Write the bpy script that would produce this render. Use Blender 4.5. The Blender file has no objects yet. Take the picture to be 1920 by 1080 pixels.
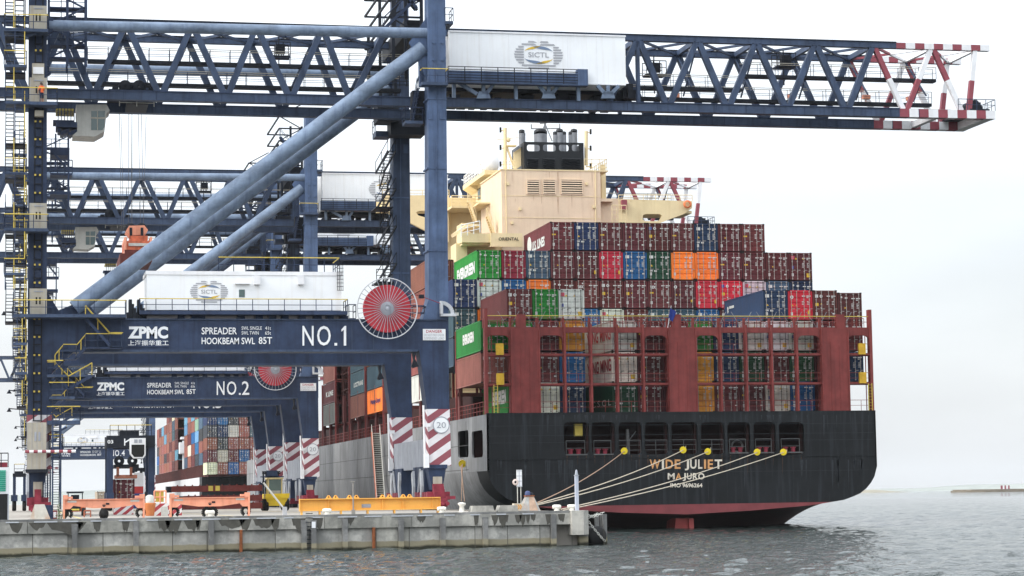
import bpy, bmesh, math, random
import numpy as np
from mathutils import Vector, Matrix
random.seed(7)
SC = bpy.context.scene
COL = SC.collection
# ---------------------------------------------------------------- camera
FPX = 4200.0
EYE = 3.3                                   # eye height above the water
_n = lambda v: np.array(v, float) / np.linalg.norm(v)
_cy = _n([55 - 960, 943 - 540, FPX])
_b = _n([1055 - 960, 928 - 540, FPX])
_cz = _n(np.cross(_cy, _b))
if _cz[1] > 0: _cz = -_cz
_cx = np.cross(_cy, _cz)
RM = np.array([_cx, _cy, _cz])              # camera (right, down, forward) -> world
cam_d = bpy.data.cameras.new("camera")
cam_d.sensor_width = 36.0
cam_d.lens = 36.0 * FPX / 1920.0
cam_d.clip_start = 1.0
cam_d.clip_end = 30000.0
cam = bpy.data.objects.new("camera", cam_d)
COL.objects.link(cam)
cam.matrix_world = Matrix(((RM[0][0], -RM[0][1], -RM[0][2], 0), (RM[1][0], -RM[1][1], -RM[1][2], 0),
                           (RM[2][0], -RM[2][1], -RM[2][2], EYE), (0, 0, 0, 1)))
SC.camera = cam
# ---------------------------------------------------------------- light
SUN_EL, SUN_AZ = math.radians(40), math.radians(-82)      # azimuth from -Y (towards camera) to the left
sun_dir = Vector((math.sin(SUN_AZ) * math.cos(SUN_EL), -math.cos(SUN_AZ) * math.cos(SUN_EL), math.sin(SUN_EL)))
w = bpy.data.worlds.new("World"); SC.world = w; w.use_nodes = True
nt = w.node_tree; nt.nodes.clear()
out = nt.nodes.new("ShaderNodeOutputWorld")
sky = nt.nodes.new("ShaderNodeTexSky"); sky.sky_type = 'NISHITA'; sky.sun_disc = False
sky.sun_elevation = SUN_EL
sky.sun_rotation = math.atan2(sun_dir.x, sun_dir.y)
sky.dust_density = 4.0; sky.air_density = 1.0
bg1 = nt.nodes.new("ShaderNodeBackground"); bg1.inputs[1].default_value = 0.05
nt.links.new(sky.outputs[0], bg1.inputs[0])
geo = nt.nodes.new("ShaderNodeTexCoord")
sep = nt.nodes.new("ShaderNodeSeparateXYZ"); nt.links.new(geo.outputs['Generated'], sep.inputs[0])
mr = nt.nodes.new("ShaderNodeMapRange"); mr.interpolation_type = 'SMOOTHSTEP'
mr.inputs[1].default_value = 0.0; mr.inputs[2].default_value = 0.55
mr.inputs[3].default_value = 0.645; mr.inputs[4].default_value = 1.75
nt.links.new(sep.outputs[2], mr.inputs[0])
mp = nt.nodes.new("ShaderNodeMapping"); mp.inputs['Scale'].default_value = (1.2, 1.2, 5.0)
nt.links.new(geo.outputs['Generated'], mp.inputs[0])
nz = nt.nodes.new("ShaderNodeTexNoise"); nz.inputs['Scale'].default_value = 2.2; nz.inputs['Detail'].default_value = 5
nt.links.new(mp.outputs[0], nz.inputs[0])
mr2 = nt.nodes.new("ShaderNodeMapRange"); mr2.inputs[1].default_value = .3; mr2.inputs[2].default_value = .7
mr2.inputs[3].default_value = .86; mr2.inputs[4].default_value = 1.14
nt.links.new(nz.outputs[0], mr2.inputs[0])
mul = nt.nodes.new("ShaderNodeMath"); mul.operation = 'MULTIPLY'
nt.links.new(mr.outputs[0], mul.inputs[0]); nt.links.new(mr2.outputs[0], mul.inputs[1])
sx = nt.nodes.new("ShaderNodeMapRange"); sx.inputs[1].default_value = -.8; sx.inputs[2].default_value = .6; sx.inputs[3].default_value = 1.42; sx.inputs[4].default_value = .90
nt.links.new(sep.outputs[0], sx.inputs[0])                 # thinner, brighter cloud to the left
mul2 = nt.nodes.new("ShaderNodeMath"); mul2.operation = 'MULTIPLY'; nt.links.new(mul.outputs[0], mul2.inputs[0]); nt.links.new(sx.outputs[0], mul2.inputs[1]); mul = mul2
bg2 = nt.nodes.new("ShaderNodeBackground"); bg2.inputs[0].default_value = (0.93, 0.966, 1.0, 1)
nt.links.new(mul.outputs[0], bg2.inputs[1])
add = nt.nodes.new("ShaderNodeAddShader")
nt.links.new(bg1.outputs[0], add.inputs[0]); nt.links.new(bg2.outputs[0], add.inputs[1])
nt.links.new(add.outputs[0], out.inputs[0])
sl = bpy.data.lights.new("sun", 'SUN'); sl.energy = 1.5; sl.angle = math.radians(14); sl.color = (1, .97, .92)
so = bpy.data.objects.new("sun", sl); COL.objects.link(so)
so.rotation_euler = (-sun_dir).to_track_quat('-Z', 'Y').to_euler()
SC.view_settings.view_transform = 'Standard'; SC.view_settings.look = 'None'
SC.view_settings.exposure = 0.26; SC.view_settings.gamma = 1.0
SC.cycles.max_bounces = 5; SC.cycles.diffuse_bounces = 3; SC.cycles.glossy_bounces = 3
SC.cycles.use_denoising = True
# ---------------------------------------------------------------- helpers
def ray(x, y): return RM @ np.array([x - 960.0, y - 540.0, FPX])
def P(x, y, Y):
    d = ray(x, y); t = Y / d[1]; return Vector((d[0] * t, Y, EYE + d[2] * t))
def G(x, y, Z):
    d = ray(x, y); t = (Z - EYE) / d[2]; return Vector((d[0] * t, d[1] * t, Z))
def xz(pts, Y): return [(P(x, y, Y).x, P(x, y, Y).z) for x, y in pts]

class MB:
    def __init__(s): s.v = []; s.f = []; s.mi = []; s.sm = []
    def add(s, vs, fs, mi=0, sm=False):
        o = len(s.v); s.v.extend([tuple(q) for q in vs])
        for f in fs: s.f.append(tuple(o + i for i in f)); s.mi.append(mi); s.sm.append(sm)
        return s
    def box(s, a, b, mi=0):
        x0, x1 = sorted((a[0], b[0])); y0, y1 = sorted((a[1], b[1])); z0, z1 = sorted((a[2], b[2]))
        return s.add([(x0, y0, z0), (x1, y0, z0), (x1, y1, z0), (x0, y1, z0), (x0, y0, z1), (x1, y0, z1), (x1, y1, z1), (x0, y1, z1)],
              [(0, 3, 2, 1), (4, 5, 6, 7), (0, 1, 5, 4), (1, 2, 6, 5), (2, 3, 7, 6), (3, 0, 4, 7)], mi)
    def prism(s, pts, y0, y1, mi=0, axis='y'):
        n = len(pts)
        if axis == 'y': m = lambda p, t: (p[0], t, p[1])
        elif axis == 'x': m = lambda p, t: (t, p[0], p[1])
        else: m = lambda p, t: (p[0], p[1], t)
        vs = [m(p, y0) for p in pts] + [m(p, y1) for p in pts]
        fs = [tuple(range(n)), tuple(range(2 * n - 1, n - 1, -1))]
        fs += [(i, i + n, (i + 1) % n + n, (i + 1) % n) for i in range(n)]
        return s.add(vs, fs, mi)
    def bar(s, p, q, w, h=None, up=(0, 0, 1), mi=0):
        p = Vector(p); q = Vector(q); h = h or w
        d = (q - p).normalized(); u = Vector(up)
        if abs(d.dot(u)) > .98: u = Vector((0, 1, 0))
        a = d.cross(u).normalized(); b = a.cross(d).normalized(); a = a * w / 2; b = b * h / 2
        vs = [p - a - b, p + a - b, p + a + b, p - a + b, q - a - b, q + a - b, q + a + b, q - a + b]
        return s.add(vs, [(0, 1, 2, 3), (7, 6, 5, 4), (0, 4, 5, 1), (1, 5, 6, 2), (2, 6, 7, 3), (3, 7, 4, 0)], mi)
    def tube(s, p, q, r, n=8, r2=None, mi=0, cap=True):
        p = Vector(p); q = Vector(q); r2 = r if r2 is None else r2
        d = (q - p).normalized(); u = Vector((0, 0, 1)) if abs(d.z) < .9 else Vector((0, 1, 0))
        a = d.cross(u).normalized(); b = a.cross(d).normalized()
        c = [(math.cos(2 * math.pi * i / n), math.sin(2 * math.pi * i / n)) for i in range(n)]
        vs = [p + a * x * r + b * y * r for x, y in c] + [q + a * x * r2 + b * y * r2 for x, y in c]
        s.add(vs, [(i, (i + 1) % n, (i + 1) % n + n, i + n) for i in range(n)], mi, True)
        if cap: s.add(vs, [tuple(range(n - 1, -1, -1)), tuple(range(n, 2 * n))], mi)
        return s
    def path(s, pts, r, n=6, mi=0):
        for i in range(len(pts) - 1): s.tube(pts[i], pts[i + 1], r, n, mi=mi)
        return s
    def lathe(s, prof, c, n=20, axis='z', mi=0, sm=True):
        c = Vector(c); vs = []
        for r, t in prof:
            for i in range(n):
                a = 2 * math.pi * i / n; x, y = r * math.cos(a), r * math.sin(a)
                vs.append(c + (Vector((x, y, t)) if axis == 'z' else Vector((x, t, y)) if axis == 'y' else Vector((t, x, y))))
        fs = [(j * n + i, j * n + (i + 1) % n, (j + 1) * n + (i + 1) % n, (j + 1) * n + i) for j in range(len(prof) - 1) for i in range(n)]
        if axis == 'y': fs = [f[::-1] for f in fs]
        return s.add(vs, fs, mi, sm)
    def rail(s, p, q, h=1.1, step=1.8, r=.03, mi=0, mid=1, top=None):
        p = Vector(p); q = Vector(q); L = (q - p).length; n = max(1, round(L / step)); up = Vector((0, 0, h))
        for i in range(n + 1):
            a = p.lerp(q, i / n); s.tube(a, a + up, r, 5, mi=mi, cap=False)
        s.tube(p + up, q + up, r * 1.15, 5, mi=mi if top is None else top, cap=False)
        for k in range(mid): s.tube(p + up * (k + 1) / (mid + 1), q + up * (k + 1) / (mid + 1), r * .8, 5, mi=mi, cap=False)
        return s
    def stair(s, p, q, wv, mi=0, rmi=None, n=None):
        p = Vector(p); q = Vector(q); wv = Vector(wv); n = n or max(4, int(abs(q.z - p.z) / .24))
        for o in (Vector(), wv): s.bar(p + o, q + o, .06, .24, mi=mi)
        for i in range(n + 1):
            a = p.lerp(q, i / n); d = (q - p); d.z = 0; d = d.normalized() * .13 if d.length > .01 else Vector((.0, .13, 0))
            s.add([a - d, a + d, a + d + wv, a - d + wv, a - d + Vector((0, 0, -.04)), a + d + Vector((0, 0, -.04)), a + d + wv + Vector((0, 0, -.04)), a - d + wv + Vector((0, 0, -.04))],
                  [(0, 1, 2, 3), (7, 6, 5, 4), (0, 4, 5, 1), (1, 5, 6, 2), (2, 6, 7, 3), (3, 7, 4, 0)], mi)
        up = Vector((0, 0, 1.0))
        for o in (Vector(), wv):
            s.tube(p + o + up, q + o + up, .035, 5, mi=mi if rmi is None else rmi, cap=False)
            for t in (0, .5, 1): s.tube(p.lerp(q, t) + o, p.lerp(q, t) + o + up, .03, 5, mi=mi if rmi is None else rmi, cap=False)
        return s
    def mesh(s, name, mats):
        me = bpy.data.meshes.new(name); me.from_pydata(s.v, [], s.f)
        for m in (mats if isinstance(mats, (list, tuple)) else [mats]): me.materials.append(m)
        me.polygons.foreach_set("material_index", s.mi); me.polygons.foreach_set("use_smooth", s.sm)
        if len(s.f) < 30000:
            bm = bmesh.new(); bm.from_mesh(me); bmesh.ops.recalc_face_normals(bm, faces=bm.faces); bm.to_mesh(me); bm.free()
        me.update(); return me
    def build(s, name, mats, parent=None, local=False):
        return link(name, s.mesh(name, mats), parent, local)

def woff(o):
    v = Vector((0, 0, 0))
    while o is not None: v = v + o.location; o = o.parent
    return v
def link(name, me, parent=None, local=False):
    o = bpy.data.objects.new(name, me); COL.objects.link(o)
    if parent is not None:
        o.parent = parent
        if not local: o.location = -woff(parent)
    return o
def tag(o, label, cat, group=None, kind=None):
    o['label'] = label; o['category'] = cat
    if group: o['group'] = group
    if kind: o['kind'] = kind
    return o
def thing(name, label, cat, loc, group=None):
    o = bpy.data.objects.new(name, None); COL.objects.link(o); o.location = loc; o.empty_display_size = .5
    return tag(o, label, cat, group)
KIDS = {}
def kids(o):
    return [c for c in bpy.data.objects if c.parent == o]
def copy_tree(o, loc=None, parent=None, skip=(), color=None):
    c = o.copy(); COL.objects.link(c); c.parent = parent
    if loc is not None: c.location = loc
    if color is not None: c.color = color
    for ch in o.children:
        if ch not in skip: copy_tree(ch, None, c, skip, color)
    return c
_tc = {}
def text_mesh(s, bold=0.0):
    k = (s, bold)
    if k in _tc: return _tc[k]
    cu = bpy.data.curves.new("lettering", 'FONT'); cu.body = s; cu.resolution_u = 3; cu.offset = bold; cu.fill_mode = 'FRONT'
    o = bpy.data.objects.new("lettering", cu); COL.objects.link(o)
    bpy.context.view_layer.update()
    me = bpy.data.meshes.new_from_object(o.evaluated_get(bpy.context.evaluated_depsgraph_get()))
    vs = np.array([v.co[:] for v in me.vertices]); fs = [tuple(p.vertices) for p in me.polygons]
    bpy.data.objects.remove(o); bpy.data.meshes.remove(me); bpy.data.curves.remove(cu)
    mn = vs.min(0); mx = vs.max(0); vs = (vs - mn) / np.maximum(mx - mn, 1e-6)
    _tc[k] = (vs, fs); return _tc[k]
def put_text(mb, s, o, xv, zv, bold=0.0, mi=0, lift=None):
    """fill the parallelogram o, o+xv, o+zv with the string"""
    vs, fs = text_mesh(s, bold); o = Vector(o); xv = Vector(xv); zv = Vector(zv)
    mb.add([o + xv * float(a[0]) + zv * float(a[1]) for a in vs], fs, mi); return mb
def text_px(mb, s, x0, y0, x1, y1, Y, bold=0.0, mi=0):
    o = P(x0, y1, Y); put_text(mb, s, o, P(x1, y1, Y) - o, P(x0, y0, Y) - o, bold, mi)
def rrect(x0, z0, x1, z1, r, n=5, top=True, bot=True):
    pts = []
    for cx, cz, a0, on in ((x1 - r, z1 - r, 0, top), (x0 + r, z1 - r, 90, top), (x0 + r, z0 + r, 180, bot), (x1 - r, z0 + r, 270, bot)):
        if on: pts += [(cx + r * math.cos(math.radians(a0 + 90 * i / n)), cz + r * math.sin(math.radians(a0 + 90 * i / n))) for i in range(n + 1)]
        else: pts.append((x1 if a0 in (0, 270) else x0, z1 if a0 < 180 else z0))
    return pts
def plate(outer, holes, t):
    """flat plate with holes: list of (x, z, depth) verts and faces"""
    cu = bpy.data.curves.new("plate", 'CURVE'); cu.dimensions = '2D'; cu.fill_mode = 'BOTH'; cu.extrude = t / 2
    for loop in [outer] + holes:
        sp = cu.splines.new('POLY'); sp.points.add(len(loop) - 1); sp.use_cyclic_u = True
        for i, q in enumerate(loop): sp.points[i].co = (q[0], q[1], 0, 1)
    o = bpy.data.objects.new("plate", cu); COL.objects.link(o); bpy.context.view_layer.update()
    me = bpy.data.meshes.new_from_object(o.evaluated_get(bpy.context.evaluated_depsgraph_get()))
    vs = [tuple(v.co) for v in me.vertices]; fs = [tuple(p.vertices) for p in me.polygons]
    bpy.data.objects.remove(o); bpy.data.meshes.remove(me); bpy.data.curves.remove(cu)
    return vs, fs
# ---------------------------------------------------------------- materials
def M(name, col, rough=.55, var=.3, scale=.6, streak=0.0, scol=(.05, .03, .02), metal=0.0, objcol=False, stretch=(1, 1, 1), bump=0.0, spec=.2, dirt=0.0):
    m = bpy.data.materials.new(name); m.use_nodes = True; t = m.node_tree; N = t.nodes; L = t.links
    b = N['Principled BSDF']; b.inputs['Roughness'].default_value = rough; b.inputs['Metallic'].default_value = metal
    b.inputs['Specular IOR Level'].default_value = spec
    tc = N.new('ShaderNodeTexCoord'); vec = tc.outputs['Object']
    if objcol:
        oi = N.new('ShaderNodeObjectInfo'); a = N.new('ShaderNodeVectorMath'); a.operation = 'MULTIPLY_ADD'
        L.new(oi.outputs['Random'], a.inputs[0]); a.inputs[1].default_value = (60, 40, 80); L.new(vec, a.inputs[2]); vec = a.outputs[0]
    mp = N.new('ShaderNodeMapping'); mp.inputs['Scale'].default_value = stretch; L.new(vec, mp.inputs[0])
    nz = N.new('ShaderNodeTexNoise'); nz.inputs['Scale'].default_value = scale; nz.inputs['Detail'].default_value = 6; nz.inputs['Roughness'].default_value = .65
    L.new(mp.outputs[0], nz.inputs[0])
    r = N.new('ShaderNodeMapRange'); r.inputs[1].default_value = .25; r.inputs[2].default_value = .75
    r.inputs[3].default_value = 1 - var; r.inputs[4].default_value = 1 + var; L.new(nz.outputs[0], r.inputs[0])
    mx = N.new('ShaderNodeVectorMath'); mx.operation = 'SCALE'
    if objcol: L.new(oi.outputs['Color'], mx.inputs[0])
    else: mx.inputs[0].default_value = col[:3]
    L.new(r.outputs[0], mx.inputs['Scale']); c = mx.outputs[0]
    if streak > 0:
        m2 = N.new('ShaderNodeMapping'); m2.inputs['Scale'].default_value = (2.2, 2.2, .13); L.new(vec, m2.inputs[0])
        n2 = N.new('ShaderNodeTexNoise'); n2.inputs['Scale'].default_value = 1.3; n2.inputs['Detail'].default_value = 5; L.new(m2.outputs[0], n2.inputs[0])
        r2 = N.new('ShaderNodeMapRange'); r2.inputs[1].default_value = .5; r2.inputs[2].default_value = .78; r2.inputs[4].default_value = streak; L.new(n2.outputs[0], r2.inputs[0])
        mm = N.new('ShaderNodeMix'); mm.data_type = 'RGBA'; L.new(r2.outputs[0], mm.inputs['Factor']); L.new(c, mm.inputs['A'])
        mm.inputs['B'].default_value = (*scol, 1); c = mm.outputs['Result']
    L.new(c, b.inputs['Base Color'])
    if bump > 0:
        bn = N.new('ShaderNodeBump'); bn.inputs['Strength'].default_value = bump; bn.inputs['Distance'].default_value = .05
        n3 = N.new('ShaderNodeTexNoise'); n3.inputs['Scale'].default_value = scale * 6; L.new(vec, n3.inputs[0])
        L.new(n3.outputs[0], bn.inputs['Height']); L.new(bn.outputs[0], b.inputs['Normal'])
    return m
def stripes(name, c1, c2, period, kx, kz, soft=.02):
    m = M(name, c1, .6, .15); t = m.node_tree; N = t.nodes; L = t.links; b = N['Principled BSDF']
    src = b.inputs['Base Color'].links[0].from_socket
    tc = N.new('ShaderNodeTexCoord'); d = N.new('ShaderNodeVectorMath'); d.operation = 'DOT_PRODUCT'
    L.new(tc.outputs['Object'], d.inputs[0]); d.inputs[1].default_value = (kx / period, kx * .6 / period, kz / period)
    f = N.new('ShaderNodeMath'); f.operation = 'FRACT'; L.new(d.outputs['Value'], f.inputs[0])
    g = N.new('ShaderNodeMath'); g.operation = 'GREATER_THAN'; g.inputs[1].default_value = .5; L.new(f.outputs[0], g.inputs[0])
    nz = N.new('ShaderNodeTexNoise'); nz.inputs['Scale'].default_value = 1.5; nz.inputs['Detail'].default_value = 6
    L.new(tc.outputs['Object'], nz.inputs[0])
    r = N.new('ShaderNodeMapRange'); r.inputs[3].default_value = .75; r.inputs[4].default_value = 1.2; L.new(nz.outputs[0], r.inputs[0])
    sc = N.new('ShaderNodeVectorMath'); sc.operation = 'SCALE'; sc.inputs[0].default_value = c2; L.new(r.outputs[0], sc.inputs['Scale'])
    mm = N.new('ShaderNodeMix'); mm.data_type = 'RGBA'; L.new(g.outputs[0], mm.inputs['Factor']); L.new(src, mm.inputs['A']); L.new(sc.outputs[0], mm.inputs['B'])
    L.new(mm.outputs['Result'], b.inputs['Base Color']); return m
navy = M("navy_paint", (.026, .041, .083), .55, .5, .45, .6, (.010, .014, .028))
blue = M("faded_blue_paint", (.068, .105, .19), .55, .42, .5, .7, (.03, .045, .085))
midblue = M("boom_blue_paint", (.043, .064, .112), .55, .45, .5, .7, (.015, .022, .045))
tubeblue = M("tube_blue_paint", (.155, .205, .285), .5, .5, .8, .6, (.07, .10, .17), stretch=(.6, 1, 1))
darksteel = M("dark_steel", (.010, .013, .02), .6, .4, 1.0)
black = M("black_rubber", (.012, .012, .012), .7, .3, 2)
yellow = M("yellow_rail_paint", (.52, .40, .08), .5, .3, 2)
white = M("white_paint", (.78, .8, .82), .5, .07, .25, .22, (.5, .44, .36))
lettering = M("white_lettering_paint", (.72, .74, .76), .6, .1, 1)
beige = M("beige_lift_paint", (.36, .335, .28), .6, .15, 1, .4, (.2, .15, .1))
grey = M("grey_paint", (.3, .32, .36), .6, .2, .6, .5, (.16, .17, .2))
lightgrey = M("light_grey_paint", (.45, .47, .5), .5, .2, .8)
palemetal = M("pale_galvanised", (.5, .5, .46), .4, .2, 3)
redpaint = M("red_machine_paint", (.21, .028, .045), .55, .45, 1.5, .4, (.08, .02, .02))
reelred = M("reel_red_paint", (.42, .035, .05), .55, .2, .8)
stripe = stripes("hazard_stripes", (.25, .075, .095), (.68, .66, .68), 1.30, -.68, 1.0)
tipred = M("boom_tip_red", (.25, .062, .08), .5, .2, 1)
tipwhite = M("boom_tip_white", (.72, .73, .75), .5, .1, 1, .2, (.4, .36, .3))
glass = M("dark_glass", (.05, .09, .09), .12, .2, 1, spec=.8)
orange = M("orange_spreader_paint", (.52, .14, .07), .6, .5, 1.2, .7, (.12, .03, .015))
salmon = M("faded_orange_paint", (.78, .33, .21), .55, .2, .8, .35, (.35, .1, .05))
ropegrey = M("wire_rope", (.10, .10, .11), .5, .1)
logogrey = M("logo_grey", (.36, .37, .40), .6, .05)
logoblue = M("logo_blue_grey", (.16, .22, .33), .6, .05)
logogold = M("logo_gold", (.62, .42, .06), .6, .05)
# ================================================================ quayside cranes
YC, YF, YB, YBF, DL = 180.0, 198.4, 186.0, 192.3, 1.9
QZ = 2.25                                                  # quay level
c = lambda x, y: P(x, y, YC)
bp = lambda x, y: P(x, y, YB)
crane = thing('quay_crane', 'nearest navy quayside crane, its beam lettered NO.1, red cable reel beside the leg', 'crane', (c(440, 900).x, 189, QZ), 'quayside cranes along the berth')
def B2(name, mats, mb, parent=None): return mb.build(name, mats, parent or crane)
# legs: water side and land side, near and far frame
WU = xz([(803, -110), (834, -110), (841, 598), (793, 598), (804, 560)], YC)
WL = xz([(786, 657), (841, 657), (843, 767), (801, 767)], YC)
WS = xz([(801, 767), (843, 767), (846, 873), (806, 873)], YC)
LU = xz([(54, -110), (88, -110), (88, 545), (94, 575), (108, 598), (52, 598)], YC)
LL = xz([(52, 657), (140, 657), (97, 700), (97, 778), (52, 778)], YC)
LS = xz([(50, 778), (97, 778), (95, 880), (50, 880)], YC)
for y0 in (YC, YF):
    for up, lo, st, nm in ((WU, WL, WS, 'w'), (LU, LL, LS, 'l')):
        m = MB().prism(up, y0, y0 + DL); leg = B2('leg', navy if nm == 'l' else blue if y0 == YC else midblue, m)  # far water leg: the darker blue stands in for shade from the boom
        m = MB().prism(lo, y0, y0 + DL); B2('lower_leg', navy, m)
        m = MB().prism(st, y0 - .02, y0 + DL + .02)
        so_ = B2('striped_leg_foot', stripe, m)
        if nm == 'w':   # seam plates, bolts and stiffener line on the water leg
            m = MB()
            for yy in (185, 470, 315): 
                a, b_ = c(802, yy), c(836, yy); m.box((a.x - .06, y0 - .05, a.z - .06), (b_.x + .06, y0 + DL + .05, a.z + .06))
            a, b_ = c(818, 10), c(820, 597); m.bar((a.x, y0 - .02, a.z), (b_.x, y0 - .02, b_.z), .06)
            for xx in (813, 829):
                for yy in (80, 112): q = c(xx, yy); m.tube((q.x, y0 - .1, q.z), (q.x, y0, q.z), .12)
            for xx in (806, 830): q = c(xx, 215); m.box((q.x - .25, y0 - .06, q.z - .4), (q.x + .2, y0, q.z + .4))
            m.build('stiffener', blue, leg)
# '20' limit sign on the striped foot
m = MB(); o = c(827, 797); m.lathe([(.0, -.05), (.62, -.05)], (o.x, YC - .02, o.z), 24, 'y', 0, False); m.lathe([(.62, -.06), (.70, -.06)], (o.x, YC - .02, o.z), 24, 'y', 1, False)
put_text(m, '20', (o.x - .38, YC - .1, o.z - .24), (.76, 0, 0), (0, 0, .48), 0, 1)
B2('limit_sign', [lettering, grey], m)
# portal beams
PBX = xz([(52, 598), (841, 598), (841, 657), (52, 657)], YC)
x0b, x1b = PBX[0][0], PBX[1][0]
for y0 in (YC, YF):
    m = MB().prism([(x0b, PBX[3][1]), (x1b, PBX[2][1]), (x1b, PBX[1][1]), (x0b, PBX[0][1])], y0 + .04, y0 + DL - .04)
    beam = B2('portal_beam', navy, m)
    m = MB(); zb = c(400, 657).z
    m.box((x0b + 2.2, y0 - .12, zb - .12), (x1b - 2.6, y0 + DL + .12, zb + .06)); m.box((x0b + 1.8, y0 - .08, c(400, 599).z - .05), (x1b - .1, y0 + DL + .08, c(400, 599).z + .06))
    for xx in (228, 318, 512, 660, 700): m.box((c(xx, 620).x - .03, y0 - .0, c(xx, 655).z), (c(xx, 620).x + .03, y0 + .02, c(xx, 600).z))
    m.build('beam_flange', midblue, beam)
    # hinge bracket where the leg flares out of the beam
    m = MB().prism(xz([(773, 659), (780, 659), (778, 673), (785, 687), (775, 690), (772, 686), (776, 675)], YC), y0 - .1, y0 + .5)
    B2('hinge_bracket', darksteel, m)
    a, b_ = c(790, 690), c(807, 870)
    m = MB(); m.tube((a.x + .12, y0 - .1, c(795, 760).z), (b_.x - .45, y0 - .1, b_.z - .2), .09, mi=0); m.box((b_.x - .55, y0 - .3, b_.z - .3), (b_.x - .15, y0 + .1, b_.z + .8), 0); m.box((b_.x - .55, y0 - .35, b_.z + 3), (b_.x, y0, b_.z + 3.3), 0)
    B2('leg_pipe', tipwhite, m)
# lettering on the near beam
def beam_text(no):
    m = MB(); Y = YC - .0
    text_px(m, 'ZPMC', 240, 612, 315, 635, Y, .045); text_px(m, '上海振华重工', 240, 638, 316, 648, Y, .01)
    text_px(m, 'SPREADER', 378, 614, 444, 627, Y, .01); text_px(m, 'HOOKBEAM SWL', 378, 633, 478, 645.5, Y, .01); text_px(m, '85T', 485, 632, 510, 645, Y, .01)
    text_px(m, 'SWL SINGLE', 453, 612, 491, 618.5, Y); text_px(m, '41t', 497, 612, 508, 618.5, Y)
    text_px(m, 'SWL TWIN', 453, 621, 485, 627.5, Y); text_px(m, '65t', 497, 621, 508, 627.5, Y)
    text_px(m, 'N', 567, 611, 588, 648, Y, .006); text_px(m, 'O', 594.5, 611, 620, 648, Y, .006); q0, q1 = P(627, 648, Y), P(632, 643, Y); m.box((q0.x, Y - .005, q0.z), (q1.x, Y, q1.z))
    if no == '1': m.prism(xz([(640, 618), (646, 611), (649, 611), (649, 648), (644.5, 648), (644.5, 618.5), (640, 622)], Y), Y - .005, Y)
    else: text_px(m, no, 635, 611, 655, 648, Y, .006)
    me = m.mesh('beam_lettering', lettering)
    return me
bl = link('beam_lettering', beam_text('1'), crane); bl.location.y -= .03
m = MB(); p0, p1 = c(236, 651), c(319, 608); m.box((p0.x, YC - .01, p0.z), (p1.x, YC + .05, p1.z)); B2('name_plaque', navy, m)
m = MB(); p0, p1 = c(793, 638), c(835, 617); m.box((p0.x, YC - .06, p0.z), (p1.x, YC, p1.z), 0)
text_px(m, 'DANGER', 799, 618.5, 829, 624, YC - .075, .01, 1); text_px(m, 'DO NOT PASS UNDER', 795, 626, 833, 630.5, YC - .075, 0, 2); text_px(m, 'SUSPENDED LOAD', 795, 632, 833, 636.5, YC - .075, 0, 2)
B2('danger_sign', [lettering, reelred, logogrey], m)
# tubes
rT, rD = .44, .63
for y0 in (YC + .95, YF + .95):
    a, b_ = c(92, 43), c(806, 58); m = MB().tube((a.x, y0, a.z), (b_.x, y0, b_.z), rT, 20); B2('top_brace_tube', tubeblue, m)
    a, b_ = c(140, 576), c(797, 86); m = MB().tube((a.x, y0, a.z), (b_.x, y0, b_.z), rD, 24)
    for t in (.3, .42, .58, .82): p_ = Vector((a.x, y0, a.z)).lerp(Vector((b_.x, y0, b_.z)), t); d_ = (Vector((b_.x, y0, b_.z)) - p_).normalized() * .05; m.tube(p_ - d_, p_ + d_, rD + .012, 24)
    B2('diagonal_brace_tube', tubeblue, m)
    m = MB().prism(xz([(770, 76), (803, 28), (806, 150), (790, 118), (782, 96)], YC), y0 - .12, y0 + .12); B2('gusset_plate', blue, m)
    m = MB().prism(xz([(88, 22), (100, 32), (100, 54), (88, 62)], YC), y0 - .3, y0 + .3); m.prism(xz([(88, 545), (110, 580), (160, 560), (190, 598), (88, 598)], YC), y0 - .1, y0 + .1); B2('gusset_plate', navy, m)
# cross girders joining the two frames
zb0, zb1 = c(818, 253).z, c(818, 228).z
a_, b_ = P(733, 252, YF - 2.2), P(796, 226, YF - 2.2); m = MB().box((a_.x, YF - 2.2, a_.z), (b_.x, YF - .02, b_.z)); B2('boom_seat', darksteel, m)
m = MB().box((c(56, 240).x, YC + DL, zb0), (c(88, 240).x, YF, zb1)); B2('cross_girder', navy, m)
for (xa, xb) in ((804, 836), (54, 92)):
    m = MB().box((c(xa, 700).x, YC + DL, c(820, 878).z), (c(xb, 700).x, YF, c(820, 822).z)); sb = B2('sill_beam', grey, m)
    m = MB(); xx = c(xa, 700).x
    for k in range(6): yy = YC + DL + 1.2 + k * 2.7; m.box((xx - .02, yy, c(820, 876).z), (xx, yy + .04, c(820, 824).z))
    m.build('panel_seam', lightgrey, sb)
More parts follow.
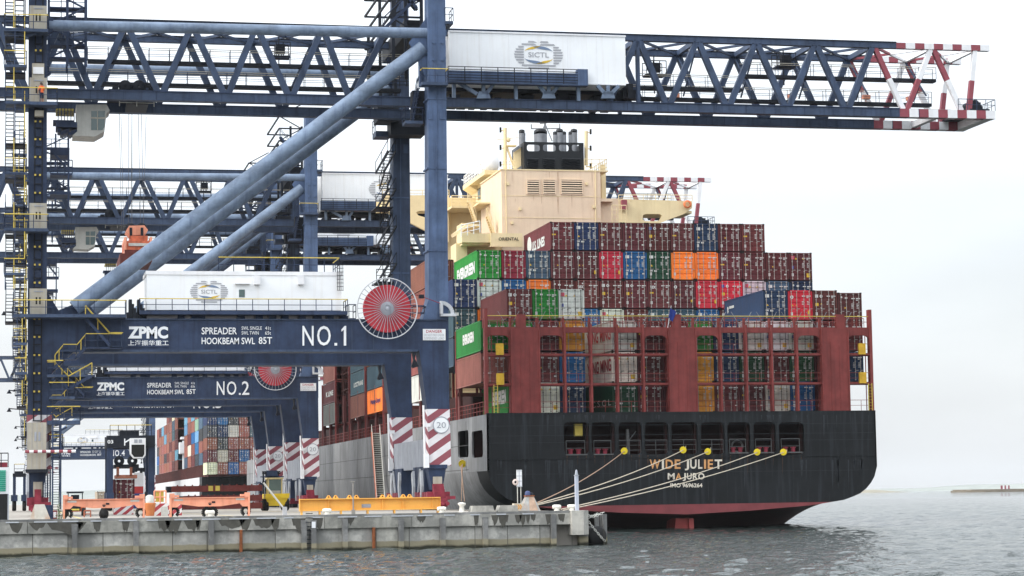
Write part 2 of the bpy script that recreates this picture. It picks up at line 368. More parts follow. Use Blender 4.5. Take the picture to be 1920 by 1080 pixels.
# bogies: equaliser legs and wheeled trucks under each corner
GZ = QZ
wx0, wx1, lx0, lx1 = c(800, 900).x, c(840, 900).x, c(52, 900).x, c(90, 900).x
for (xa, xb, s) in ((wx0, wx1, 1), (lx0, lx1, -1)):
    for y0, dy in ((YC, 1), (YF + DL, -1)):
        m = MB(); xm = (xa + xb) / 2; zt = c(820, 874).z; zm = c(820, 925).z
        m.prism([(xa + .1, zt), (xb - .1, zt), (xb - .45, zm + .3), (xa + .45, zm + .3)], y0 + .1 * dy, y0 + 1.6 * dy)
        m.box((xa + .05, y0 - .05 * dy, zt - .2), (xb - .05, y0 + 1.7 * dy, zt + .12))
        bg = B2('bogie', navy, m)
        m = MB()
        for k in range(2):
            ya = y0 + (-.6 + k * 3.4) * dy
            m.prism([(ya, GZ + .75), (ya + 3 * dy, GZ + .75), (ya + 2.5 * dy, zm + .15), (ya + .5 * dy, zm + .15)], xm - .55, xm + .55, 0, 'x')
            m.box((xm - .7, ya - .1 * dy, GZ + .45), (xm + .7, ya + 3.1 * dy, GZ + .8))
            for j in range(3): m.box((xa - .05, ya + (.1 + j) * dy, GZ + .8), (xb + .05, ya + (.85 + j) * dy, zm + .12))
        m.build('truck', redpaint, bg)
        m = MB()
        for k in range(4):
            ya = y0 + (.2 + k * 1.6) * dy; m.tube((xm - .3, ya, GZ + .4), (xm + .3, ya, GZ + .4), .4, 14)
        m.build('wheel', darksteel, bg)
        # hydraulic tie-down plates, pale blue, beside the trucks
        m = MB(); xq = xa + .35
        for yy, wy in ((1.75, 1.0), (3.5, 1.9), (6.0, 1.0)): m.prism([(y0 + yy * dy, zm - .2), (y0 + (yy + wy) * dy, zm - .2), (y0 + (yy + wy + .15) * dy, zt), (y0 + (yy - .1) * dy, zt)], xq - .25, xb - .3, 0, 'x')
        m.build('equaliser_leg', navy, bg)
        xq = xa
        for yy in (2.0, 6.1):
            m = MB(); m.prism([(y0 + yy * dy, zm + .6), (y0 + (yy + .35) * dy, zm - .5), (y0 + (yy + .55) * dy, zm - .4), (y0 + (yy + .6) * dy, zm + .7), (y0 + (yy + .85) * dy, zm + 1.2), (y0 + (yy + .85) * dy, zt - .5), (y0 + (yy + .3) * dy, zt - .3)], xq - .1, xq + .1, 0, 'x'); m.build('tie_down_plate', lightgrey, bg)
        m = MB(); m.bar((xq, y0 + 3.1 * dy, zt - .2), (xq, y0 + 4.1 * dy, zm + .1), .14); m.build('tie_down_rod', lightgrey, bg)
        m = MB(); m.box((xm - .35, y0 - .25 * dy, zm + .2), (xm + .35, y0 + .1 * dy, zm + 1.35)); m.build('cable_box', beige, bg)
    # red stepped buffer at the near end
    m = MB(); xm = (xa + xb) / 2
    bw = .45 if s > 0 else .26
    for k in range(5): m.box((xm - bw, YC - .4 - k * .22, GZ + .9), (xm + bw, YC - .18 - k * .22, GZ + 2.1 - k * .22))
    m.box((xm - bw, YC - 2.0, GZ + .25), (xm + bw, YC - 1.2, GZ + .95)); m.box((xm + bw, YC - 1.5, GZ + .85), (xm + bw + .75, YC - 1.0, GZ + 1.1))
    for k in range(3): m.tube((xm - .4 + .4 * k, YC - 2.3, GZ + .5), (xm - .4 + .4 * k, YC - 2.05, GZ + .5), .17, 8)
    B2('buffer', redpaint, m)
# ---------------------------------------------------------------- boom
zB0, zB1 = bp(840, 200).z, bp(840, 184).z      # bottom chord
zT0, zT1 = bp(1200, 75.5).z, bp(1200, 64.5).z      # top chord
XL = bp(-260, 160).x; XTB = bp(1866, 205).x; XTT = bp(1857, 84).x; XSB = bp(1687, 205).x; XST = bp(1682, 80).x
def striped_run(m, x0, x1, n, y0, y1, z0, z1, first=1):
    for i in range(n): m.box((x0 + (x1 - x0) * i / n, y0, z0), (x0 + (x1 - x0) * (i + 1) / n, y1, z1), 1 + (i + (first - 1)) % 2)
for y0 in (YB, YBF):
    m = MB(); m.box((XL, y0, zB0), (XSB, y0 + .9, zB1), 0); striped_run(m, XSB, XTB, 10, y0, y0 + .9, zB0, zB1); ch = B2('boom_chord', [midblue, tipred, tipwhite], m)
    m = MB()
    for k in range(34): xx = XL + 2 + k * 2.7; m.box((xx, y0 - .03, zB0), (xx + .06, y0, zB1))
    m.box((XL, y0 - .08, zB1 - .03), (XSB, y0 + .95, zB1 + .05)); m.build('chord_joint', navy, ch)
    m = MB(); m.box((XL, y0 + .2, zT0), (XST, y0 + .75, zT1), 0); striped_run(m, XST, XTT, 10, y0 + .2, y0 + .75, zT0, zT1); m.box((XL, y0 + .1, zT1), (XST, y0 + .85, zT1 + .06), 3); B2('boom_chord', [midblue, tipred, tipwhite, darksteel], m)
tops = [-129, -7, 115, 237, 361, 482, 606, 725]; bots = [-190, -68, 53, 175, 301, 425, 546, 660]
rt = [1198, 1310, 1420, 1531, 1640, 1750, 1833]; rb = [1255, 1367, 1478, 1590, 1700, 1809]
def tx(x): return bp(x, 72).x
def bx_(x): return bp(x, 195).x
segs = []
for i, t in enumerate(tops):
    segs.append((tx(t), bx_(bots[i]))); 
    if i + 1 < len(bots): segs.append((tx(t), bx_(bots[i + 1])))
for i, t in enumerate(rt):
    if i < len(rb): segs.append((tx(t), bx_(rb[i])))
    if i > 0: segs.append((tx(t), bx_(rb[i - 1]) if i < 6 else bx_(1816)))
segs.append((tx(1198), bx_(1140)))
for y0 in (YB, YBF):
    for xt, xb in segs:
        s = .16 if xb > xt else -.16
        p_, q_ = Vector((xt + s * .9, y0 + .45, zT0)), Vector((xb - s * 1.2, y0 + .45, zB1))
        m = MB(); wdt = .5
        mid = (xt + xb) / 2
        if mid < bx_(1655): m.bar(p_, q_, wdt, .5, (0, 1, 0), 0)
        else:
            n = 2
            for k in range(n): m.bar(p_.lerp(q_, k / n), p_.lerp(q_, (k + 1) / n), .42, .42, (0, 1, 0), 1 + (k + (0 if xb > xt else 1)) % 2)
        B2('boom_diagonal', [midblue, tipred, tipwhite], m)
    m = MB(); x_ = bp(1198, 120).x; m.box((x_ - .14, y0 + .2, zB1), (x_ + .14, y0 + .7, zT0)); B2('boom_vertical', midblue, m)
# cross bracing of the top plane, and bottom cross ties
for i in range(len(tops) - 1):
    for (a_, b_) in ((tops[i], YB), (tops[i], YBF)):
        m = MB(); o_ = YBF if b_ == YB else YB; m.bar((tx(tops[i]), b_ + .4, zT0 + .15), (tx(tops[i + 1]), o_ + .4, zT0 + .15), .22); B2('boom_cross_brace', midblue, m)
for i in range(len(rt) - 1):
    for b_ in (YB, YBF):
        m = MB(); o_ = YBF if b_ == YB else YB; red_ = i >= 4
        m.bar((tx(rt[i]), b_ + .4, zT0 + .15), (tx((rt[i] + rt[i + 1]) / 2), (YB + YBF) / 2 + .4, zT0 + .15), .2, mi=1 if red_ else 0)
        m.bar((tx((rt[i] + rt[i + 1]) / 2), (YB + YBF) / 2 + .4, zT0 + .15), (tx(rt[i + 1]), o_ + .4, zT0 + .15), .2, mi=2 if red_ else 0); B2('boom_cross_brace', [midblue, tipred, tipwhite], m)
for i, t in enumerate(tops + rt):
    m = MB(); m.box((tx(t) - .15, YB + .75, zT0 + .02), (tx(t) + .15, YBF + .2, zT1 - .05), 0 if t < 1660 else 1); B2('boom_cross_tie', [midblue, tipwhite], m)
for i, t in enumerate(rt[1:6]):
    m = MB(); ym = (YB + YBF) / 2 + .4
    m.bar((tx(t), YB + .5, zT0), (tx(t), ym + 1.5, zB1 + 1.6), .12, mi=0); m.bar((tx(t), YBF + .3, zT0), (tx(t), ym - 1.5, zB1 + 1.6), .12, mi=0); B2('boom_sway_brace', [midblue], m)
# boom tip end beam and winch
m = MB(); m.prism([(XTB - .9, YB + .9), (XTB, YB + .9), (XTB, YBF), (XTB - .9, YBF)], zB0 + .02, zB1 - .02, 0, 'z'); m.box((XTB - 5.5, YB + .9, zB0 + .1), (XTB - 5.0, YBF, zB1 - .1), 0); B2('boom_end_beam', [tipwhite], m)
m = MB(); xe = bp(1820, 190).x
for k in range(4): m.box((xe + k * .5, YB + .5 + k * .9, zB1), (xe + 1.1 + k * .5, YB + 1.2 + k * .9, zB1 + .8 + .2 * (k % 2)))
m.box((xe, YB + .2, zB1), (xe + 1.9, YBF + .3, zB1 + .18)); m.tube((xe + .6, YB + .4, zB1 + .6), (xe + .6, YB + 2.4, zB1 + .6), .45, 12); B2('tip_winch', darksteel, m)
m = MB(); m.rail((xe - 1.2, YB, zB1), (XTB, YB, zB1), 1.0, .8, .03); m.rail((XTB, YB, zB1), (XTB, YBF, zB1), 1.0, .8, .03); m.rail((xe - 1, YBF + .8, zB1), (XTB, YBF + .8, zB1), 1.0, .8, .03); B2('handrail', navy, m)
# walkways inside the boom
def walkway(xa, xb, z, ya, yb, sides=(1, 1)):
    m = MB(); m.box((xa, ya, z - .28), (xb, yb, z)); wk = B2('boom_walkway', darksteel, m)
    m = MB()
    if sides[0]: m.rail((xa, ya, z), (xb, ya, z), 1.05, 1.7, .028, 0, 1, 1)
    if sides[1]: m.rail((xa, yb, z), (xb, yb, z), 1.05, 1.7, .028, 0, 1, 1)
    m.build('handrail', [navy, beige], wk); return wk
zW1, zW2 = bp(300, 109).z, bp(300, 134).z
walkway(bp(165, 110).x, bp(770, 110).x, zW1, YB + 1.1, YB + 1.9); walkway(bp(90, 110).x, bp(770, 110).x, zW2, YBF - 1.1, YBF - .2)
walkway(bp(1400, 138).x, bp(1765, 138).x, bp(1440, 135).z, YB + 1.2, YB + 2.0); walkway(bp(1204, 160).x, bp(1790, 160).x, bp(1440, 166).z, YBF - 1.0, YBF - .2); walkway(bp(1204, 160).x, bp(1400, 160).x, bp(1300, 158).z, YB + 1.2, YB + 2.0)
m = MB(); xa, xb = bp(1172, 180).x, bp(1800, 180).x
m.box((xa, YB + 2.2, zB1 + .02), (xb, YB + 2.5, zB1 + .42), 0)
for k in range(4): xq = bp(1180 + 150 * k, 180).x; m.box((xq, YB + 2.15, zB1 + .04), (xq + 1.6, YB + 2.2, zB1 + .4), 1)
B2('trolley_rail', [beige, orange], m)
# floodlights and cable junctions on the walkways
for xx, zz in ((1224, 158), (1300, 162), (1525, 163), (1667, 165), (1752, 168)):
    q = bp(xx, zz); m = MB(); m.box((q.x - .35, YBF - .9, q.z), (q.x + .35, YBF - .4, q.z + .35)); m.tube((q.x, YBF - .6, q.z - .4), (q.x, YBF - .6, q.z), .05); B2('floodlight', salmon, m)
for xx, yy in ((530, 95), (1244, 130), (1490, 115)):
    q = bp(xx, yy); m = MB()
    m.box((q.x - .9, YB + 2.2, q.z - .1), (q.x + .9, YB + 3.6, q.z + .05)); m.rail((q.x - .9, YB + 2.2, q.z), (q.x + .9, YB + 2.2, q.z), 1.2, .6, .04); m.rail((q.x - .9, YB + 3.6, q.z), (q.x + .9, YB + 3.6, q.z), 1.2, .6, .04)
    m.bar((q.x, YB + 3, q.z - 1.6), (q.x, YB + 3, q.z + 1.8), .09); m.box((q.x - .3, YB + 2.6, q.z + .3), (q.x + .5, YB + 3.2, q.z + 1.1)); B2('service_basket', darksteel, m)
# machinery house inside the boom
h0, h1 = P(843, 152, YB - .35), P(1172, 67, YB - .35)
m = MB(); m.box((h0.x, YB - .35, h0.z), (h1.x, YBF + 1.2, h1.z), 0); mh = B2('machinery_house', [white], m)
m = MB(); m.box((h0.x - .05, YB - .42, h1.z - .12), (h1.x + .05, YB - .35, h1.z + .02), 0); m.box((h0.x, YB - .37, h0.z), (h1.x, YB - .35, h0.z + .1), 0)
for k in range(1, 6): xx = h0.x + (h1.x - h0.x) * k / 6; m.box((xx, YB - .365, h0.z), (xx + .03, YB - .35, h1.z), 0)
m.build('panel_trim', tipwhite, mh)
def logo(cx, cy, rx, ry, Y, parent):
    o = P(cx, cy, Y); rX = P(cx + rx, cy, Y).x - o.x; rZ = o.z - P(cx, cy + ry, Y).z; m = MB()
    for k in range(11):
        t = -1 + 2 * (k + .5) / 11; hw = math.sqrt(max(0, 1 - t * t)); z = o.z + t * rZ; hb = rZ * .055
        if abs(t) < .62:
            xi = .60
            for s in (-1, 1):
                if hw > xi: m.add([(o.x + s * xi * rX, Y, z - hb), (o.x + s * (hw - .03) * rX, Y, z - hb), (o.x + s * hw * rX, Y, z + hb), (o.x + s * xi * rX, Y, z + hb)], [(0, 1, 2, 3)], 0)
        elif t > 0: m.add([(o.x - hw * rX, Y, z - hb), (o.x - .05 * rX, Y, z - hb), (o.x - .2 * rX, Y, z + hb), (o.x - hw * rX, Y, z + hb)], [(0, 1, 2, 3)], 0); m.add([(o.x + .05 * rX, Y, z - hb), (o.x + hw * rX, Y, z - hb), (o.x + hw * .9 * rX, Y, z + hb), (o.x + .1 * rX, Y, z + hb)], [(0, 1, 2, 3)], 0)
        else: m.add([(o.x - hw * rX, Y, z - hb), (o.x + hw * rX, Y, z - hb), (o.x + hw * rX, Y, z + hb), (o.x - hw * rX, Y, z + hb)], [(0, 1, 2, 3)], 0)
    def arc(sx, sz, wmax, mi, a0=0, a1=1):
        pts = []; n = 14
        for i in range(n + 1):
            t = a0 + (a1 - a0) * i / n; x = -1 + 2 * t; y = math.sqrt(max(0, 1 - (x * .92) ** 2)); th = wmax * math.sin(math.pi * i / n)
            pts.append(((x * .58, y * .62), (x * .58, y * .62 - th)))
        for i in range(n):
            q = [pts[i][0], pts[i + 1][0], pts[i + 1][1], pts[i][1]]
            m.add([(o.x + sx * a * rX, Y, o.z + sz * b_ * rZ) for a, b_ in q], [(0, 1, 2, 3)], mi)
    arc(1, 1, .2, 1, .25, 1.0); arc(1, 1, .17, 2, 0, .6); arc(-1, -1, .2, 1, .25, 1.0); arc(-1, -1, .17, 2, 0, .6)
    put_text(m, 'SICTL', (o.x - .42 * rX, Y, o.z - .17 * rZ), (.84 * rX, 0, 0), (0, 0, .36 * rZ), .015, 3)
    m.build('house_logo', [logogrey, logoblue, logogold, logogrey], parent)
logo(1010, 103, 46, 27, YB - .39, mh)
d0, d1 = P(840, 152, YB - 1.2), P(1102, 131, YB - 1.2)
m = MB(); m.box((d0.x, YB - 1.2, d0.z - .12), (d1.x, YB - .4, d0.z)); wk = B2('house_walkway', midblue, m)
m = MB()
for k in range(6): z = d0.z + .1 + k * (d1.z - d0.z - .1) / 5; m.bar((d0.x, YB - 1.2, z), (d1.x - .5, YB - 1.2, z), .07, .055)
for k in range(9): xx = d0.x + (d1.x - d0.x) * k / 8.5; m.box((xx, YB - 1.16, d0.z), (xx + .07, YB - 1.1, d1.z))
m.build('guard_rail', darksteel, wk)
m = MB(); m.box((d1.x - .9, YB - 1.25, d0.z - .1), (d1.x, YB - .45, d1.z + .05)); m.box((d0.x, YB - .5, d0.z - .05), (d1.x - .9, YB - .41, d1.z - .2)); m.build('cable_tray', blue, wk)
zc0 = zB1
for xx in (905, 1027, 1138):
    m = MB(); yb_ = YB - .3
    for dx in (-48 if xx == 905 else -20, 0, 20): m.bar((bp(xx + dx, 154).x, yb_, h0.z - .06), (bp(xx + dx * .25, 178).x, yb_, bp(xx, 178).z), .3, .3, (0, 1, 0))
    m.prism(xz([(xx - 9, 173), (xx + 9, 173), (xx + 13, 186), (xx - 13, 186)], YB), yb_ - .15, yb_ + .15); B2('fan_bracket', tubeblue, m)
for xx in (851, 967, 1084):
    m = MB(); q = bp(xx, 170); m.box((q.x - .14, YB - .2, zB1), (q.x + .14, YB + .2, h0.z + .3)); B2('house_post', tubeblue, m)
m = MB()
for k in range(14): 
    q = bp(852 + k * 23, 172); hh = random.uniform(.5, 1.3); m.box((q.x, YB + 2 + random.random() * 2, zB1 - .1), (q.x + random.uniform(.5, 1.2), YB + 5, zB1 + hh))
m.box((bp(845, 160).x, YB + 2.5, h0.z - .35), (bp(1165, 160).x, YBF, h0.z - .02)); B2('house_underframe', darksteel, m)
m = MB(); q = bp(1180, 150)
for k in range(7): m.box((q.x - .7 + random.random(), YB + .8 + k * .7, zB1 + random.uniform(0, .7)), (q.x + .3 + random.random(), YB + 1.4 + k * .7, zB1 + 1.0 + random.uniform(0, 1.4)))
B2('winch_gear', darksteel, m)
# waterside machinery tower round the boom
m = MB(); xa, xb = c(729, 100).x + .6, c(790, 100).x + .6
za, zt_ = c(760, 225).z, c(760, -90).z
for xx in (xa + .3, (xa + xb) / 2, xb): 
    for yy in (YC + 3.2, YF - 1.2): m.bar((xx, yy, zB1 + 1), (xx, yy, zt_ - (3 if xx == xa + .3 else 0)), .26)
for k in range(6):
    z = c(760, 50).z + k * 1.5
    m.bar((xa, YC + 3.2, z), (xb, YC + 3.2, z), .16); m.bar((xa, YF - 1.2, z), (xb, YF - 1.2, z), .16); m.bar((xa, YC + 3.2, z), (xa, YF - 1.2, z), .16)
    m.bar((xa if k % 2 else xb, YC + 3.2, z), (xb if k % 2 else xa, YC + 3.2, z + 1.5), .12)
m.box((xa + 1.4, YC + 4, c(770, 48).z), (xb, YF - 2, c(770, 18).z)); m.bar((xa, YC + 3.2, c(735, 18).z), (xb - .3, YC + 3.2, c(790, -75).z), .3); B2('machinery_tower', darksteel, m)
m = MB(); m.stair((xb - 3.2, YC + 3, c(760, 40).z), (xb - .4, YC + 3, c(760, -20).z), (0, .8, 0), 0, 0); m.stair((xb - .4, YC + 3, c(760, 0).z), (xb - 2.6, YC + 3, c(760, -60).z), (0, .8, 0), 0, 0); B2('tower_stair', navy, m)
m = MB(); m.box((xb - 1, YC + 2.2, c(760, 222).z), (xb + .5, YC + 3.4, c(760, 160).z)); B2('boom_support', darksteel, m); m = MB(); m.box((xa + .8, YF - 3, c(760, 168).z), (xb, YF - .5, c(760, 120).z)); B2('boom_support', darksteel, m); m = MB(); m.box((xa + 2.4, YC + 2.4, c(760, 150).z), (xb + .2, YC + 3.2, c(760, 92).z)); B2('electrical_cabinet', blue, m)
m = MB()
for k in range(7): z = c(755, 150).z + k * .3; m.bar((c(730, 150).x, YC + 2.2, z), (c(775, 150).x, YC + 2.2, z), .06)
for k in range(4): m.box((c(731 + 13 * k, 150).x, YC + 2.25, c(755, 150).z - .1), (c(731 + 13 * k, 150).x + .08, YC + 2.33, c(755, 130).z + .1))
B2('guard_rail', darksteel, m)
# platforms on the water leg
def platform(x0, x1, y, ya, yb, railmat=yellow, drop=.25, plane=YC, h=1.1, name='leg_platform'):
    a, b_ = P(x0, y, plane), P(x1, y, plane); m = MB(); m.box((a.x, ya, a.z - drop), (b_.x, yb, a.z)); pf = B2(name, midblue, m)
    m = MB(); m.rail((a.x, ya, a.z), (b_.x, ya, a.z), h, 1.2, .035, 0, 1, 1); m.rail((a.x, ya, a.z), (a.x, yb, a.z), h, 1.2, .035, 0, 1, 1); m.rail((b_.x, ya, a.z), (b_.x, yb, a.z), h, 1.2, .035, 0, 1, 1)
    m.build('handrail', [navy, railmat], pf); return pf
platform(788, 836, 157, YC - 1.0, YC); platform(764, 797, 222, YC + 1.0, YC + 2.6, navy); platform(834, 849, 40, YC - .2, YC + 1.6, navy); platform(703, 732, 247, YF - .5, YF + 1.5, navy, .5, YF); platform(775, 800, 600, YC + .2, YC + DL, navy)
m = MB(); a, b_ = c(779, 222), c(783, 160); m.stair((a.x, YC + 1.2, a.z), (b_.x + .3, YC + 1.2, b_.z), (0, .7, 0)); B2('leg_stair', navy, m)
# zig-zag stair tower beside the far water leg
m = MB(); xs0, xs1 = P(708, 400, YF).x, P(728, 400, YF).x
zs = [P(720, 600 - 35 * k, YF).z for k in range(10)]
for k in range(9):
    ya, yb = (YF - .6, YF + 1.6)
    m.stair((xs0 + .1, ya if k % 2 else yb, zs[k]), (xs0 + .9, yb if k % 2 else ya, zs[k + 1]), (.7, 0, 0), 0, 0)
    if k % 4 == 1: m.box((xs0 - .3, YF - 1, zs[k + 1] - .12), (xs1 + .3, YF + 2, zs[k + 1])); m.rail((xs0 - .3, YF - 1, zs[k + 1]), (xs1, YF - 1, zs[k + 1]), 1.1, .8, .035)
B2('zigzag_stair', darksteel, m)
# cable guide
m = MB(); o = c(826, 590); r_ = .95
pts = [(o.x + r_ * math.sin(a * math.pi / 16), o.z + r_ * math.cos(a * math.pi / 16)) for a in range(9)]
for i in range(8): m.bar((pts[i][0], YC - .3, pts[i][1]), (pts[i + 1][0], YC - .3, pts[i + 1][1]), .3, .14, (0, 1, 0))
m.box((o.x - .07, YC - .45, o.z - .1), (o.x + .14, YC, o.z + r_)); m.box((o.x - .07, YC - .45, o.z - .15), (o.x + r_ + .3, YC, o.z + .05)); m.tube((o.x, YC - .3, o.z + r_), (o.x, YC - .3, o.z + r_ + .15), .12); B2('cable_guide', lightgrey, m)
# cable reel
o = c(723, 580); yR = YC - .9; rp = lambda px: px / 23.75
m = MB(); m.lathe([(.0, .1), (rp(46), .1), (rp(46), .55), (0, .55)], (o.x, yR, o.z), 48, 'y', 0, False); reel = B2('cable_reel', [reelred], m)
m = MB(); m.lathe([(.0, -.16), (rp(3), -.16), (rp(6), -.08), (rp(13), .04), (rp(13), .1)], (o.x, yR, o.z), 24, 'y', 0, True); m.tube((o.x, yR + .5, o.z), (o.x, YC + .3, o.z), .4); m.build('reel_hub', grey, reel)
n_ = 56
rim = MB()
for k in range(n_):
    a0, a1 = 2 * math.pi * k / n_, 2 * math.pi * (k + 1) / n_; R_ = rp(58.5)
    rim.tube((o.x + R_ * math.cos(a0), yR, o.z + R_ * math.sin(a0)), (o.x + R_ * math.cos(a1), yR, o.z + R_ * math.sin(a1)), .05, 6, cap=False)
rim.build('reel_rim', lightgrey, reel)
for k in range(36):
    a0 = 2 * math.pi * k / 36; m = MB(); R_ = rp(58.5); m.tube((o.x + .25 * math.cos(a0), yR - .16, o.z + .25 * math.sin(a0)), (o.x + R_ * math.cos(a0), yR, o.z + R_ * math.sin(a0)), .025, 5, cap=False); m.build('reel_spoke', grey, reel)
m = MB(); q = c(788, 557); g_ = c(826, 570); m.tube((o.x + rp(40), yR, o.z + rp(30)), (q.x, YC - .6, q.z), .03); m.tube((q.x, YC - .6, q.z), (g_.x, YC - .3, g_.z), .03, mi=0); m.box((q.x - .2, YC - .7, q.z - .15), (q.x + .2, YC - .3, q.z + .15), 1); B2('reel_cable', [redpaint, darksteel], m)
platform(655, 668, 596, YC + .2, YC + 1.8, navy); platform(762, 796, 598, YC + .1, YC + 1.7, navy)
# electrical house on the portal beam
YE = YC + .6
e0, e1 = P(275, 581, YE), P(640, 512, YE)
m = MB(); m.box((e0.x, YE, e0.z), (e1.x, YE + 4.5, e1.z)); eh = B2('electrical_house', [white], m)
m = MB(); m.box((e0.x - .08, YE - .06, e1.z - .22), (e1.x + .08, YE + 4.6, e1.z + .08)); m.build('house_roof', tipwhite, eh)
logo(392, 547, 36, 21, YE - .03, eh)
m = MB(); a, b_ = P(448, 557, YE), P(459, 543, YE); m.box((a.x, YE - .04, a.z), (b_.x, YE + .02, b_.z)); m.build('window', glass, eh)
for xx in (481, 563): m = MB(); a, b_ = P(xx - 5, 534, YE), P(xx + 6, 518, YE); m.box((a.x, YE - .45, a.z), (b_.x, YE, b_.z)); m.build('air_conditioner', tipwhite, eh)
m = MB(); a, b_ = P(440, 533, YE), P(468, 531, YE); m.box((a.x, YE - .3, a.z), (b_.x, YE, b_.z)); m.build('canopy', tipwhite, eh)
m = MB(); m.rail((P(410, 511, YE).x, YE + .2, e1.z + .1), (P(637, 511, YE).x, YE + .2, e1.z + .1), 1.15, 1.3, .04, 0, 1, 1); m.rail((P(637, 511, YE).x, YE + .2, e1.z + .1), (P(637, 511, YE).x, YE + 4, e1.z + .1), 1.15, 1.3, .04, 0, 1, 1); m.build('handrail', [navy, yellow], eh)
m = MB(); q = P(634, 540, YE)
for k in range(4): m.bar((q.x - .1 + .15 * k, YE - .35, P(634, 545, YE).z), (q.x - .1 + .15 * k, YE - .35, P(634, 490, YE).z), .04)
for k in range(8): m.bar((q.x - .15, YE - .35, P(634, 545, YE).z + k * .3), (q.x + .4, YE - .35, P(634, 545, YE).z + k * .3), .04)
m.build('ladder', darksteel, eh)
m = MB(); f0 = P(262, 582, YC - .5); f1 = P(652, 590, YC - .5); m.box((f0.x, YC - .5, f1.z), (f1.x, YE + 4.8, f0.z)); ef = B2('house_floor', navy, m)
m = MB(); m.rail((f0.x, YC - .45, f0.z), (f1.x, YC - .45, f0.z), .95, 1.3, .035, 0, 1, 1); m.rail((f1.x, YC - .45, f0.z), (f1.x, YC + 2, f0.z), .95, 1.3, .035, 0, 1, 1); m.rail((f0.x, YC - .45, f0.z), (f0.x, YC + 3, f0.z), .95, .5, .035, 0, 2, 1); m.build('handrail', [navy, yellow], ef)
for xx in (265, 334, 360, 374, 446, 480, 505, 530, 562, 590, 615, 640):
    m = MB(); a, b_ = c(xx, 599), c(xx + random.choice((7, 12, 14)), 590); m.box((a.x, YC + .3, a.z), (b_.x, YC + 1.6, f1.z)); B2('house_support', navy, m)
m = MB()
for k in range(9): q = c(238 + k * 4, 590); m.box((q.x, YC + .2 + .1 * (k % 3), q.z - .3), (q.x + .25, YC + 1.4, q.z + .2 + .35 * ((k * 7) % 4)))
B2('cable_gear', darksteel, m)
# land side: lift rails, lift landings, stairs, platforms
yl = YC - .12
m = MB()
for xx in (63, 77): a, b_ = c(xx, 790), c(xx, -100); m.bar((a.x, yl, a.z), (a.x, yl, b_.z), .1)
z = c(70, 790).z
while z < c(70, -100).z: m.box((c(63, 400).x, yl - .03, z), (c(77, 400).x, yl + .05, z + .09)); z += .75
B2('lift_rail', darksteel, m)
m = MB(); z = c(70, 770).z
while z < c(70, -100).z:
    for xx in (64, 73): m.box((c(xx, 400).x, yl - .12, z), (c(xx + 3.5, 400).x, yl - .04, z + .14))
    z += 1.43
B2('rail_clamp', yellow, m)
def landing(y0, y1, x0=55, x1=88, yf=YC - 1.15, door=True):
    a, b_ = P(x0, y1, yf), P(x1, y0, yf); m = MB(); m.box((a.x, yf, a.z), (b_.x, YC - .2, b_.z), 0); ld = B2('lift_landing', [beige], m)
    m = MB(); w_ = b_.x - a.x; h_ = b_.z - a.z
    if door:
        m.box((a.x + .28 * w_, yf - .03, a.z + .02), (a.x + .72 * w_, yf, a.z + .78 * h_), 0); m.box((a.x + .25 * w_, yf - .05, b_.z - .12 * h_), (a.x + .8 * w_, yf, b_.z - .09 * h_), 2)
        for t in (.40, .60): m.box((a.x + (t - .045) * w_, yf - .05, a.z + .42 * h_), (a.x + (t + .045) * w_, yf - .03, a.z + .68 * h_), 1)
    for k in range(4): m.box((a.x + (.05 + .29 * k) * w_, yf - .012, a.z), (a.x + (.05 + .29 * k) * w_ + .02, yf, b_.z), 2)
    m.build('landing_door', [beige, black, grey], ld); return ld
landing(11, 60); landing(146, 196); landing(381, 433); landing(541, 592)
m = MB(); a, b_ = P(60, 146, YC - .9), P(83, 119, YC - .9); m.box((a.x, YC - .9, a.z), (b_.x, YC - .2, b_.z), 0); a, b_ = P(62, 138, YC - 1.0), P(82, 126, YC - 1.0); m.box((a.x, YC - 1.0, a.z), (b_.x, YC - .9, b_.z), 1); a, b_ = P(65, 217, YC - .9), P(82, 207, YC - .9); m.box((a.x, YC - .9, a.z), (b_.x, YC - .2, b_.z), 0); B2('lift_motor_box', [beige, tipwhite], m)
def landplat(y, x0=8, x1=90, rl=yellow, brace=False):
    pf = platform(x0, x1, y, YC - 1.7, YC - .0, rl)
    if brace:
        m = MB(); a, b_, d_ = c(x0, y + 4), c(x1, y + 4), c((x0 + x1) / 2, y + 13)
        m.bar((a.x, YC - 1.2, a.z), (d_.x, YC - 1.2, d_.z), .22); m.bar((b_.x, YC - 1.2, b_.z), (d_.x, YC - 1.2, d_.z), .22); m.build('bracket', midblue, pf)
landplat(60, brace=True); landplat(196, 11, 107); landplat(432, 8, 90); landplat(592, 25, 235)
for yy, x0, x1 in ((128, 8, 50), (328, 10, 50), (515, 8, 45), (645, 25, 50), (700, 28, 50), (-10, 8, 48)): platform(x0, x1, yy, YC - 1.7, YC - .2, yellow, .2)
lv = [760, 715, 660, 600, 545, 490, 436, 384, 330, 264, 200, 130, 62, -8, -75]
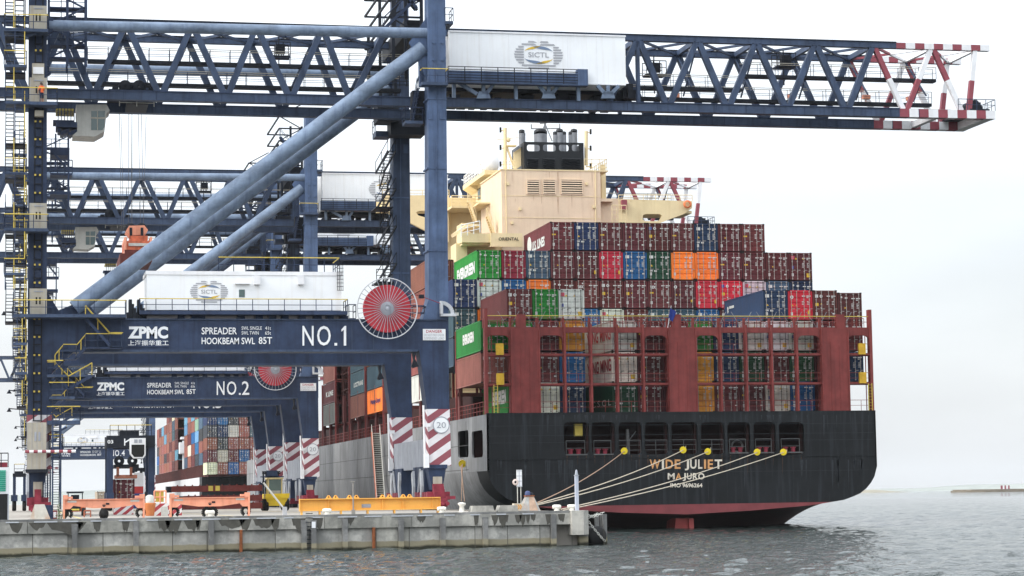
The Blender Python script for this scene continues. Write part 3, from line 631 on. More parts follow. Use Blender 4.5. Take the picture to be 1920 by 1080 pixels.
for i in range(len(lv) - 1):
    left = i % 2 == 0
    off = 22 if lv[i] > 600 else 0
    xa, xb = (10 + off, 26 + off * .7) if left else (28 + off * .6, 46 + off * .1)
    a, b_ = c(xa, lv[i]), c(xa, lv[i + 1]); w_ = c(xb, lv[i]).x - a.x
    m = MB(); m.stair((a.x, YC - 1.6 if left else YC + 1.2, a.z), (a.x, YC + 1.2 if left else YC - 1.6, b_.z), (w_, 0, 0), 0, i % 2, 9)
    for xx in (xa, xb): q = c(xx, lv[i]); m.bar((q.x, YC - 1.65, q.z), (q.x, YC - 1.65, b_.z), .07, mi=1 if xx == xb else 0)
    B2('leg_stair', [navy, yellow], m)
    if i % 3 != 1:
        xa, xb = (28 + off * .6, 44 + off * .1) if left else (10 + off, 25 + off * .7)
        a, b_ = c(xa, lv[i]), c(xa, lv[i + 1]); w_ = c(xb, lv[i]).x - a.x
        m = MB(); m.stair((a.x, YC + 3.4 if left else YC + 1.6, a.z), (a.x, YC + 1.6 if left else YC + 3.4, b_.z), (w_, 0, 0), 0, 0, 8); m.box((c(9 + off, lv[i]).x, YC + 1.2, a.z - .12), (c(48, lv[i]).x, YC + 3.6, a.z)); m.bar((c(47, 0).x, YC + 1.4, a.z), (c(47, 0).x, YC + 1.4, b_.z), .1); B2('leg_stair', [darksteel, yellow], m)
for yy in (587, 733, 767):
    q = c(22 if yy < 700 else 32, yy); m = MB(); m.lathe([(.04, .3), (.08, .2), (.2, 0), (.0, 0)], (q.x - .6, YC - 1.0, q.z - .25), 10); m.bar((q.x - .6, YC - 1, q.z), (q.x + .6, YC - 1, q.z - .1), .08); B2('horn_light', darksteel, m)
# land side machinery clutter beyond the leg
m = MB(); xa, xb = c(92, 30).x, c(163, 30).x
for k, z_ in enumerate([c(100, yy).z for yy in (-40, 0, 32, 70, 95)]):
    m.box((xa, YC + 3, z_), (xb, YC + 4.6, z_ + .12)); m.rail((xa, YC + 3, z_), (xb, YC + 3, z_), 1.1, 1.0, .04)
    m.bar((xa + (xb - xa) * (k % 2), YC + 3, z_), (xb - (xb - xa) * (k % 2), YC + 3, z_ + 1.5), .14)
for xx in (xa, (xa + xb) / 2, xb): m.bar((xx, YC + 3, c(100, 110).z), (xx, YC + 3, c(100, -80).z), .2); m.bar((xx, YC + 6, c(100, 110).z), (xx, YC + 6, c(100, -80).z), .16)
m.box((xa + 1.4, YC + 3.2, c(100, 28).z), (xb - .8, YC + 5, c(100, 12).z)); B2('machinery_frame', navy, m)
m = MB(); xa, xb = c(95, 250).x, c(130, 250).x
m.box((xa, YC + 3, c(100, 280).z), (xb, YC + 6, c(100, 266).z)); m.rail((xa, YC + 3, c(100, 315).z), (xb + .3, YC + 3, c(100, 315).z), 1.1, .6, .04); m.box((xa, YC + 3, c(100, 318).z), (xb + .3, YC + 5, c(100, 314).z))
m.bar((xa, YC + 3, c(100, 268).z), (xb, YC + 3, c(100, 310).z), .18); m.bar((xb, YC + 3, c(100, 266).z), (xb, YC + 3, c(100, 380).z), .14); m.box((xa, YC + 3, c(100, 355).z), (xb + .2, YC + 5, c(100, 349).z)); B2('machinery_frame', navy, m)
# portal stairs with yellow rails
def run(pts, w_=.8, mat_=yellow):
    m = MB()
    for i in range(len(pts) - 1):
        a, b_ = c(*pts[i]), c(*pts[i + 1]); a.y = b_.y = YC - .9
        if abs(a.z - b_.z) > .3: m.stair(a, b_, (0, w_, 0), 0, 1)
        else: m.box((a.x, YC - .9, a.z - .15), (b_.x, YC - .1, a.z)); m.rail(a, b_, 1.05, 1.0, .035, 0, 1, 1)
    B2('portal_stair', [navy, mat_], m)
run([(160, 598), (206, 650), (230, 650)]); run([(228, 652), (160, 652), (143, 672), (118, 672), (103, 690)]); run([(88, 705), (104, 705), (128, 730), (172, 705)]) 
platform(88, 150, 790, YC - 1.4, YC, yellow, .3); platform(92, 140, 745, YC - 1.4, YC, yellow, .2); platform(88, 118, 704, YC - 1.3, YC, yellow, .2)
platform(92, 117, 842, YC - 1.4, YC + .5, yellow, .25)
m = MB()
for k in range(4):
    za_, zb_ = c(100, 955 - 42 * k).z, c(100, 955 - 42 * (k + 1)).z; xa_, xb_ = c(99, 900).x, c(111, 900).x
    m.stair((xa_, YC - 1.6 if k % 2 else YC + .6, za_), (xa_, YC + .6 if k % 2 else YC - 1.6, zb_), (xb_ - xa_, 0, 0), 0, 0, 9)
for xx in (98, 113): q = c(xx, 955); m.bar((q.x, YC - 1.6, q.z), (q.x, YC - 1.6, c(xx, 790).z), .12)
B2('leg_stair', [navy], m)
m = MB(); a, b_ = P(50, 880, YC - 1.6), P(87, 792, YC - 1.6); m.box((a.x, YC - 1.6, a.z), (b_.x, YC - .1, b_.z), 0); m.box((a.x - .1, YC - 1.7, a.z - .25), (b_.x + .1, YC - .1, a.z), 2)
for k in range(5): m.box((a.x + k * .38, YC - 1.62, a.z), (a.x + k * .38 + .02, YC - 1.6, b_.z), 1)
q0, q1 = P(57, 850, YC - 1.65), P(80, 805, YC - 1.65); m.box((q0.x + .3, YC - 1.64, q1.z - .9), (q0.x + .45, YC - 1.6, q1.z - .2), 1); m.box((q0.x + .6, YC - 1.64, q1.z - .9), (q0.x + .75, YC - 1.6, q1.z - .2), 1); B2('lift_cabin', [beige, grey, darksteel], m)
m = MB(); a = P(47, 847, YC - 2.0); b_ = P(142, 842, YC - 2.0)
for k in range(12): xx = a.x + (b_.x - a.x) * k / 12; m.tube((xx, YC - 2, a.z), (a.x + (b_.x - a.x) * (k + 1) / 12, YC - 2, a.z), .12, 8, mi=k % 2)
B2('barrier_boom', [tipred, tipwhite], m)
# trolley with operator cab (moves along the boom)
def build_trolley():
    tr = []
    m = MB(); q = bp(207, 172); x0_, x1_ = bp(205, 160).x, bp(290, 160).x
    m.box((x0_, YB + 1.2, zB1), (x1_, YBF - .3, zB1 + .35)); 
    for k in range(5): xx = x0_ + .3 + k * .75; m.box((xx, YB + 1.3, zB1 + .3), (xx + .5, YBF - 1, zB1 + .6 + .35 * (k % 2)))
    m.box((bp(240, 195).x, YB + 1.6, zB0 - .1), (bp(280, 195).x, YBF - .6, zB0 + .3)); t_ = B2('trolley', darksteel, m)
    m = MB()
    for xx in (236, 262): q = bp(xx, 157); m.lathe([(.1, 0), (.5, 0), (.55, .12), (.55, .3), (.5, .42), (.1, .42)], (q.x, YB + 1.1, q.z), 18, 'y')
    m.build('sheave', darksteel, t_)
    m = MB(); m.rail((bp(225, 198).x, YB + .9, zB0 - .4), (bp(290, 198).x, YB + .9, zB0 - .4), .6, 1.2, .04); m.build('handrail', palemetal, t_)
    # cab
    yc0, yc1 = YB + 1.6, YB + 4.6
    pts = xz([(143, 196), (200, 196), (206, 207), (200, 212), (196, 246), (178, 256), (136, 254), (145, 246), (143, 210)], YB + 1.6)
    m = MB(); m.prism(pts, yc0, yc1); cab = B2('operator_cab', M('cab_panel_grey', (.42, .42, .39), .6, .2, 1, .5, (.2, .18, .14)), m)
    m = MB(); m.prism(xz([(171, 208), (197, 208), (196, 238), (192, 244), (171, 244)], YB + 1.6), yc0 - .03, yc0 + .02); m.build('window', glass, cab)
    m = MB(); a, b_ = P(171, 222, YB + 1.5), P(197, 221, YB + 1.5); m.box((a.x, yc0 - .06, a.z), (b_.x, yc0 - .03, b_.z + .05)); a = P(182, 244, YB + 1.5); m.box((a.x, yc0 - .06, a.z), (a.x + .06, yc0 - .03, P(182, 208, YB + 1.5).z)); m.build('window_frame', beige, cab)
    m = MB()
    for k in range(6):
        q = P(109 + k * 6, 250, YB + 1.4); m.bar((q.x, yc0, P(110, 232, YB + 1.4).z), (q.x, yc0, P(110, 195, YB + 1.4).z), .07)
    a, b_ = P(105, 237, YB + 1.4), P(145, 228, YB + 1.4); m.box((a.x, yc0, a.z), (b_.x, yc1, b_.z)); a, b_ = P(105, 206, YB + 1.4), P(140, 203, YB + 1.4); m.box((a.x, yc0, a.z), (b_.x, yc1, b_.z), 1)
    for k in range(7): q = P(108 + k * 5, 246 + (k * 5) % 7, YB + 1.4); m.box((q.x, yc0 + .2, q.z), (q.x + .28, yc1 - 1, q.z + .3))
    m.box((P(100, 218, YB).x, YB + 2, P(97, 222, YB).z), (P(140, 200, YB).x, YB + 4, P(97, 217, YB).z)); B2('cab_gantry', [navy, yellow], m); 
    return t_
trolley = build_trolley()
crane_objs_trolley = [o for o in crane.children if o.name.split('.')[0] in ('trolley', 'operator_cab', 'cab_gantry')]
CR_LABELS = {2: 'second quayside crane, its beam lettered NO.2, standing just behind the nearest crane',
             3: 'third quayside crane, its beam lettering half hidden by the beam marked NO.2',
             4: 'farthest quayside crane, small NO.4 beam low beside the distant container ship'}
CR_Y = {2: 265.0, 3: 303.5, 4: 619.0}
for n_ in (2, 3, 4):
    cc = copy_tree(crane, crane.location + Vector((0, CR_Y[n_] - YC, 0)), None, skip=(bl,))
    cc['label'] = CR_LABELS[n_]
    o_ = bpy.data.objects.new('beam_lettering', beam_text(str(n_))); COL.objects.link(o_); o_.parent = cc; o_.location = bl.location
    dx = {2: 1.6, 3: 8.0, 4: 12.0}[n_]
    for ch in cc.children:
        if ch.name.split('.')[0] in ('trolley', 'operator_cab', 'cab_gantry'): ch.location.x += dx
# spreader hanging from the nearest crane
ys = YB + 1.2
s0 = P(258, 470, ys)
spr = thing('spreader', 'orange container spreader with twin sheaves hanging from the nearest crane boom', 'spreader', (s0.x, ys + 2.5, P(258, 505, ys).z))
m = MB(); m.prism(xz([(237, 430), (243, 420), (272, 419), (279, 428), (272, 437), (245, 438)], ys), ys + 1.2, ys + 3.6); m.build('headblock', salmon, spr)
for xx in (247, 268): m = MB(); q = P(xx, 423, ys); m.lathe([(.1, 0), (.42, 0), (.48, .1), (.48, .35), (.42, .45), (.1, .45)], (q.x, ys + 2, q.z), 18, 'y'); m.build('sheave', darksteel, spr)
m = MB(); a, b_ = P(245, 452, ys), P(278, 440, ys); m.box((a.x, ys + .8, a.z), (b_.x, ys + 4, b_.z)); a, b_ = P(233, 470, ys), P(284, 452, ys); m.box((a.x, ys, a.z), (b_.x, ys + 4.8, b_.z)); m.build('frame', orange, spr)
m = MB(); a, b_ = P(241, 461, ys - .1), P(278, 456, ys - .1); m.box((a.x, ys - .1, a.z), (b_.x, ys, b_.z)); m.build('nameplate', palemetal, spr)
for xx in (233, 281): m = MB(); a, b_ = P(xx, 478, ys), P(xx + 4, 445, ys); m.box((a.x, ys - .3, a.z), (b_.x, ys + 5, b_.z)); m.build('flipper_arm', salmon, spr)
m = MB(); a, b_ = P(233, 492, ys), P(284, 471, ys); m.box((a.x, ys - 1, a.z), (b_.x, ys + 6, b_.z)); a, b_ = P(224, 496, ys), P(246, 478, ys); m.box((a.x, ys - 1.2, a.z), (b_.x, ys + 6.2, b_.z)); m.build('telescopic_beam', M('rusty_red_steel', (.11, .03, .025), .7, .4, 1.5), spr)
for xx in (244, 265): m = MB(); a, b_ = P(xx, 445, ys), P(xx + 5, 424, ys); m.box((a.x, ys + 1.0, a.z), (b_.x, ys + 1.2, b_.z)); m.build('link_plate', darksteel, spr)
m = MB()
for xa, xb in ((225, 230), (230, 234), (243, 243), (250, 250), (262, 266), (268, 272), (278, 271), (249, 248)):
    a, b_ = P(xa, 205, ys), P(xb, 424, ys); m.tube((a.x, ys + 1.6 + (xa % 3), a.z), (b_.x, ys + 2.2, b_.z), .022, 5, cap=False)
m.build('hoist_rope', ropegrey, spr)
# ================================================================ container ship
YS = 199.0
XP, XS = P(913, 790, YS).x, P(1642, 790, YS).x; XC = (XP + XS) / 2; HB = (XS - XP) / 2
PITCH = (XS - XP) / 15
ZD = P(1275, 774, YS).z                                     # main deck at the stern
ZK = P(1300, 880, YS).z + .1                                # knuckle
def hullmat(name, c1, c2, split, rough, streak, scol):
    """topside paint above the boot-top, red antifouling below it"""
    m = M(name, c1, rough, .45, .35, streak, scol, spec=.2); t = m.node_tree; N = t.nodes; L = t.links; b = N['Principled BSDF']
    src = b.inputs['Base Color'].links[0].from_socket
    tc = N.new('ShaderNodeTexCoord'); s = N.new('ShaderNodeSeparateXYZ'); L.new(tc.outputs['Object'], s.inputs[0])
    g = N.new('ShaderNodeMath'); g.operation = 'GREATER_THAN'; g.inputs[1].default_value = split; L.new(s.outputs[2], g.inputs[0])
    nz = N.new('ShaderNodeTexNoise'); nz.inputs['Scale'].default_value = .8; nz.inputs['Detail'].default_value = 6; L.new(tc.outputs['Object'], nz.inputs[0])
    sc = N.new('ShaderNodeVectorMath'); sc.operation = 'SCALE'; sc.inputs[0].default_value = c2
    r = N.new('ShaderNodeMapRange'); r.inputs[3].default_value = .6; r.inputs[4].default_value = 1.3; L.new(nz.outputs[0], r.inputs[0]); L.new(r.outputs[0], sc.inputs['Scale'])
    mm = N.new('ShaderNodeMix'); mm.data_type = 'RGBA'; L.new(g.outputs[0], mm.inputs['Factor']); L.new(sc.outputs[0], mm.inputs['A']); L.new(src, mm.inputs['B'])
    L.new(mm.outputs['Result'], b.inputs['Base Color']); return m
hullblack = hullmat("hull_black_paint", (.0105, .012, .0135), (.22, .055, .06), 2.28, .55, .8, (.034, .040, .048))
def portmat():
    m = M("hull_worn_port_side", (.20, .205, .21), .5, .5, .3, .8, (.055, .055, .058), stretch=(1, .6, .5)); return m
maroonst = M("maroon_ship_steel", (.205, .044, .040), .6, .3, .8, .5, (.07, .02, .018))
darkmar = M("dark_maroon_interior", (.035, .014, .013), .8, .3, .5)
cream = M("cream_ship_paint", (.72, .565, .41), .55, .12, .3, .32, (.5, .33, .22))
cream2 = M("yellow_cream_ship_paint", (.73, .60, .36), .55, .12, .4, .25, (.45, .3, .16))
funnelblack = M("funnel_black_paint", (.014, .016, .019), .5, .25, .6)
soot = M("sooty_pipe_metal", (.21, .22, .24), .5, .3, 1, .4, (.06, .06, .06))
railred = M("red_rail_paint", (.2, .045, .04), .6, .2, 2)
hullport = portmat()
stainp = M('port_side_seam', (.06, .06, .062), .6, .4, 2)
ship = thing('container_ship', 'big black hulled container ship moored stern on to the viewer, WIDE JULIET on its transom', 'ship', (XC, YS + 100, 0))
def S(name, mats, mb, parent=None): return mb.build(name, mats, parent or ship)
# lower hull, lofted from the transom forward
us = [math.sin(math.radians(a)) for a in range(-90, 91, 5)]
h0p = [(0, 1.35), (.33, 1.6), (.65, 2.0), (.82, 2.45), (.90, 2.95), (.955, 3.7), (.985, 4.6), (1.0, ZK)]
def h0(u):
    u = abs(u)
    for (a, za), (b, zb) in zip(h0p, h0p[1:]):
        if u <= b: return za + (zb - za) * (u - a) / (b - a)
    return ZK
stt = [0, 1.5, 3, 5, 7, 9, 11, 13, 16, 19, 23, 28, 34, 42, 55, 230, 252]
vs = []; fs = []
for t in stt:
    tt = min(t, 45) / 45; q = 1.45 + 18 * tt ** 1.6; wd = HB if t < 240 else .5
    for u in us: vs.append((XC + u * wd, YS + t, ZK if abs(u) > .9999 else max(h0(u) - 12 * tt ** 1.25 * (1 - abs(u) ** q) - 3 * tt * (1 - abs(u)) ** .5 * 0, -9)))
n = len(us)
for j in range(len(stt) - 1):
    for i in range(n - 1): fs.append((j * n + i, j * n + i + 1, (j + 1) * n + i + 1, (j + 1) * n + i))
m = MB()
for j in range(len(stt) - 1):
    for i in range(n - 1): pass
hullshade = hullmat("hull_underside_painted_shade", (.0105, .012, .0135), (.075, .022, .022), 2.28, .6, .5, (.03, .03, .03))  # darker red below the boot-top: the underside's shade is put into the colour
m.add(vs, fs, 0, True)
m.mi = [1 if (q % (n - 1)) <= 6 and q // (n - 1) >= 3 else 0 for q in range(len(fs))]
hull = S('hull', [hullshade, hullport], m)
# side plates above the knuckle; the port one has two mooring openings near the stern
def yp(x, y):                                                # pixel on the port side plane -> (y, z)
    d = ray(x, y); t = XP / d[0]; return d[1] * t, EYE + d[2] * t
ho = []
for xa, xb in ((859, 878), (885, 905)):
    ya, zt_ = yp(xb, 806); yb, zb_ = yp(xa, 859); ho.append(rrect(ya, zb_, yb, zt_, .45))
v_, f_ = plate([(YS, ZK), (YS + 230, ZK), (YS + 230, ZD), (YS, ZD)], ho, .16)
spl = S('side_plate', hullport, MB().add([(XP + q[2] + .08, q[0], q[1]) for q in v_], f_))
m = MB()
for z in (ZD - 2.6, ZK + .2): m.box((XP - .015, YS + 9, z), (XP + .02, YS + 230, z + .06))
for k in range(16): m.box((XP - .012, YS + 10 + 8 * k, ZK + .1), (XP + .02, YS + 10.05 + 8 * k, ZD - .3))
m.build('weld_seam', stainp, spl)
v_, f_ = plate([(YS, ZK), (YS + 230, ZK), (YS + 230, ZD), (YS, ZD)], [], .16)
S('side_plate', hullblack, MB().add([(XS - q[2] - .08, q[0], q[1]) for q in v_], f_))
# transom with nine openings
ops = [(1058, 1104), (1110, 1153), (1161, 1203), (1210, 1252.5), (1260, 1307), (1315, 1358), (1365, 1406), (1414, 1454), (1462, 1507)]
holes = []
for xa, xb in ops:
    a, b = P(xa, 852, YS), P(xb, 791.5, YS); holes.append(rrect(a.x, a.z, b.x, b.z, .42))
ZM = holes[0][-1][1]; zmo = P(1280, 852, YS).z; zmt = P(1280, 791.5, YS).z
outl = [(XP, ZD), (XS, ZD)] + [(XC + u * HB, h0(u)) for u in us[::-1]]
v_, f_ = plate(outl, holes, .2)
tr = S('transom', hullblack, MB().add([(q[0], YS + .1 - q[2], q[1]) for q in v_], f_))
m = MB()
a, b = P(914, 858, YS), P(1641, 852, YS); m.bar((a.x, YS - .03, zmo - .28), (b.x, YS - .03, zmo - .28), .06, .09)
m.box((XP, YS - .03, ZD - .02), (XS, YS + .4, ZD + .1)); m.build('rubbing_strake', hullblack, tr)
rstain = M('rust_run', (.055, .032, .022), .8, .4, 3); pale_run = M('salt_run', (.034, .038, .044), .8, .3, 3)
for nm, mt, lst in (('rust_run', rstain, [(xa + (xb - xa) * f, 853, random.uniform(8, 40), random.uniform(1.2, 3)) for xa, xb in ops for f in (.12, .55, .9)]), ('salt_run', pale_run, [(random.uniform(920, 1636), random.choice((778, 862, 862)), random.uniform(12, 60), random.uniform(1, 6)) for k in range(80)])):
    m = MB()
    for x, y, h, w_ in lst:
        if 800 > y > 770 and 1050 < x < 1515: h = min(h, 10)
        if y > 800 and (x < 960 or x > 1600): h = min(h, 22)
        q0, q1 = P(x, y, YS - .02), P(x + random.uniform(-.5, .5), y + h, YS - .02); hw = w_ / 36; n = 6; L_, R_ = [], []
        for i in range(n + 1): t = i / n; c_ = q0.lerp(q1, t); ww = hw * (1 - t) ** .7 * random.uniform(.6, 1.1); L_.append((c_.x - ww, YS - .015, c_.z)); R_.append((c_.x + ww, YS - .015, c_.z))
        m.add(L_ + R_, [(i, i + 1, n + 2 + i, n + 1 + i) for i in range(n)], 0)
    m.build(nm, mt, tr)['kind'] = 'stuff'
m = MB()
for z in (5.2, 8.05, ZD - 1.1, ZD - 2.0): m.box((XP + .2, YS - .012, z), (XS - .2, YS + .02, z + .03)) if z != 5.2 else m.box((XC - 17.8, YS - .012, z), (XC + 17.8, YS + .02, z + .03))
for k in range(1, 9): xx = XP + k * (XS - XP) / 9; m.box((xx, YS - .012, 2.6 if 2 <= k <= 7 else 4.8), (xx + .03, YS + .02, zmo - .4))
m.build('weld_seam', pale_run, tr)
# name lettering
namemat = M("ship_name_paint", (.72, .66, .56), .6, .12, .8); namerust = M("ship_name_rusty_paint", (.66, .34, .14), .6, .2, 1.2)
m = MB(); YT = YS - .035
lets = [('W', 1218, 1238, 1), ('I', 1241, 1245, 0), ('D', 1248, 1262, 1), ('E', 1265, 1276, 1), ('J', 1284, 1292, 0), ('U', 1294, 1306, 0), ('L', 1309, 1317, 0), ('I', 1320, 1324, 1), ('E', 1327, 1337, 1), ('T', 1340, 1354, 0)]
for ch, xa, xb, rs in lets: text_px(m, ch, xa, 861.5, xb, 879 if ch != 'J' else 882, YT, .025, rs)
for ch, xa, xb, rs in [('M', 1252, 1265, 0), ('A', 1267, 1278, 1), ('J', 1280, 1286, 0), ('U', 1288, 1297, 0), ('R', 1299, 1308, 0), ('O', 1309, 1321, 0)]: text_px(m, ch, xa, 887, xb, 899 if ch != 'J' else 902, YT, .025, rs)
text_px(m, 'IMO 9696264', 1257, 906, 1317, 914, YT, .03, 0)
m.build('ship_name', [namemat, namerust], tr)
# mooring deck behind the openings
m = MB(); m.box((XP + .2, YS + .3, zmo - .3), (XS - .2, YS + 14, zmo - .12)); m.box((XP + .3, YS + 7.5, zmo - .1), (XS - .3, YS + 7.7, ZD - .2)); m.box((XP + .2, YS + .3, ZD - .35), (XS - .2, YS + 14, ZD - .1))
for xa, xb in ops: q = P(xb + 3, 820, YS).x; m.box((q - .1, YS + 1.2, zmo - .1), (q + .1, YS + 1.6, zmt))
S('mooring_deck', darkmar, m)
for i, (xa, xb) in enumerate(ops):
    m = MB(); a, b = P(xa, 852, YS).x, P(xb, 852, YS).x
    if i in (0, 1, 6, 7, 8):
        m.box((a + .15, YS - .12, zmo + .02), (b - .15, YS + .3, zmo + .14), 1)
        for t in (.3, .62): m.tube((a + (b - a) * t, YS + .4, zmo), (a + (b - a) * t, YS + .4, zmo + .55), .2, 10, mi=0); m.tube((a + (b - a) * t, YS + .4, zmo + .5), (a + (b - a) * t, YS + .4, zmo + .6), .28, 10, mi=0)
        m.rail((a + .25, YS + .25, zmo), (b - .3, YS + .25, zmo), 1.35, 1.6, .035, 1, 1)
    else: m.rail((a, YS + .25, zmo), (b, YS + .25, zmo), 1.35, 1.0, .03, 1, 2)
    if i == 2: m.tube((a + 1.1, YS + 1, zmo), (a + 1.1, YS + 1, zmo + 2.4), .16, 8, mi=1); m.bar((a + 1.1, YS + 1, zmo + 1.2), (a + 1.9, YS + 1, zmo + 2.2), .07, mi=1)
    if i == 0: q, p_ = P(1082, 817, YS), P(1096, 794, YS); m.box((q.x, YS + .8, q.z), (p_.x, YS + 1.3, p_.z), 2)
    if i == 6: m.lathe([(.55, 0), (.62, .2), (.55, .4), (.42, .2), (.55, 0)], ((a + b) / 2, YS + .3, zmo + .7), 16, 'y', 1)
    S('fairlead', [redpaint, M('fairlead_grey', (.10, .10, .10), .6, .3, 2) if 'fairlead_grey' not in bpy.data.materials else bpy.data.materials['fairlead_grey'], yellow], m)
# rudder
xr = P(1271, 980, YS + 3).x
m = MB(); m.prism([(YS + 1.0, -3), (YS + 7.5, -3), (YS + 7.5, 1.2), (YS + 1.2, .95)], xr + .55, xr + 1.0, 0, 'x')
m.prism([(xr - 1.0, -3), (xr + .6, -3), (xr + .6, .95), (xr - .6, 1.0)], YS + 1.6, YS + 4.5); S('rudder', M('rudder_red', (.36, .07, .065), .5, .25, 1), m)
# ---------------------------------------------------------------- stern lashing frame
YFR = YS + .7
zf0, zf1, zf2, zf3 = ZD, P(1275, 720.5, YFR).z, P(1275, 665.5, YFR).z, P(1275, 615, YFR).z
xk = lambda k: XP + PITCH * k
holes = []; arch = {0, 2, 6, 8, 12, 14}
for k in range(15):
    if k in (1, 7, 13): continue
    x0, x1 = xk(k) + .16, xk(k + 1) - .16
    zt_ = P(1275, 629 if k in arch else 624, YFR).z
    holes.append(rrect(x0, zf2 + .14, x1, zt_, .55 if k in arch else .05, 5, True, False)); holes.append(rrect(x0, zf1 + .14, x1, zf2 - .14, .05)); holes.append(rrect(x0, zf0 + .02, x1, zf1 - .14, .05))
v_, f_ = plate([(XP + .05, zf0 - .0), (XS - .05, zf0), (XS - .05, zf3), (XP + .05, zf3)], holes, .3)
lf = S('lashing_frame', maroonst, MB().add([(q[0], YFR - q[2], q[1]) for q in v_], f_))
for k in (1, 7, 13):
    m = MB(); x0, x1 = xk(k) - .05, xk(k + 1) + .05; m.box((x0, YFR - .45, zf0), (x1, YFR + 1.0, zf3 - .05))
    for t in (.33, .66): xx = x0 + (x1 - x0) * t; m.box((xx - .035, YFR - .5, zf0), (xx + .035, YFR - .45, zf3 - 1.0 - t))
    for xx in (x0, x1): m.box((xx - .06, YFR - .55, zf0), (xx + .06, YFR - .45, zf3))
    q0, q1 = P({1: 968, 7: 1259, 13: 1567}[k], 615, YFR), P({1: 984, 7: 1275, 13: 1581}[k], 590, YFR); m.box((q0.x, YFR - .3, zf3 - .4), (q1.x, YFR + .3, q1.z)); m.build('pillar', maroonst, lf)
for k in range(2, 15):
    if k in (7, 8, 13, 14): continue
    m = MB(); m.box((xk(k) - .09, YFR - .42, zf0), (xk(k) + .09, YFR - .16, zf3 + .3)); m.build('post', maroonst, lf)
for xx, s in ((XP + .1, 1), (XS - .1, -1)):
    m = MB(); m.box((xx - .14, YFR - .35, zf0), (xx + .14, YFR + .3, P(1275, 580, YFR).z)); m.box((xx + .5 * s, YFR - .2, zf0), (xx + .56 * s, YFR - .1, zf3)); m.build('post', maroonst, lf)
for z in (zf1, zf2):
    m = MB(); m.box((XP + .2, YFR - .3, z - .06), (XS - .2, YFR + 1.1, z + .02)); wkk = m.build('catwalk', maroonst, lf)
    m = MB()
    for k in range(15):
        if k not in (1, 7, 13): m.tube((xk(k), YFR - .3, z + 1.0), (xk(k + 1), YFR - .3, z + 1.0), .025, 5); m.tube((xk(k), YFR - .3, z + .5), (xk(k + 1), YFR - .3, z + .5), .02, 5); m.tube((xk(k) + PITCH / 2, YFR - .3, z), (xk(k) + PITCH / 2, YFR - .3, z + 1.0), .025, 5)
    m.build('handrail', railred, wkk)
m = MB()
for k in range(15):
    if k not in (1, 7, 13): m.tube((xk(k), YFR - .3, zf0 + 1.1), (xk(k + 1), YFR - .3, zf0 + 1.1), .025, 5); m.tube((xk(k), YFR - .3, zf0 + .6), (xk(k + 1), YFR - .3, zf0 + .6), .02, 5); m.tube((xk(k) + PITCH / 2, YFR - .3, zf0), (xk(k) + PITCH / 2, YFR - .3, zf0 + 1.1), .025, 5)
m.build('handrail', railred, lf)
m = MB(); m.box((XP + .2, YFR - .1, zf3 - .02), (XS - .2, YFR + 1.2, zf3 + .06)); tw = m.build('catwalk', maroonst, lf)
m = MB(); m.rail((XP + .3, YFR - .1, zf3 + .05), (XS - .2, YFR - .1, zf3 + .05), 1.05, 1.2, .035, 1, 1, 0); m.rail((XP + .3, YFR + 1.1, zf3 + .05), (XS - .2, YFR + 1.1, zf3 + .05), .95, 1.2, .03, 1, 1, 1)
for k in range(15):
    xx = xk(k); m.box((xx - .1, YFR + .1, zf3), (xx + .1, YFR + .4, zf3 + .9), 1)
m.build('handrail', [yellow, railred], tw)
for k, z in ((0, zf1), (0, zf2), (14, zf1), (14, zf2)):
    m = MB(); xx = xk(k) + (1.35 if k == 0 else 1.45); m.box((xx - .35, YFR - .45, z + .0), (xx + .35, YFR - .2, z + 1.05)); 
    m.build('yellow_locker', M('locker_yellow', (.55, .33, .03), .5, .3, 2), lf)
m = MB()
for k, xx in ((0, XP + .75), (14, XS - .5)):
    m.bar((xx, YFR - .35, zf0), (xx, YFR - .35, zf1), .07); m.bar((xx + .35, YFR - .35, zf0), (xx + .35, YFR - .35, zf1), .07)
    for j in range(10): m.bar((xx, YFR - .35, zf0 + .28 * j), (xx + .35, YFR - .35, zf0 + .28 * j), .03)
m.build('ladder', yellow, lf)
for k in range(1, 15):                                      # crossed lashing rods over the catwalk
    if k in (5,): continue
    m = MB(); b0 = zf3 + .1; yy = YFR + .75
    m.bar((xk(k) - .1, yy, b0), (xk(k) - 1.0, yy + .2, b0 + 1.5), .045); m.bar((xk(k) + .1, yy, b0), (xk(k) + 1.0, yy + .2, b0 + 1.5), .045); m.tube((xk(k), yy, b0 - .1), (xk(k), yy, b0 + .5), .09, 6)
    m.build('lashing_rod', soot, lf)
# side deck structure: port edge posts, rails, hatch coaming
ZH = ZD + 2.6                                               # hatch cover level
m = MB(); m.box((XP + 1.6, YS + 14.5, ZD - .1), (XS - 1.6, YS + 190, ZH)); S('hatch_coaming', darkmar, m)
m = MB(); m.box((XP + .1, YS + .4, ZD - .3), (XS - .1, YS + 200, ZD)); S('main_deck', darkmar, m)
def rail_dk(y0, y1): 
    m = MB(); m.rail((XP + .15, y0, ZD), (XP + .15, y1, ZD), 1.2, 1.5, .035, 0, 2); S('deck_rail', railred, m)
for y0, y1 in ((YS + 1, YS + 14), (YS + 15, YS + 29), (YS + 30, YS + 60), (YS + 62, YS + 90), (YS + 92, YS + 130)): rail_dk(y0, y1)
bays = {'A': YS + 2.0, 'B': P(900, 500, 215.2).y, 'C': 229.4, 'D': 261.0, 'E': 275.6, 'F': 303.2, 'H': 318.2, 'I': 332.5, 'J': 347}
ZS = None
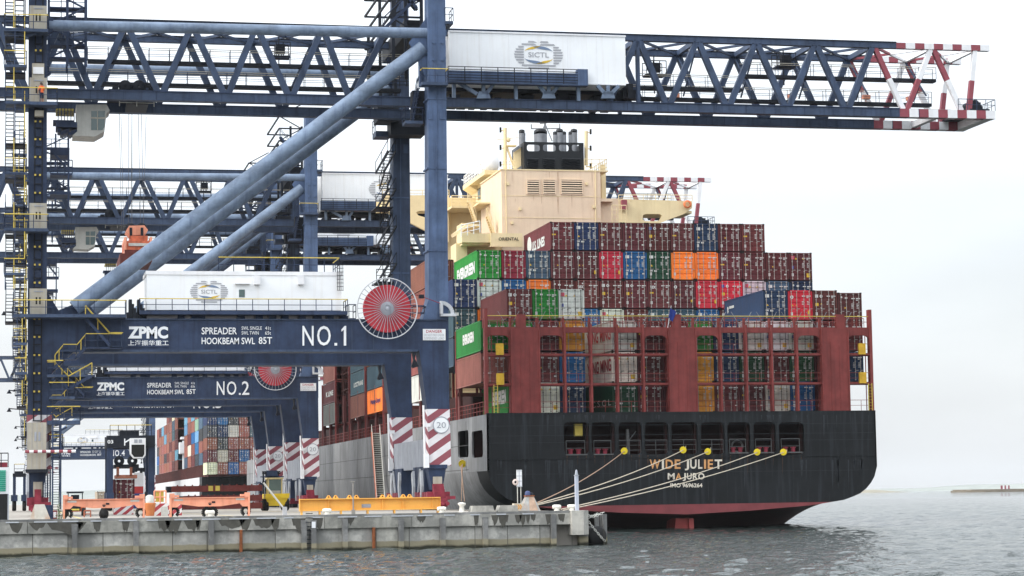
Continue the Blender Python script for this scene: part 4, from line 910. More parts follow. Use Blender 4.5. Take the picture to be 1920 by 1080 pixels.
def side_posts(y):
    m = MB()
    m.box((XP + .1, y - .25, ZD), (XP + .5, y + .25, ZH + 3.5)); m.box((XP + .1, y - .25, ZH - .35), (XP + 2.5, y + .25, ZH)); 
    for dy in (-.5, .5): m.bar((XP + .2, y + dy, ZD), (XP + .2, y + dy * .4, ZH), .14)
    S('side_stanchion', M('stanchion_maroon', (.14, .05, .048), .6, .2, 1) if 'stanchion_maroon' not in bpy.data.materials else bpy.data.materials['stanchion_maroon'], m)
for y in [YS + 14.3] + [bays['C'] - .9, bays['C'] + 6, bays['C'] + 13] + [261.0 - .9, 267, 274.4, 281.5, 288.4, 295, 302.5, 309, 315.8, 331, 345, 360]: side_posts(y)
# tall lashing bridges between the bays (seen along the port side)
def lash_bridge(y, top, w_=1.0, x1=None):
    m = MB(); zb = ZD; zt_ = top
    for xx in [XP + .12] + [xk(k) for k in range(1, 16)]: m.bar((xx, y, zb), (xx, y, zt_), .24, .3)
    z = ZH
    while z < zt_ - .5: m.box((XP + .1, y - w_ / 2, z - .08), (XS - .1, y + w_ / 2, z)); m.tube((XP + .1, y - w_ / 2, z + 1), (XS, y - w_ / 2, z + 1), .03, 5); z += 2.9
    S('lashing_bridge', maroonst, m)
lash_bridge(YS + 15, ZH + 6); lash_bridge(228.4, ZH + 6); lash_bridge(260.2, ZH + 8.5); lash_bridge(274.6, ZH + 8.5); lash_bridge(288.9, ZH + 8.5); lash_bridge(302.3, ZH + 8.5); lash_bridge(316.3, ZH + 6)
m = MB()                                                    # empty bay with cell guides and lashing gear between the port stacks
for k in range(7):
    yy = 290 + k * 1.9; m.bar((XP + .9, yy, ZH), (XP + .9, yy, ZH + 11), .14); m.bar((XP + .9, yy, ZH + 2 + (k * 3) % 7), (XP + .9, yy + 1.9, ZH + 3.2 + (k * 5) % 7), .1)
for j in range(6): m.box((XP + .8, 289.5, ZH + j * 2.2), (XP + 1.3, 302, ZH + j * 2.2 + .12))
m.box((XP + 3, 289.5, ZH), (XP + 5, 302, ZH + 11.5)); S('cell_guide', M('cell_guide_dark', (.05, .018, .016), .8, .4, 1), m)
# accommodation ladder on the port side
m = MB(); 
pts = []
for (x, y) in ((712, 812), (722, 948)):
    d = ray(x, y); t = (XP - .5) / d[0]; pts.append(Vector((XP - .5, d[1] * t, EYE + d[2] * t)))
m.stair(pts[1], pts[0], (-.95, 0, 0), 0, 0, 34); m.bar(pts[0] + Vector((-.95, -.1, .1)), pts[1] + Vector((-.95, -.1, .1)), .16, .3, mi=1)
m.add([pts[0] + Vector((0, .25, 0)), pts[0] + Vector((-.95, .25, 0)), pts[1] + Vector((-.95, .25, 0)), pts[1] + Vector((0, .25, 0))], [(0, 1, 2, 3)], 2)
for i in range(34): q = pts[0].lerp(pts[1], (i + .5) / 34); m.box((q.x - .95, q.y - .02, q.z), (q.x, q.y + .02, q.z + .09), 0)
S('gangway', [palemetal, M('gangway_orange', (.5, .14, .07), .6, .2, 2), M('gangway_brown', (.06, .045, .035), .8, .3, 2)], m)
# ---------------------------------------------------------------- engine casing, bridge, funnel
YK = 229.0
def kbox(m, x0, y0, x1, y1, Y, d, mi=0): a, b = P(x0, y1, Y), P(x1, y0, Y); m.box((a.x, Y, a.z), (b.x, Y + d, b.z), mi); return m
zk0 = ZD
a, b = P(942, 470, YK), P(1125, 321, YK)
m = MB(); m.box((a.x, YK, zk0), (b.x, YK + 11, b.z)); cas = S('engine_casing', cream, m)
m = MB()
for yy in (368, 409): z = P(1000, yy, YK).z; m.box((a.x - .02, YK - .03, z), (b.x, YK, z + .05))
m.box((a.x - .1, YK - .06, b.z - .05), (P(1140, 321, YK).x, YK + 11, b.z + .08)); m.build('deck_seam', cream2, cas)
for xa, xb in ((989, 1010), (1019, 1040), (1053, 1091)):
    m = MB(); p0, p1 = P(xa, 363, YK), P(xb, 338, YK); m.box((p0.x, YK - .02, p0.z), (p1.x, YK + .02, p1.z), 1)
    for k in range(6): z = p0.z + (p1.z - p0.z) * (k + .5) / 6; m.add([(p0.x, YK - .16, z - .05), (p1.x, YK - .16, z - .05), (p1.x, YK - .02, z + .09), (p0.x, YK - .02, z + .09)], [(0, 1, 2, 3)], 0)
    for (q0, q1) in (((p0.x - .1, p0.z - .1), (p1.x + .1, p0.z)), ((p0.x - .1, p1.z), (p1.x + .1, p1.z + .1)), ((p0.x - .1, p0.z), (p0.x, p1.z)), ((p1.x, p0.z), (p1.x + .1, p1.z))): m.box((q0[0], YK - .12, q0[1]), (q1[0], YK, q1[1]), 0)
    m.build('louvre_vent', [cream, black], cas)
m = MB(); rs_ = bpy.data.materials.get('casing_rust') or M('casing_rust', (.52, .36, .25), .7, .3, 2)
for x, y, h, w_ in ((1046, 323, 40, 3), (1046, 368, 36, 3.5), (1015, 364, 20, 2), (1000, 364, 14, 1.5), (1072, 364, 26, 2), (966, 372, 8, 1.2), (1110, 323, 30, 2), (960, 323, 22, 1.5), (1030, 322, 14, 1.5)):
    q0, q1 = P(x, y, YK), P(x, y + h, YK); hw = w_ / 34; L_, R_ = [], []
    for i in range(6): t = i / 5; L_.append((q0.x - hw * (1 - t) ** .6 * random.uniform(.6, 1), YK - .012, q0.z + (q1.z - q0.z) * t)); R_.append((q0.x + hw * (1 - t) ** .6 * random.uniform(.6, 1), YK - .012, q0.z + (q1.z - q0.z) * t))
    m.add(L_ + R_, [(i, i + 1, 7 + i, 6 + i) for i in range(5)], 0)
m.build('rust_run', rs_, cas)['kind'] = 'stuff'
m = MB(); zt2 = P(1000, 321, YK).z + .08; m.rail(P(1096, 321, YK + .5), P(1138, 321, YK + .5), 1.3, .8, .035, 0, 2); m.rail(P(944, 321, YK + .5), P(968, 321, YK + .5), 1.1, .8, .035, 0, 2); m.rail(P(1138, 321, YK + .5), P(1138, 321, YK + .5) + Vector((0, 9, 0)), 1.3, .9, .035, 0, 2); m.build('handrail', cream2, cas)
m = MB()
for x, y in ((952, 345), (975, 392), (1100, 345), (1113, 388), (960, 418)): q = P(x, y, YK); m.box((q.x - .12, YK - .18, q.z - .15), (q.x + .12, YK, q.z + .15))
q0, q1 = P(1116, 410, YK), P(1116, 322, YK); m.tube((q0.x, YK - .1, q0.z - 3), (q1.x, YK - .1, q1.z), .06, 6); m.tube((P(949, 400, YK).x, YK - .1, q0.z - 3), (P(949, 400, YK).x, YK - .1, q1.z), .05, 6); m.build('pipe_and_lamp', cream2, cas)
# funnel top
YU = YK + 1.0
a, b = P(983, 322, YU), P(1094, 268, YU)
hs = []
for xa, xb in ((988, 1012), (1018, 1042), (1048, 1066), (1072, 1088)): p0, p1 = P(xa, 283.5, YU), P(xb, 271.5, YU); hs.append(rrect(p0.x, p0.z, p1.x, p1.z, .25))
v_, f_ = plate([(a.x, a.z), (b.x, a.z), (b.x, b.z), (a.x, b.z)], hs, .12)
m = MB().add([(q[0], YU - q[2], q[1]) for q in v_], f_); zl = P(1000, 286, YU).z; m.box((a.x, YU + .1, a.z), (b.x, YU + 6, zl)); m.box((a.x, YU, zl), (a.x + .1, YU + 6, b.z)); m.box((b.x - .1, YU, zl), (b.x, YU + 6, b.z)); fu = S('funnel', funnelblack, m)
for xa, xb in ((988, 1009), (1018, 1040), (1053, 1088)):
    m = MB(); p0, p1 = P(xa, 318, YU), P(xb, 296, YU)
    for k in range(6): z = p0.z + (p1.z - p0.z) * k / 6; m.add([(p0.x, YU - .3, z), (p1.x, YU - .3, z), (p1.x, YU - .07, z + .17), (p0.x, YU - .07, z + .17)], [(0, 1, 2, 3)], 0)
    m.build('louvre_vent', funnelblack, fu)
m = MB(); m.prism(xz([(969, 322), (983, 322), (983, 268), (969, 281)], YU), YU + 1.5, YU + 1.7); m.build('side_screen', cream2, fu)
m = MB(); m.prism(xz([(968, 322), (983, 322), (983, 307), (968, 317)], YU), YU + 1.2, YU + 1.4); m.prism(xz([(968, 282), (983, 272), (983, 268), (968, 278)], YU), YU + 1.2, YU + 1.4); m.build('side_screen', soot, fu)
for x, yt, r, big in ((979, 247, .32, 0), (983, 252, .16, 0), (1017, 247, .72, 1), (1042, 250, .26, 0), (1050, 246, .38, 0), (1058, 250, .26, 0), (1071, 250, .26, 0), (1077, 246, .36, 0)):
    m = MB(); p0, p1 = P(x, 300, YU + 2), P(x, yt + 3, YU + 2); yy = YU + 2 + (r if big else 0)
    m.tube((p0.x, yy, p0.z), (p0.x, yy, p1.z), r, 16, mi=0); m.tube((p0.x, yy, p1.z), (p0.x + .03, yy + .1, p1.z + .28), r * 1.02, 16, mi=1); m.build('exhaust_pipe', [soot, funnelblack], fu)
m = MB(); q = P(1022, 232, 244)
m.bar((q.x, 244, q.z - 6), (q.x, 244, q.z + 1), .2); m.bar((q.x - 1.6, 244, q.z - .6), (q.x + 1.7, 244, q.z - .5), .12); m.bar((q.x - 1.6, 244, q.z - .6), (q.x - 1.6, 244, q.z - .1), .12); m.bar((q.x + 1.7, 244, q.z - .6), (q.x + 1.7, 244, q.z), .12); m.bar((q.x - .6, 244, q.z + .1), (q.x + .6, 244, q.z + .3), .3); m.bar((q.x - .8, 244, q.z - 2), (q.x, 244, q.z), .1); m.bar((q.x + .8, 244, q.z - 2), (q.x, 244, q.z), .1); S('radar_mast', soot, m)
def mast(xpx, y0, y1, Y, arms):
    m = MB(); p0, p1 = P(xpx, y0, Y), P(xpx, y1, Y); m.tube(p0, p1, .2, 8); 
    for yy, d in arms: q = P(xpx, yy, Y); m.bar(q, q + Vector((d, 0, 0)), .1); m.box((q.x + d - .09, Y - .09, q.z - .2), (q.x + d + .09, Y + .09, q.z + .35), 1)
    S('signal_mast', [cream2, black], m)
mast(947, 322, 240, YK + 3, ((245, -.5), (278, -.5), (309, -.5))); mast(1099, 310, 246, YK + 2, ((248, .5), (279, .5), (312, .5)))
m = MB(); p0, p1 = P(950, 322, YK + 3), P(950, 275, YK + 3); m.bar(p0 + Vector((1.0, 0, 0)), p1, .2); m.box((p1.x, YK + 2.6, p1.z), (p1.x + 1.0, YK + 3.4, p1.z + .15)); q = P(953, 262, YK + 3); m.lathe([(.01, -.3), (.25, -.15), (.25, .15), (.01, .3)], q, 10); m.bar(P(932, 262, YK + 3), P(972, 258, YK + 3), .06); S('signal_mast', cream2, m)
# bridge house with wings
YW = 247.0
m = MB(); a, b = P(836, 620, YW), P(1130, 372, YW); m.box((a.x, YW + 1, ZD), (b.x, YW + 12, b.z)); bh = S('bridge_house', cream2, m)
p0, p1 = P(925, 374, 238), P(925, 322, 238); xw = p0.x; zw0, zw1 = p0.z, p1.z
m = MB(); m.box((xw, 238, zw0), (P(945, 340, 238).x, 250, zw1)); m.prism([(238.0, zw0 - 4.5), (241.5, zw0 - 4.5), (241.5, zw0), (238.0, zw0)], xw + .4, P(945, 340, 238).x, 0, 'x'); whh = S('wheelhouse', cream2, m)
m = MB(); m.box((xw - 1.0, 237.6, zw1 - .35), (P(945, 340, 238).x, 250.3, zw1 + .12)); m.prism([(xw, zw1 - .35), (xw - 1.0, zw1 - .35), (xw, zw1 - 1.0)], 246.5, 250.2); m.build('roof_overhang', cream2, whh)
for k in range(4): m = MB(); yy = 240 + k * 1.7; m.prism([(yy, zw1 - 2.05), (yy + 1.3, zw1 - 2.05), (yy + 1.3, zw1 - .75), (yy, zw1 - .75)], xw - .06, xw + .02, 0, 'x'); m.build('window', glass, whh)
m = MB(); m.rail((xw - .9, 237.8, zw1 + .1), (xw - .9, 250, zw1 + .1), 1.1, .9, .05, 0, 2); m.build('roof_rail', tipwhite, whh)
m = MB(); m.box((xw - 3.6, 243.5, zw0 - .25), (xw, 250, zw0 + .0)); m.rail((xw - 3.6, 243.5, zw0), (xw, 243.5, zw0), 1.1, .9, .05, 0, 2); m.build('wing_deck', cream2, whh)
m = MB(); q = P(918, 306, YW - 1); m.lathe([(.01, -1.1), (.75, -1.0), (1.05, -.5), (1.1, 0), (1.0, .6), (.6, 1.05), (.01, 1.15)], q, 20); m.tube(q + Vector((0, 0, -3.0)), q + Vector((0, 0, -1.0)), .3, 10, r2=.22, mi=1); m.tube(q + Vector((0, 0, -5)), q + Vector((0, 0, -3)), .55, 10, r2=.3, mi=1); S('radome', [tipwhite, cream2], m)
for s in (-1, 1):
    wx = [(1122, 372), (1165, 373), (1298, 377), (1298, 390), (1283, 401), (1240, 417), (1160, 470), (1122, 470)] if s > 0 else [(842, 366), (717, 366), (717, 394), (732, 401), (760, 413), (842, 455)]
    hole = [(1206, 403), (1212, 401), (1237, 401), (1241, 404), (1238, 412), (1232, 414.5), (1209, 414.5), (1205, 411)] if s > 0 else [(780, 398), (787, 395), (812, 395), (812, 410), (800, 408), (785, 404)]
    v_, f_ = plate(xz(wx, YW), [xz(hole, YW)], .5); m = MB().add([(q[0], YW + .3 - q[2], q[1]) for q in v_], f_)
    q0, q1 = (P(1160, 377, YW), P(1298, 377, YW)) if s > 0 else (P(717, 368, YW), P(842, 368, YW))
    m.box((q0.x, YW + .3, q0.z - 1.3), (q1.x, YW + 5, q0.z - 1.0)); m.box((q0.x, YW + 4.8, q0.z - 1.3), (q1.x, YW + 5, q0.z)); wg = S('bridge_wing', cream2, m)
    m = MB(); m.rail(q0, q1, .7, 1.5, .04, 0, 1); m.build('handrail', cream2, wg)
m = MB(); q = P(1289, 383, YW - .3); m.lathe([(.28, -.1), (.48, -.1), (.48, .1), (.28, .1), (.28, -.1)], q, 16, 'y'); S('lifebuoy', M('lifebuoy_orange', (.7, .2, .08), .5, .2, 2), m)
# stepped decks left of the casing, name board, stairs
m = MB()
kbox(m, 866, 455, 942, 437, 226.5, 3.0); kbox(m, 920, 463, 980, 437, 226.2, .3); kbox(m, 866, 437, 882, 418, 235, 3); kbox(m, 898, 382, 925, 379, YK + 6, 5); kbox(m, 920, 442, 943, 380, YK + 6, 5); kbox(m, 866, 460, 920, 455, 227, 4); kbox(m, 855, 490, 876, 456, 228, 3); kbox(m, 874, 500, 980, 462, 229.5, 3)
m.prism(xz([(862, 430), (878, 418), (900, 421), (900, 424), (880, 424), (864, 436)], 228), 228, 233)
dk = S('aft_deck', cream2, m)
m = MB(); text_px(m, 'ORIENTAL', 935, 445, 973, 451, 226.1, .02); m.build('name_board', black, dk)
m = MB(); q0, q1 = P(865, 444, 226), P(900, 436, 226); m.rail(q0, q1, 1.2, .8, .045, 0, 2); m.build('handrail', tipwhite, dk)
m = MB(); a, b = P(893, 416, YK + 5), P(880, 378, YK + 5); m.stair(a, b, (0, .9, 0), 0, 0); a, b = P(926, 437, YK + 2), P(915, 405, YK + 2); m.stair(a, b, (0, .9, 0), 0, 0); q = P(1131, 350, YK + 4); m.bar((q.x, YK + 4, q.z - 2), (q.x, YK + 4, q.z + 2.4), .5); S('deck_stair', cream2, m)
m = MB(); kbox(m, 1120, 378, 1150, 372, YK + .2, 4); kbox(m, 1147, 420, 1160, 372, YK + 3, 3); kbox(m, 1120, 420, 1150, 376, YK + 1, 8); kbox(m, 1123, 372, 1127, 325, YK + .3, 3); S('aft_deck', cream, m)
m = MB(); a, b = P(1155, 420, YK + 2), P(1168, 372, YK + 2); m.rail(P(1148, 420, YK), P(1175, 420, YK), 2, .5, .04, 0, 3); S('deck_rail', cream2, m); m = MB(); m.box(P(1170, 385, YW - .3) - Vector((.3, .3, .5)), P(1170, 385, YW - .3) + Vector((.3, .3, .6))); S('fire_locker', tipred, m)
# ensign on the catwalk
q = P(1258, 590, YFR)
fl = thing('flag', 'small blue ensign drooping from a staff above the middle pillar of the stern frame', 'flag', (q.x, YFR - .4, zf3))
m = MB(); m.tube((q.x - .45, YFR - .4, zf3), (q.x - .1, YFR - .5, q.z + .8), .03, 5); m.build('flagstaff', tipwhite, fl)
m = MB(); nn = 7; g = []
for i in range(nn):
    for j in range(nn): u, v = i / (nn - 1), j / (nn - 1); g.append((q.x - .2 + .6 * u * (1 - .4 * (1 - v)) - .2 * (1 - v), YFR - .5 - .1 * math.sin(u * 8 + v * 2), q.z + .6 - .9 * (1 - v) - .4 * u))
m.add(g, [(i * nn + j, i * nn + j + 1, (i + 1) * nn + j + 1, (i + 1) * nn + j) for i in range(nn - 1) for j in range(nn - 1)], 0, True); m.build('cloth', M('ensign_blue', (.02, .04, .22), .7, .2, 2), fl)
# ---------------------------------------------------------------- shipping containers
CW, CH, CL = 2.40, 2.87, 12.19
cpaint = M("container_paint", (1, 1, 1), .5, .22, .5, .35, (.05, .03, .025), objcol=True)
cdoor = M("container_door_paint", (1, 1, 1), .5, .2, .8, .25, (.05, .03, .025), objcol=True)
cdark = M("container_casting", (.02, .016, .016), .7, .3, 2)
markw = M("container_white_marks", (.6, .6, .58), .6, .1, 2); marky = M("container_yellow_marks", (.65, .42, .03), .6, .1, 2); markp = M("container_red_marks", (.5, .08, .12), .6, .1, 2); markb = M("container_blue_marks", (.06, .09, .3), .6, .1, 2)
rodm = M("locking_bar_galvanised", (.34, .32, .30), .5, .2, 3); rodd = M("locking_bar_dark", (.06, .055, .05), .5, .2, 3)
def container_body(L):
    m = MB(); h = CW / 2
    for s in (-1, 1):
        n = int(L / .28); prof = []
        for i in range(n):
            y = .14 + (L - .28) * i / n; d = (L - .28) / n
            prof += [(y, 0), (y + d * .32, 0), (y + d * .5, 1), (y + d * .82, 1)]
        prof.append((L - .14, 0)); vs = []
        for y, k in prof: xx = s * (h - .02 - .045 * k); vs += [(xx, y, .16), (xx, y, CH - .1)]
        m.add(vs, [(2 * i, 2 * i + 2, 2 * i + 3, 2 * i + 1) for i in range(len(prof) - 1)])
        m.box((s * h, .0, .05), (s * (h - .1), L, .17)); m.box((s * h, 0, CH - .11), (s * (h - .08), L, CH - .005))
        for y in (0, L - .15): m.box((s * h, y, .1), (s * (h - .14), y + .15, CH - .1))
    m.box((-h + .03, .02, CH - .06), (h - .03, L - .02, CH - .03)); m.box((-h + .05, L - .08, .1), (h - .05, L - .04, CH - .06)); m.box((-h + .05, 0, .06), (h - .05, .12, .2)); m.box((-h + .05, 0, CH - .16), (h - .05, .12, CH - .03)); m.box((-h + .05, .1, .15), (h - .05, L - .1, .2))
    for x in (-h, h - .17):
        for y in (-.01, L - .17):
            for z in (0, CH - .12): m.box((x - .006, y - .004, z), (x + .176, y + .184, z + .12), 1)
    return m.mesh('body', [cpaint, cdark])
def door_mesh(s):
    m = MB(); x0, x1 = sorted((s * .02, s * (CW / 2 - .13))); prof = []
    z0, z1 = .2, CH - .16; n = 5
    for i in range(n):
        a = z0 + (z1 - z0) * i / n; d = (z1 - z0) / n
        prof += [(a, 0), (a + .56 * d, 0), (a + .66 * d, 1), (a + .9 * d, 1)]
    prof.append((z1, 0)); vs = []
    for z, k in prof: vs += [(x0, .03 + .06 * k, z), (x1, .03 + .06 * k, z)]
    m.add(vs, [(2 * i, 2 * i + 1, 2 * i + 3, 2 * i + 2) for i in range(len(prof) - 1)])
    for xx in (x0, x1): m.box((xx - .025, .0, z0), (xx + .025, .05, z1))
    return m.mesh('door', [cdoor])
def bar_mesh(x, mat_):
    m = MB(); m.tube((x, -.02, .1), (x, -.02, CH - .08), .028, 6)
    for z in (.16, .9, 1.9, CH - .2): m.box((x - .06, -.03, z), (x + .06, .02, z + .07))
    m.box((x, -.05, 1.05), (x + .3, -.02, 1.1)); return m.mesh('locking_bar', [mat_])
body40 = container_body(CL); doors = [door_mesh(-1), door_mesh(1)]
bars = {w_: [bar_mesh(x, w_) for x in (-.9, -.36, .36, .9)] for w_ in (rodm, rodd)}
def mark_mesh(kind, seed):
    R = random.Random(seed); m = MB(); Y = -.012
    def r(x0, z0, x1, z1, mi=0): m.add([(x0, Y, z0), (x1, Y, z0), (x1, Y, z1), (x0, Y, z1)], [(0, 1, 2, 3)], mi)
    def tri(x, z, s, mi=1): m.add([(x - s, Y, z), (x + s, Y, z), (x, Y, z + 1.6 * s)], [(0, 1, 2)], mi)
    for i, (xa, L) in enumerate(((.16, .34), (.62, .42))): r(xa, CH - .62, xa + L, CH - .53)
    r(.62, CH - .76, .82, CH - .69)
    for k in range(R.choice((3, 4, 5))):
        z = 1.75 - k * .13
        for xa in (.14, .66): r(xa, z, xa + R.uniform(.14, .3), z + .05)
    if R.random() < .6: r(.7, .55, .95, .68)
    r(-.98, .45, -.78, .75, 0)
    if kind == 'tex':
        put_text(m, 'tex', (-1.0, Y - .004, CH - .86), (.6, 0, 0), (0, 0, .36), .02, 0); r(-1.04, 1.52, -.66, 1.66, 1)
        m.lathe([(.0, 0), (.07, 0)], (-.5, Y, CH - .38), 8, 'y', 0, False)
    elif kind == 'plain': tri(-.5, 1.35, .09); m.lathe([(.0, 0), (.1, 0)], (-.85, Y, CH - .45), 8, 'y', 0, False); r(-.5, CH - .6, -.25, CH - .45)
    elif kind == 'box': r(-1.0, CH - .72, -.62, CH - .42, 0); r(-.45, CH - .66, -.32, CH - .48, 0); tri(-.8, 1.35, .12); r(-.98, .85, -.7, 1.0); r(-.55, .82, -.25, .97)
    elif kind == 'round': m.lathe([(.06, 0), (.17, 0)], (-.85, Y, CH - .68), 12, 'y', 0, False); tri(-.78, 1.35, .09); tri(-.4, 1.35, .09); r(.72, .55, .95, .9, 1)
    elif kind == 'mixed': r(-1.0, CH - .72, -.7, CH - .42, R.choice((0, 2, 3))); m.lathe([(.06, 0), (.15, 0)], (-.4, Y, CH - .58), 10, 'y', 0, False); r(-.98, 1.35, -.68, 1.65, 1); tri(-.4, 1.5, .09); tri(-.4, 1.2, -.09, 0)
    elif kind == 'reefer': r(-1.0, CH - .7, -.66, CH - .34, 2); tri(-.5, CH - .7, .12); tri(.3, CH - .7, .12); r(-.95, 1.2, -.75, 1.5, 3); r(.6, .35, .98, .75, 1)
    elif kind == 'bare': tri(-.5, 1.5, .08)
    return m.mesh('marking', [markw, marky, markp, markb])
marks = {(k, s): mark_mesh(k, s * 11 + i) for i, k in enumerate(('tex', 'plain', 'box', 'round', 'mixed', 'reefer', 'bare')) for s in range(3)}
CCOL = {'maroon': (.105, .026, .03), 'brown': (.125, .034, .03), 'dark red': (.22, .02, .035), 'red': (.52, .025, .05), 'navy': (.016, .034, .085), 'slate blue': (.045, .085, .13), 'blue': (.016, .1, .27), 'green': (.02, .21, .035), 'dark green': (.016, .06, .032), 'orange': (.8, .19, .035), 'amber': (.62, .25, .035), 'white': (.62, .62, .58), 'cream': (.62, .58, .45), 'grey': (.16, .17, .19), 'pale blue': (.12, .28, .42), 'rust brown': (.225, .083, .064), 'tan': (.42, .40, .32), 'dark grey': (.04, .045, .055), 'pale green': (.25, .42, .3)}
FINISH = {'tex': 'with a short white word', 'plain': 'with small white marks', 'box': 'with white door panels', 'round': 'with a round white emblem', 'mixed': 'with mixed stickers', 'reefer': 'with a purple emblem', 'bare': 'with bare doors'}
def container(color, loc, label, mark='plain', group=None, det=True, L=None):
    c0 = CCOL[color]; f = random.uniform(.82, 1.28); col = (c0[0] * f * random.uniform(.95, 1.12), c0[1] * f * random.uniform(.92, 1.12), c0[2] * f * random.uniform(.85, 1.1), 1)
    r = thing('shipping_container', label, 'container', loc, group)
    def sub(nm, me, par):
        o = bpy.data.objects.new(nm, me); COL.objects.link(o); o.parent = par; o.color = col; return o
    sub('body', body40, r)
    if det:
        rm = rodd if color in ('white', 'cream', 'tan') else rodm
        for i, s in enumerate((-1, 1)):
            d = sub('door', doors[i], r)
            for b_ in bars[rm][2 * i:2 * i + 2]: sub('locking_bar', b_, d)
        if mark: sub('marking', marks[(mark, random.randrange(3))], r)
    return r
def side_text(r, s, y0, y1, z0, z1, mat_, bold=.03, side=-1):
    m = MB(); x = side * (CW / 2 + .012)
    put_text(m, s, (x, y1, z0), (0, y0 - y1, 0), (0, 0, z1 - z0), bold)
    m.build('side_lettering', mat_, r, True)
ORD = ['first', 'second', 'third', 'fourth', 'fifth', 'sixth', 'seventh', 'eighth', 'ninth', 'tenth', 'eleventh', 'twelfth', 'thirteenth', 'fourteenth', 'fifteenth']
kx = lambda k: xk(k) + PITCH / 2
evgreen = M("white_side_lettering", (.62, .64, .6), .6, .15, 1)
# bay A, behind the stern frame
YA = YS + 2.6
za = {5: P(1020, 541.5, YA).z - CH, 4: P(1275, 600, YA).z - CH, 3: P(1275, 659, YA).z - CH, 2: ZD + .12}
za[4] = za[5] - 2.93; za[3] = za[4] - 2.93
tn = {5: 'standing above the frame walkway', 4: 'in the top opening', 3: 'in the middle opening', 2: 'in the bottom opening'}
A = {4: {0: ('green', 'plain'), 1: ('green', 'plain'), 2: ('maroon', 'plain'), 3: ('amber', 'bare'), 5: ('white', 'reefer'), 6: ('maroon', 'tex'), 7: ('maroon', 'plain'), 8: ('green', 'bare'), 9: ('navy', 'box'), 10: ('white', 'reefer'), 11: ('white', 'reefer'), 12: ('white', 'reefer'), 13: ('maroon', 'plain'), 14: ('maroon', 'plain')},
     3: {0: ('rust brown', 'box'), 1: ('rust brown', 'plain'), 2: ('maroon', 'plain'), 3: ('blue', 'box'), 5: ('white', 'reefer'), 6: ('maroon', 'plain'), 7: ('maroon', 'plain'), 8: ('amber', 'bare'), 9: ('navy', 'box'), 10: ('dark green', 'box'), 11: ('maroon', 'box'), 12: ('dark green', 'box'), 13: ('maroon', 'plain'), 14: ('navy', 'box')},
     2: {1: ('green', 'plain'), 2: ('white', 'reefer'), 3: ('navy', 'mixed'), 5: ('dark green', 'box'), 6: ('maroon', 'mixed'), 7: ('maroon', 'plain'), 8: ('amber', 'bare'), 9: ('maroon', 'mixed'), 10: ('maroon', 'tex'), 11: ('cream', 'reefer'), 12: ('blue', 'box'), 13: ('maroon', 'plain')},
     5: {1: ('maroon', 'mixed'), 2: ('green', 'plain'), 3: ('white', 'reefer'), 11: ('navy', 'box'), 12: ('red', 'round'), 13: ('maroon', 'mixed'), 14: ('maroon', 'plain')}}
GA = 'containers stacked behind the stern lashing frame'
CA = {}
for t in A:
    for k, (co, mk) in A[t].items():
        z = za[t] - (.22 if (t, k) == (5, 14) else 0)
        if t == 5: lab = f"{co} container {tn[5]}, {ORD[k if k < 5 else 14 - k]} bay from the ship's {'port' if k < 5 else 'starboard'} side" if k != 14 else "maroon container standing above the frame walkway at its outer right end"
        elif k in (1, 7, 13): lab = f"{co} container mostly hidden behind the {({1: 'left', 7: 'middle', 13: 'right'})[k]} maroon pillar, {({4: 'top', 3: 'middle', 2: 'bottom'})[t]} level"
        else: lab = f"{co} container {tn[t]} of the stern frame, {ORD[k]} bay from the left"
        CA[(t, k)] = container(co, (kx(k), YA, z), lab, mk, GA)
side_text(CA[(4, 0)], 'EVERGREEN', 3.2, 8.6, 1.1, 2.1, evgreen, .06); side_text(CA[(2, 1)], 'EVERGREEN', .8, 7.0, 1.0, 2.3, evgreen, .06)
for t in (4, 3): side_text(CA[(t, 5)], 'YANG MING', .3, 9.5, 1.1, 2.3, M('faded_red_lettering', (.42, .06, .07), .6, .2, 1) if 'faded_red_lettering' not in bpy.data.materials else bpy.data.materials['faded_red_lettering'], .03)
side_text(CA[(2, 5)], 'C S C L', .6, 8, .75, 1.35, evgreen, .01)
m = MB(); xx = -CW / 2 - .012; m.lathe([(.0, 0), (.2, 0)], (xx, 11.0, 2.0), 10, 'x', 0, False); m.add([(xx, 11.2, 2.0), (xx, 10.8, 1.7), (xx, 11.1, 1.5)], [(0, 1, 2)]); [m.add([(xx, 10.5 - .3 * k, 1.95), (xx, 10.28 - .3 * k, 1.95), (xx, 10.28 - .3 * k, 2.2), (xx, 10.5 - .3 * k, 2.2)], [(0, 1, 2, 3)]) for k in range(5)]; m.build('side_emblem', evgreen, CA[(5, 11)], True)
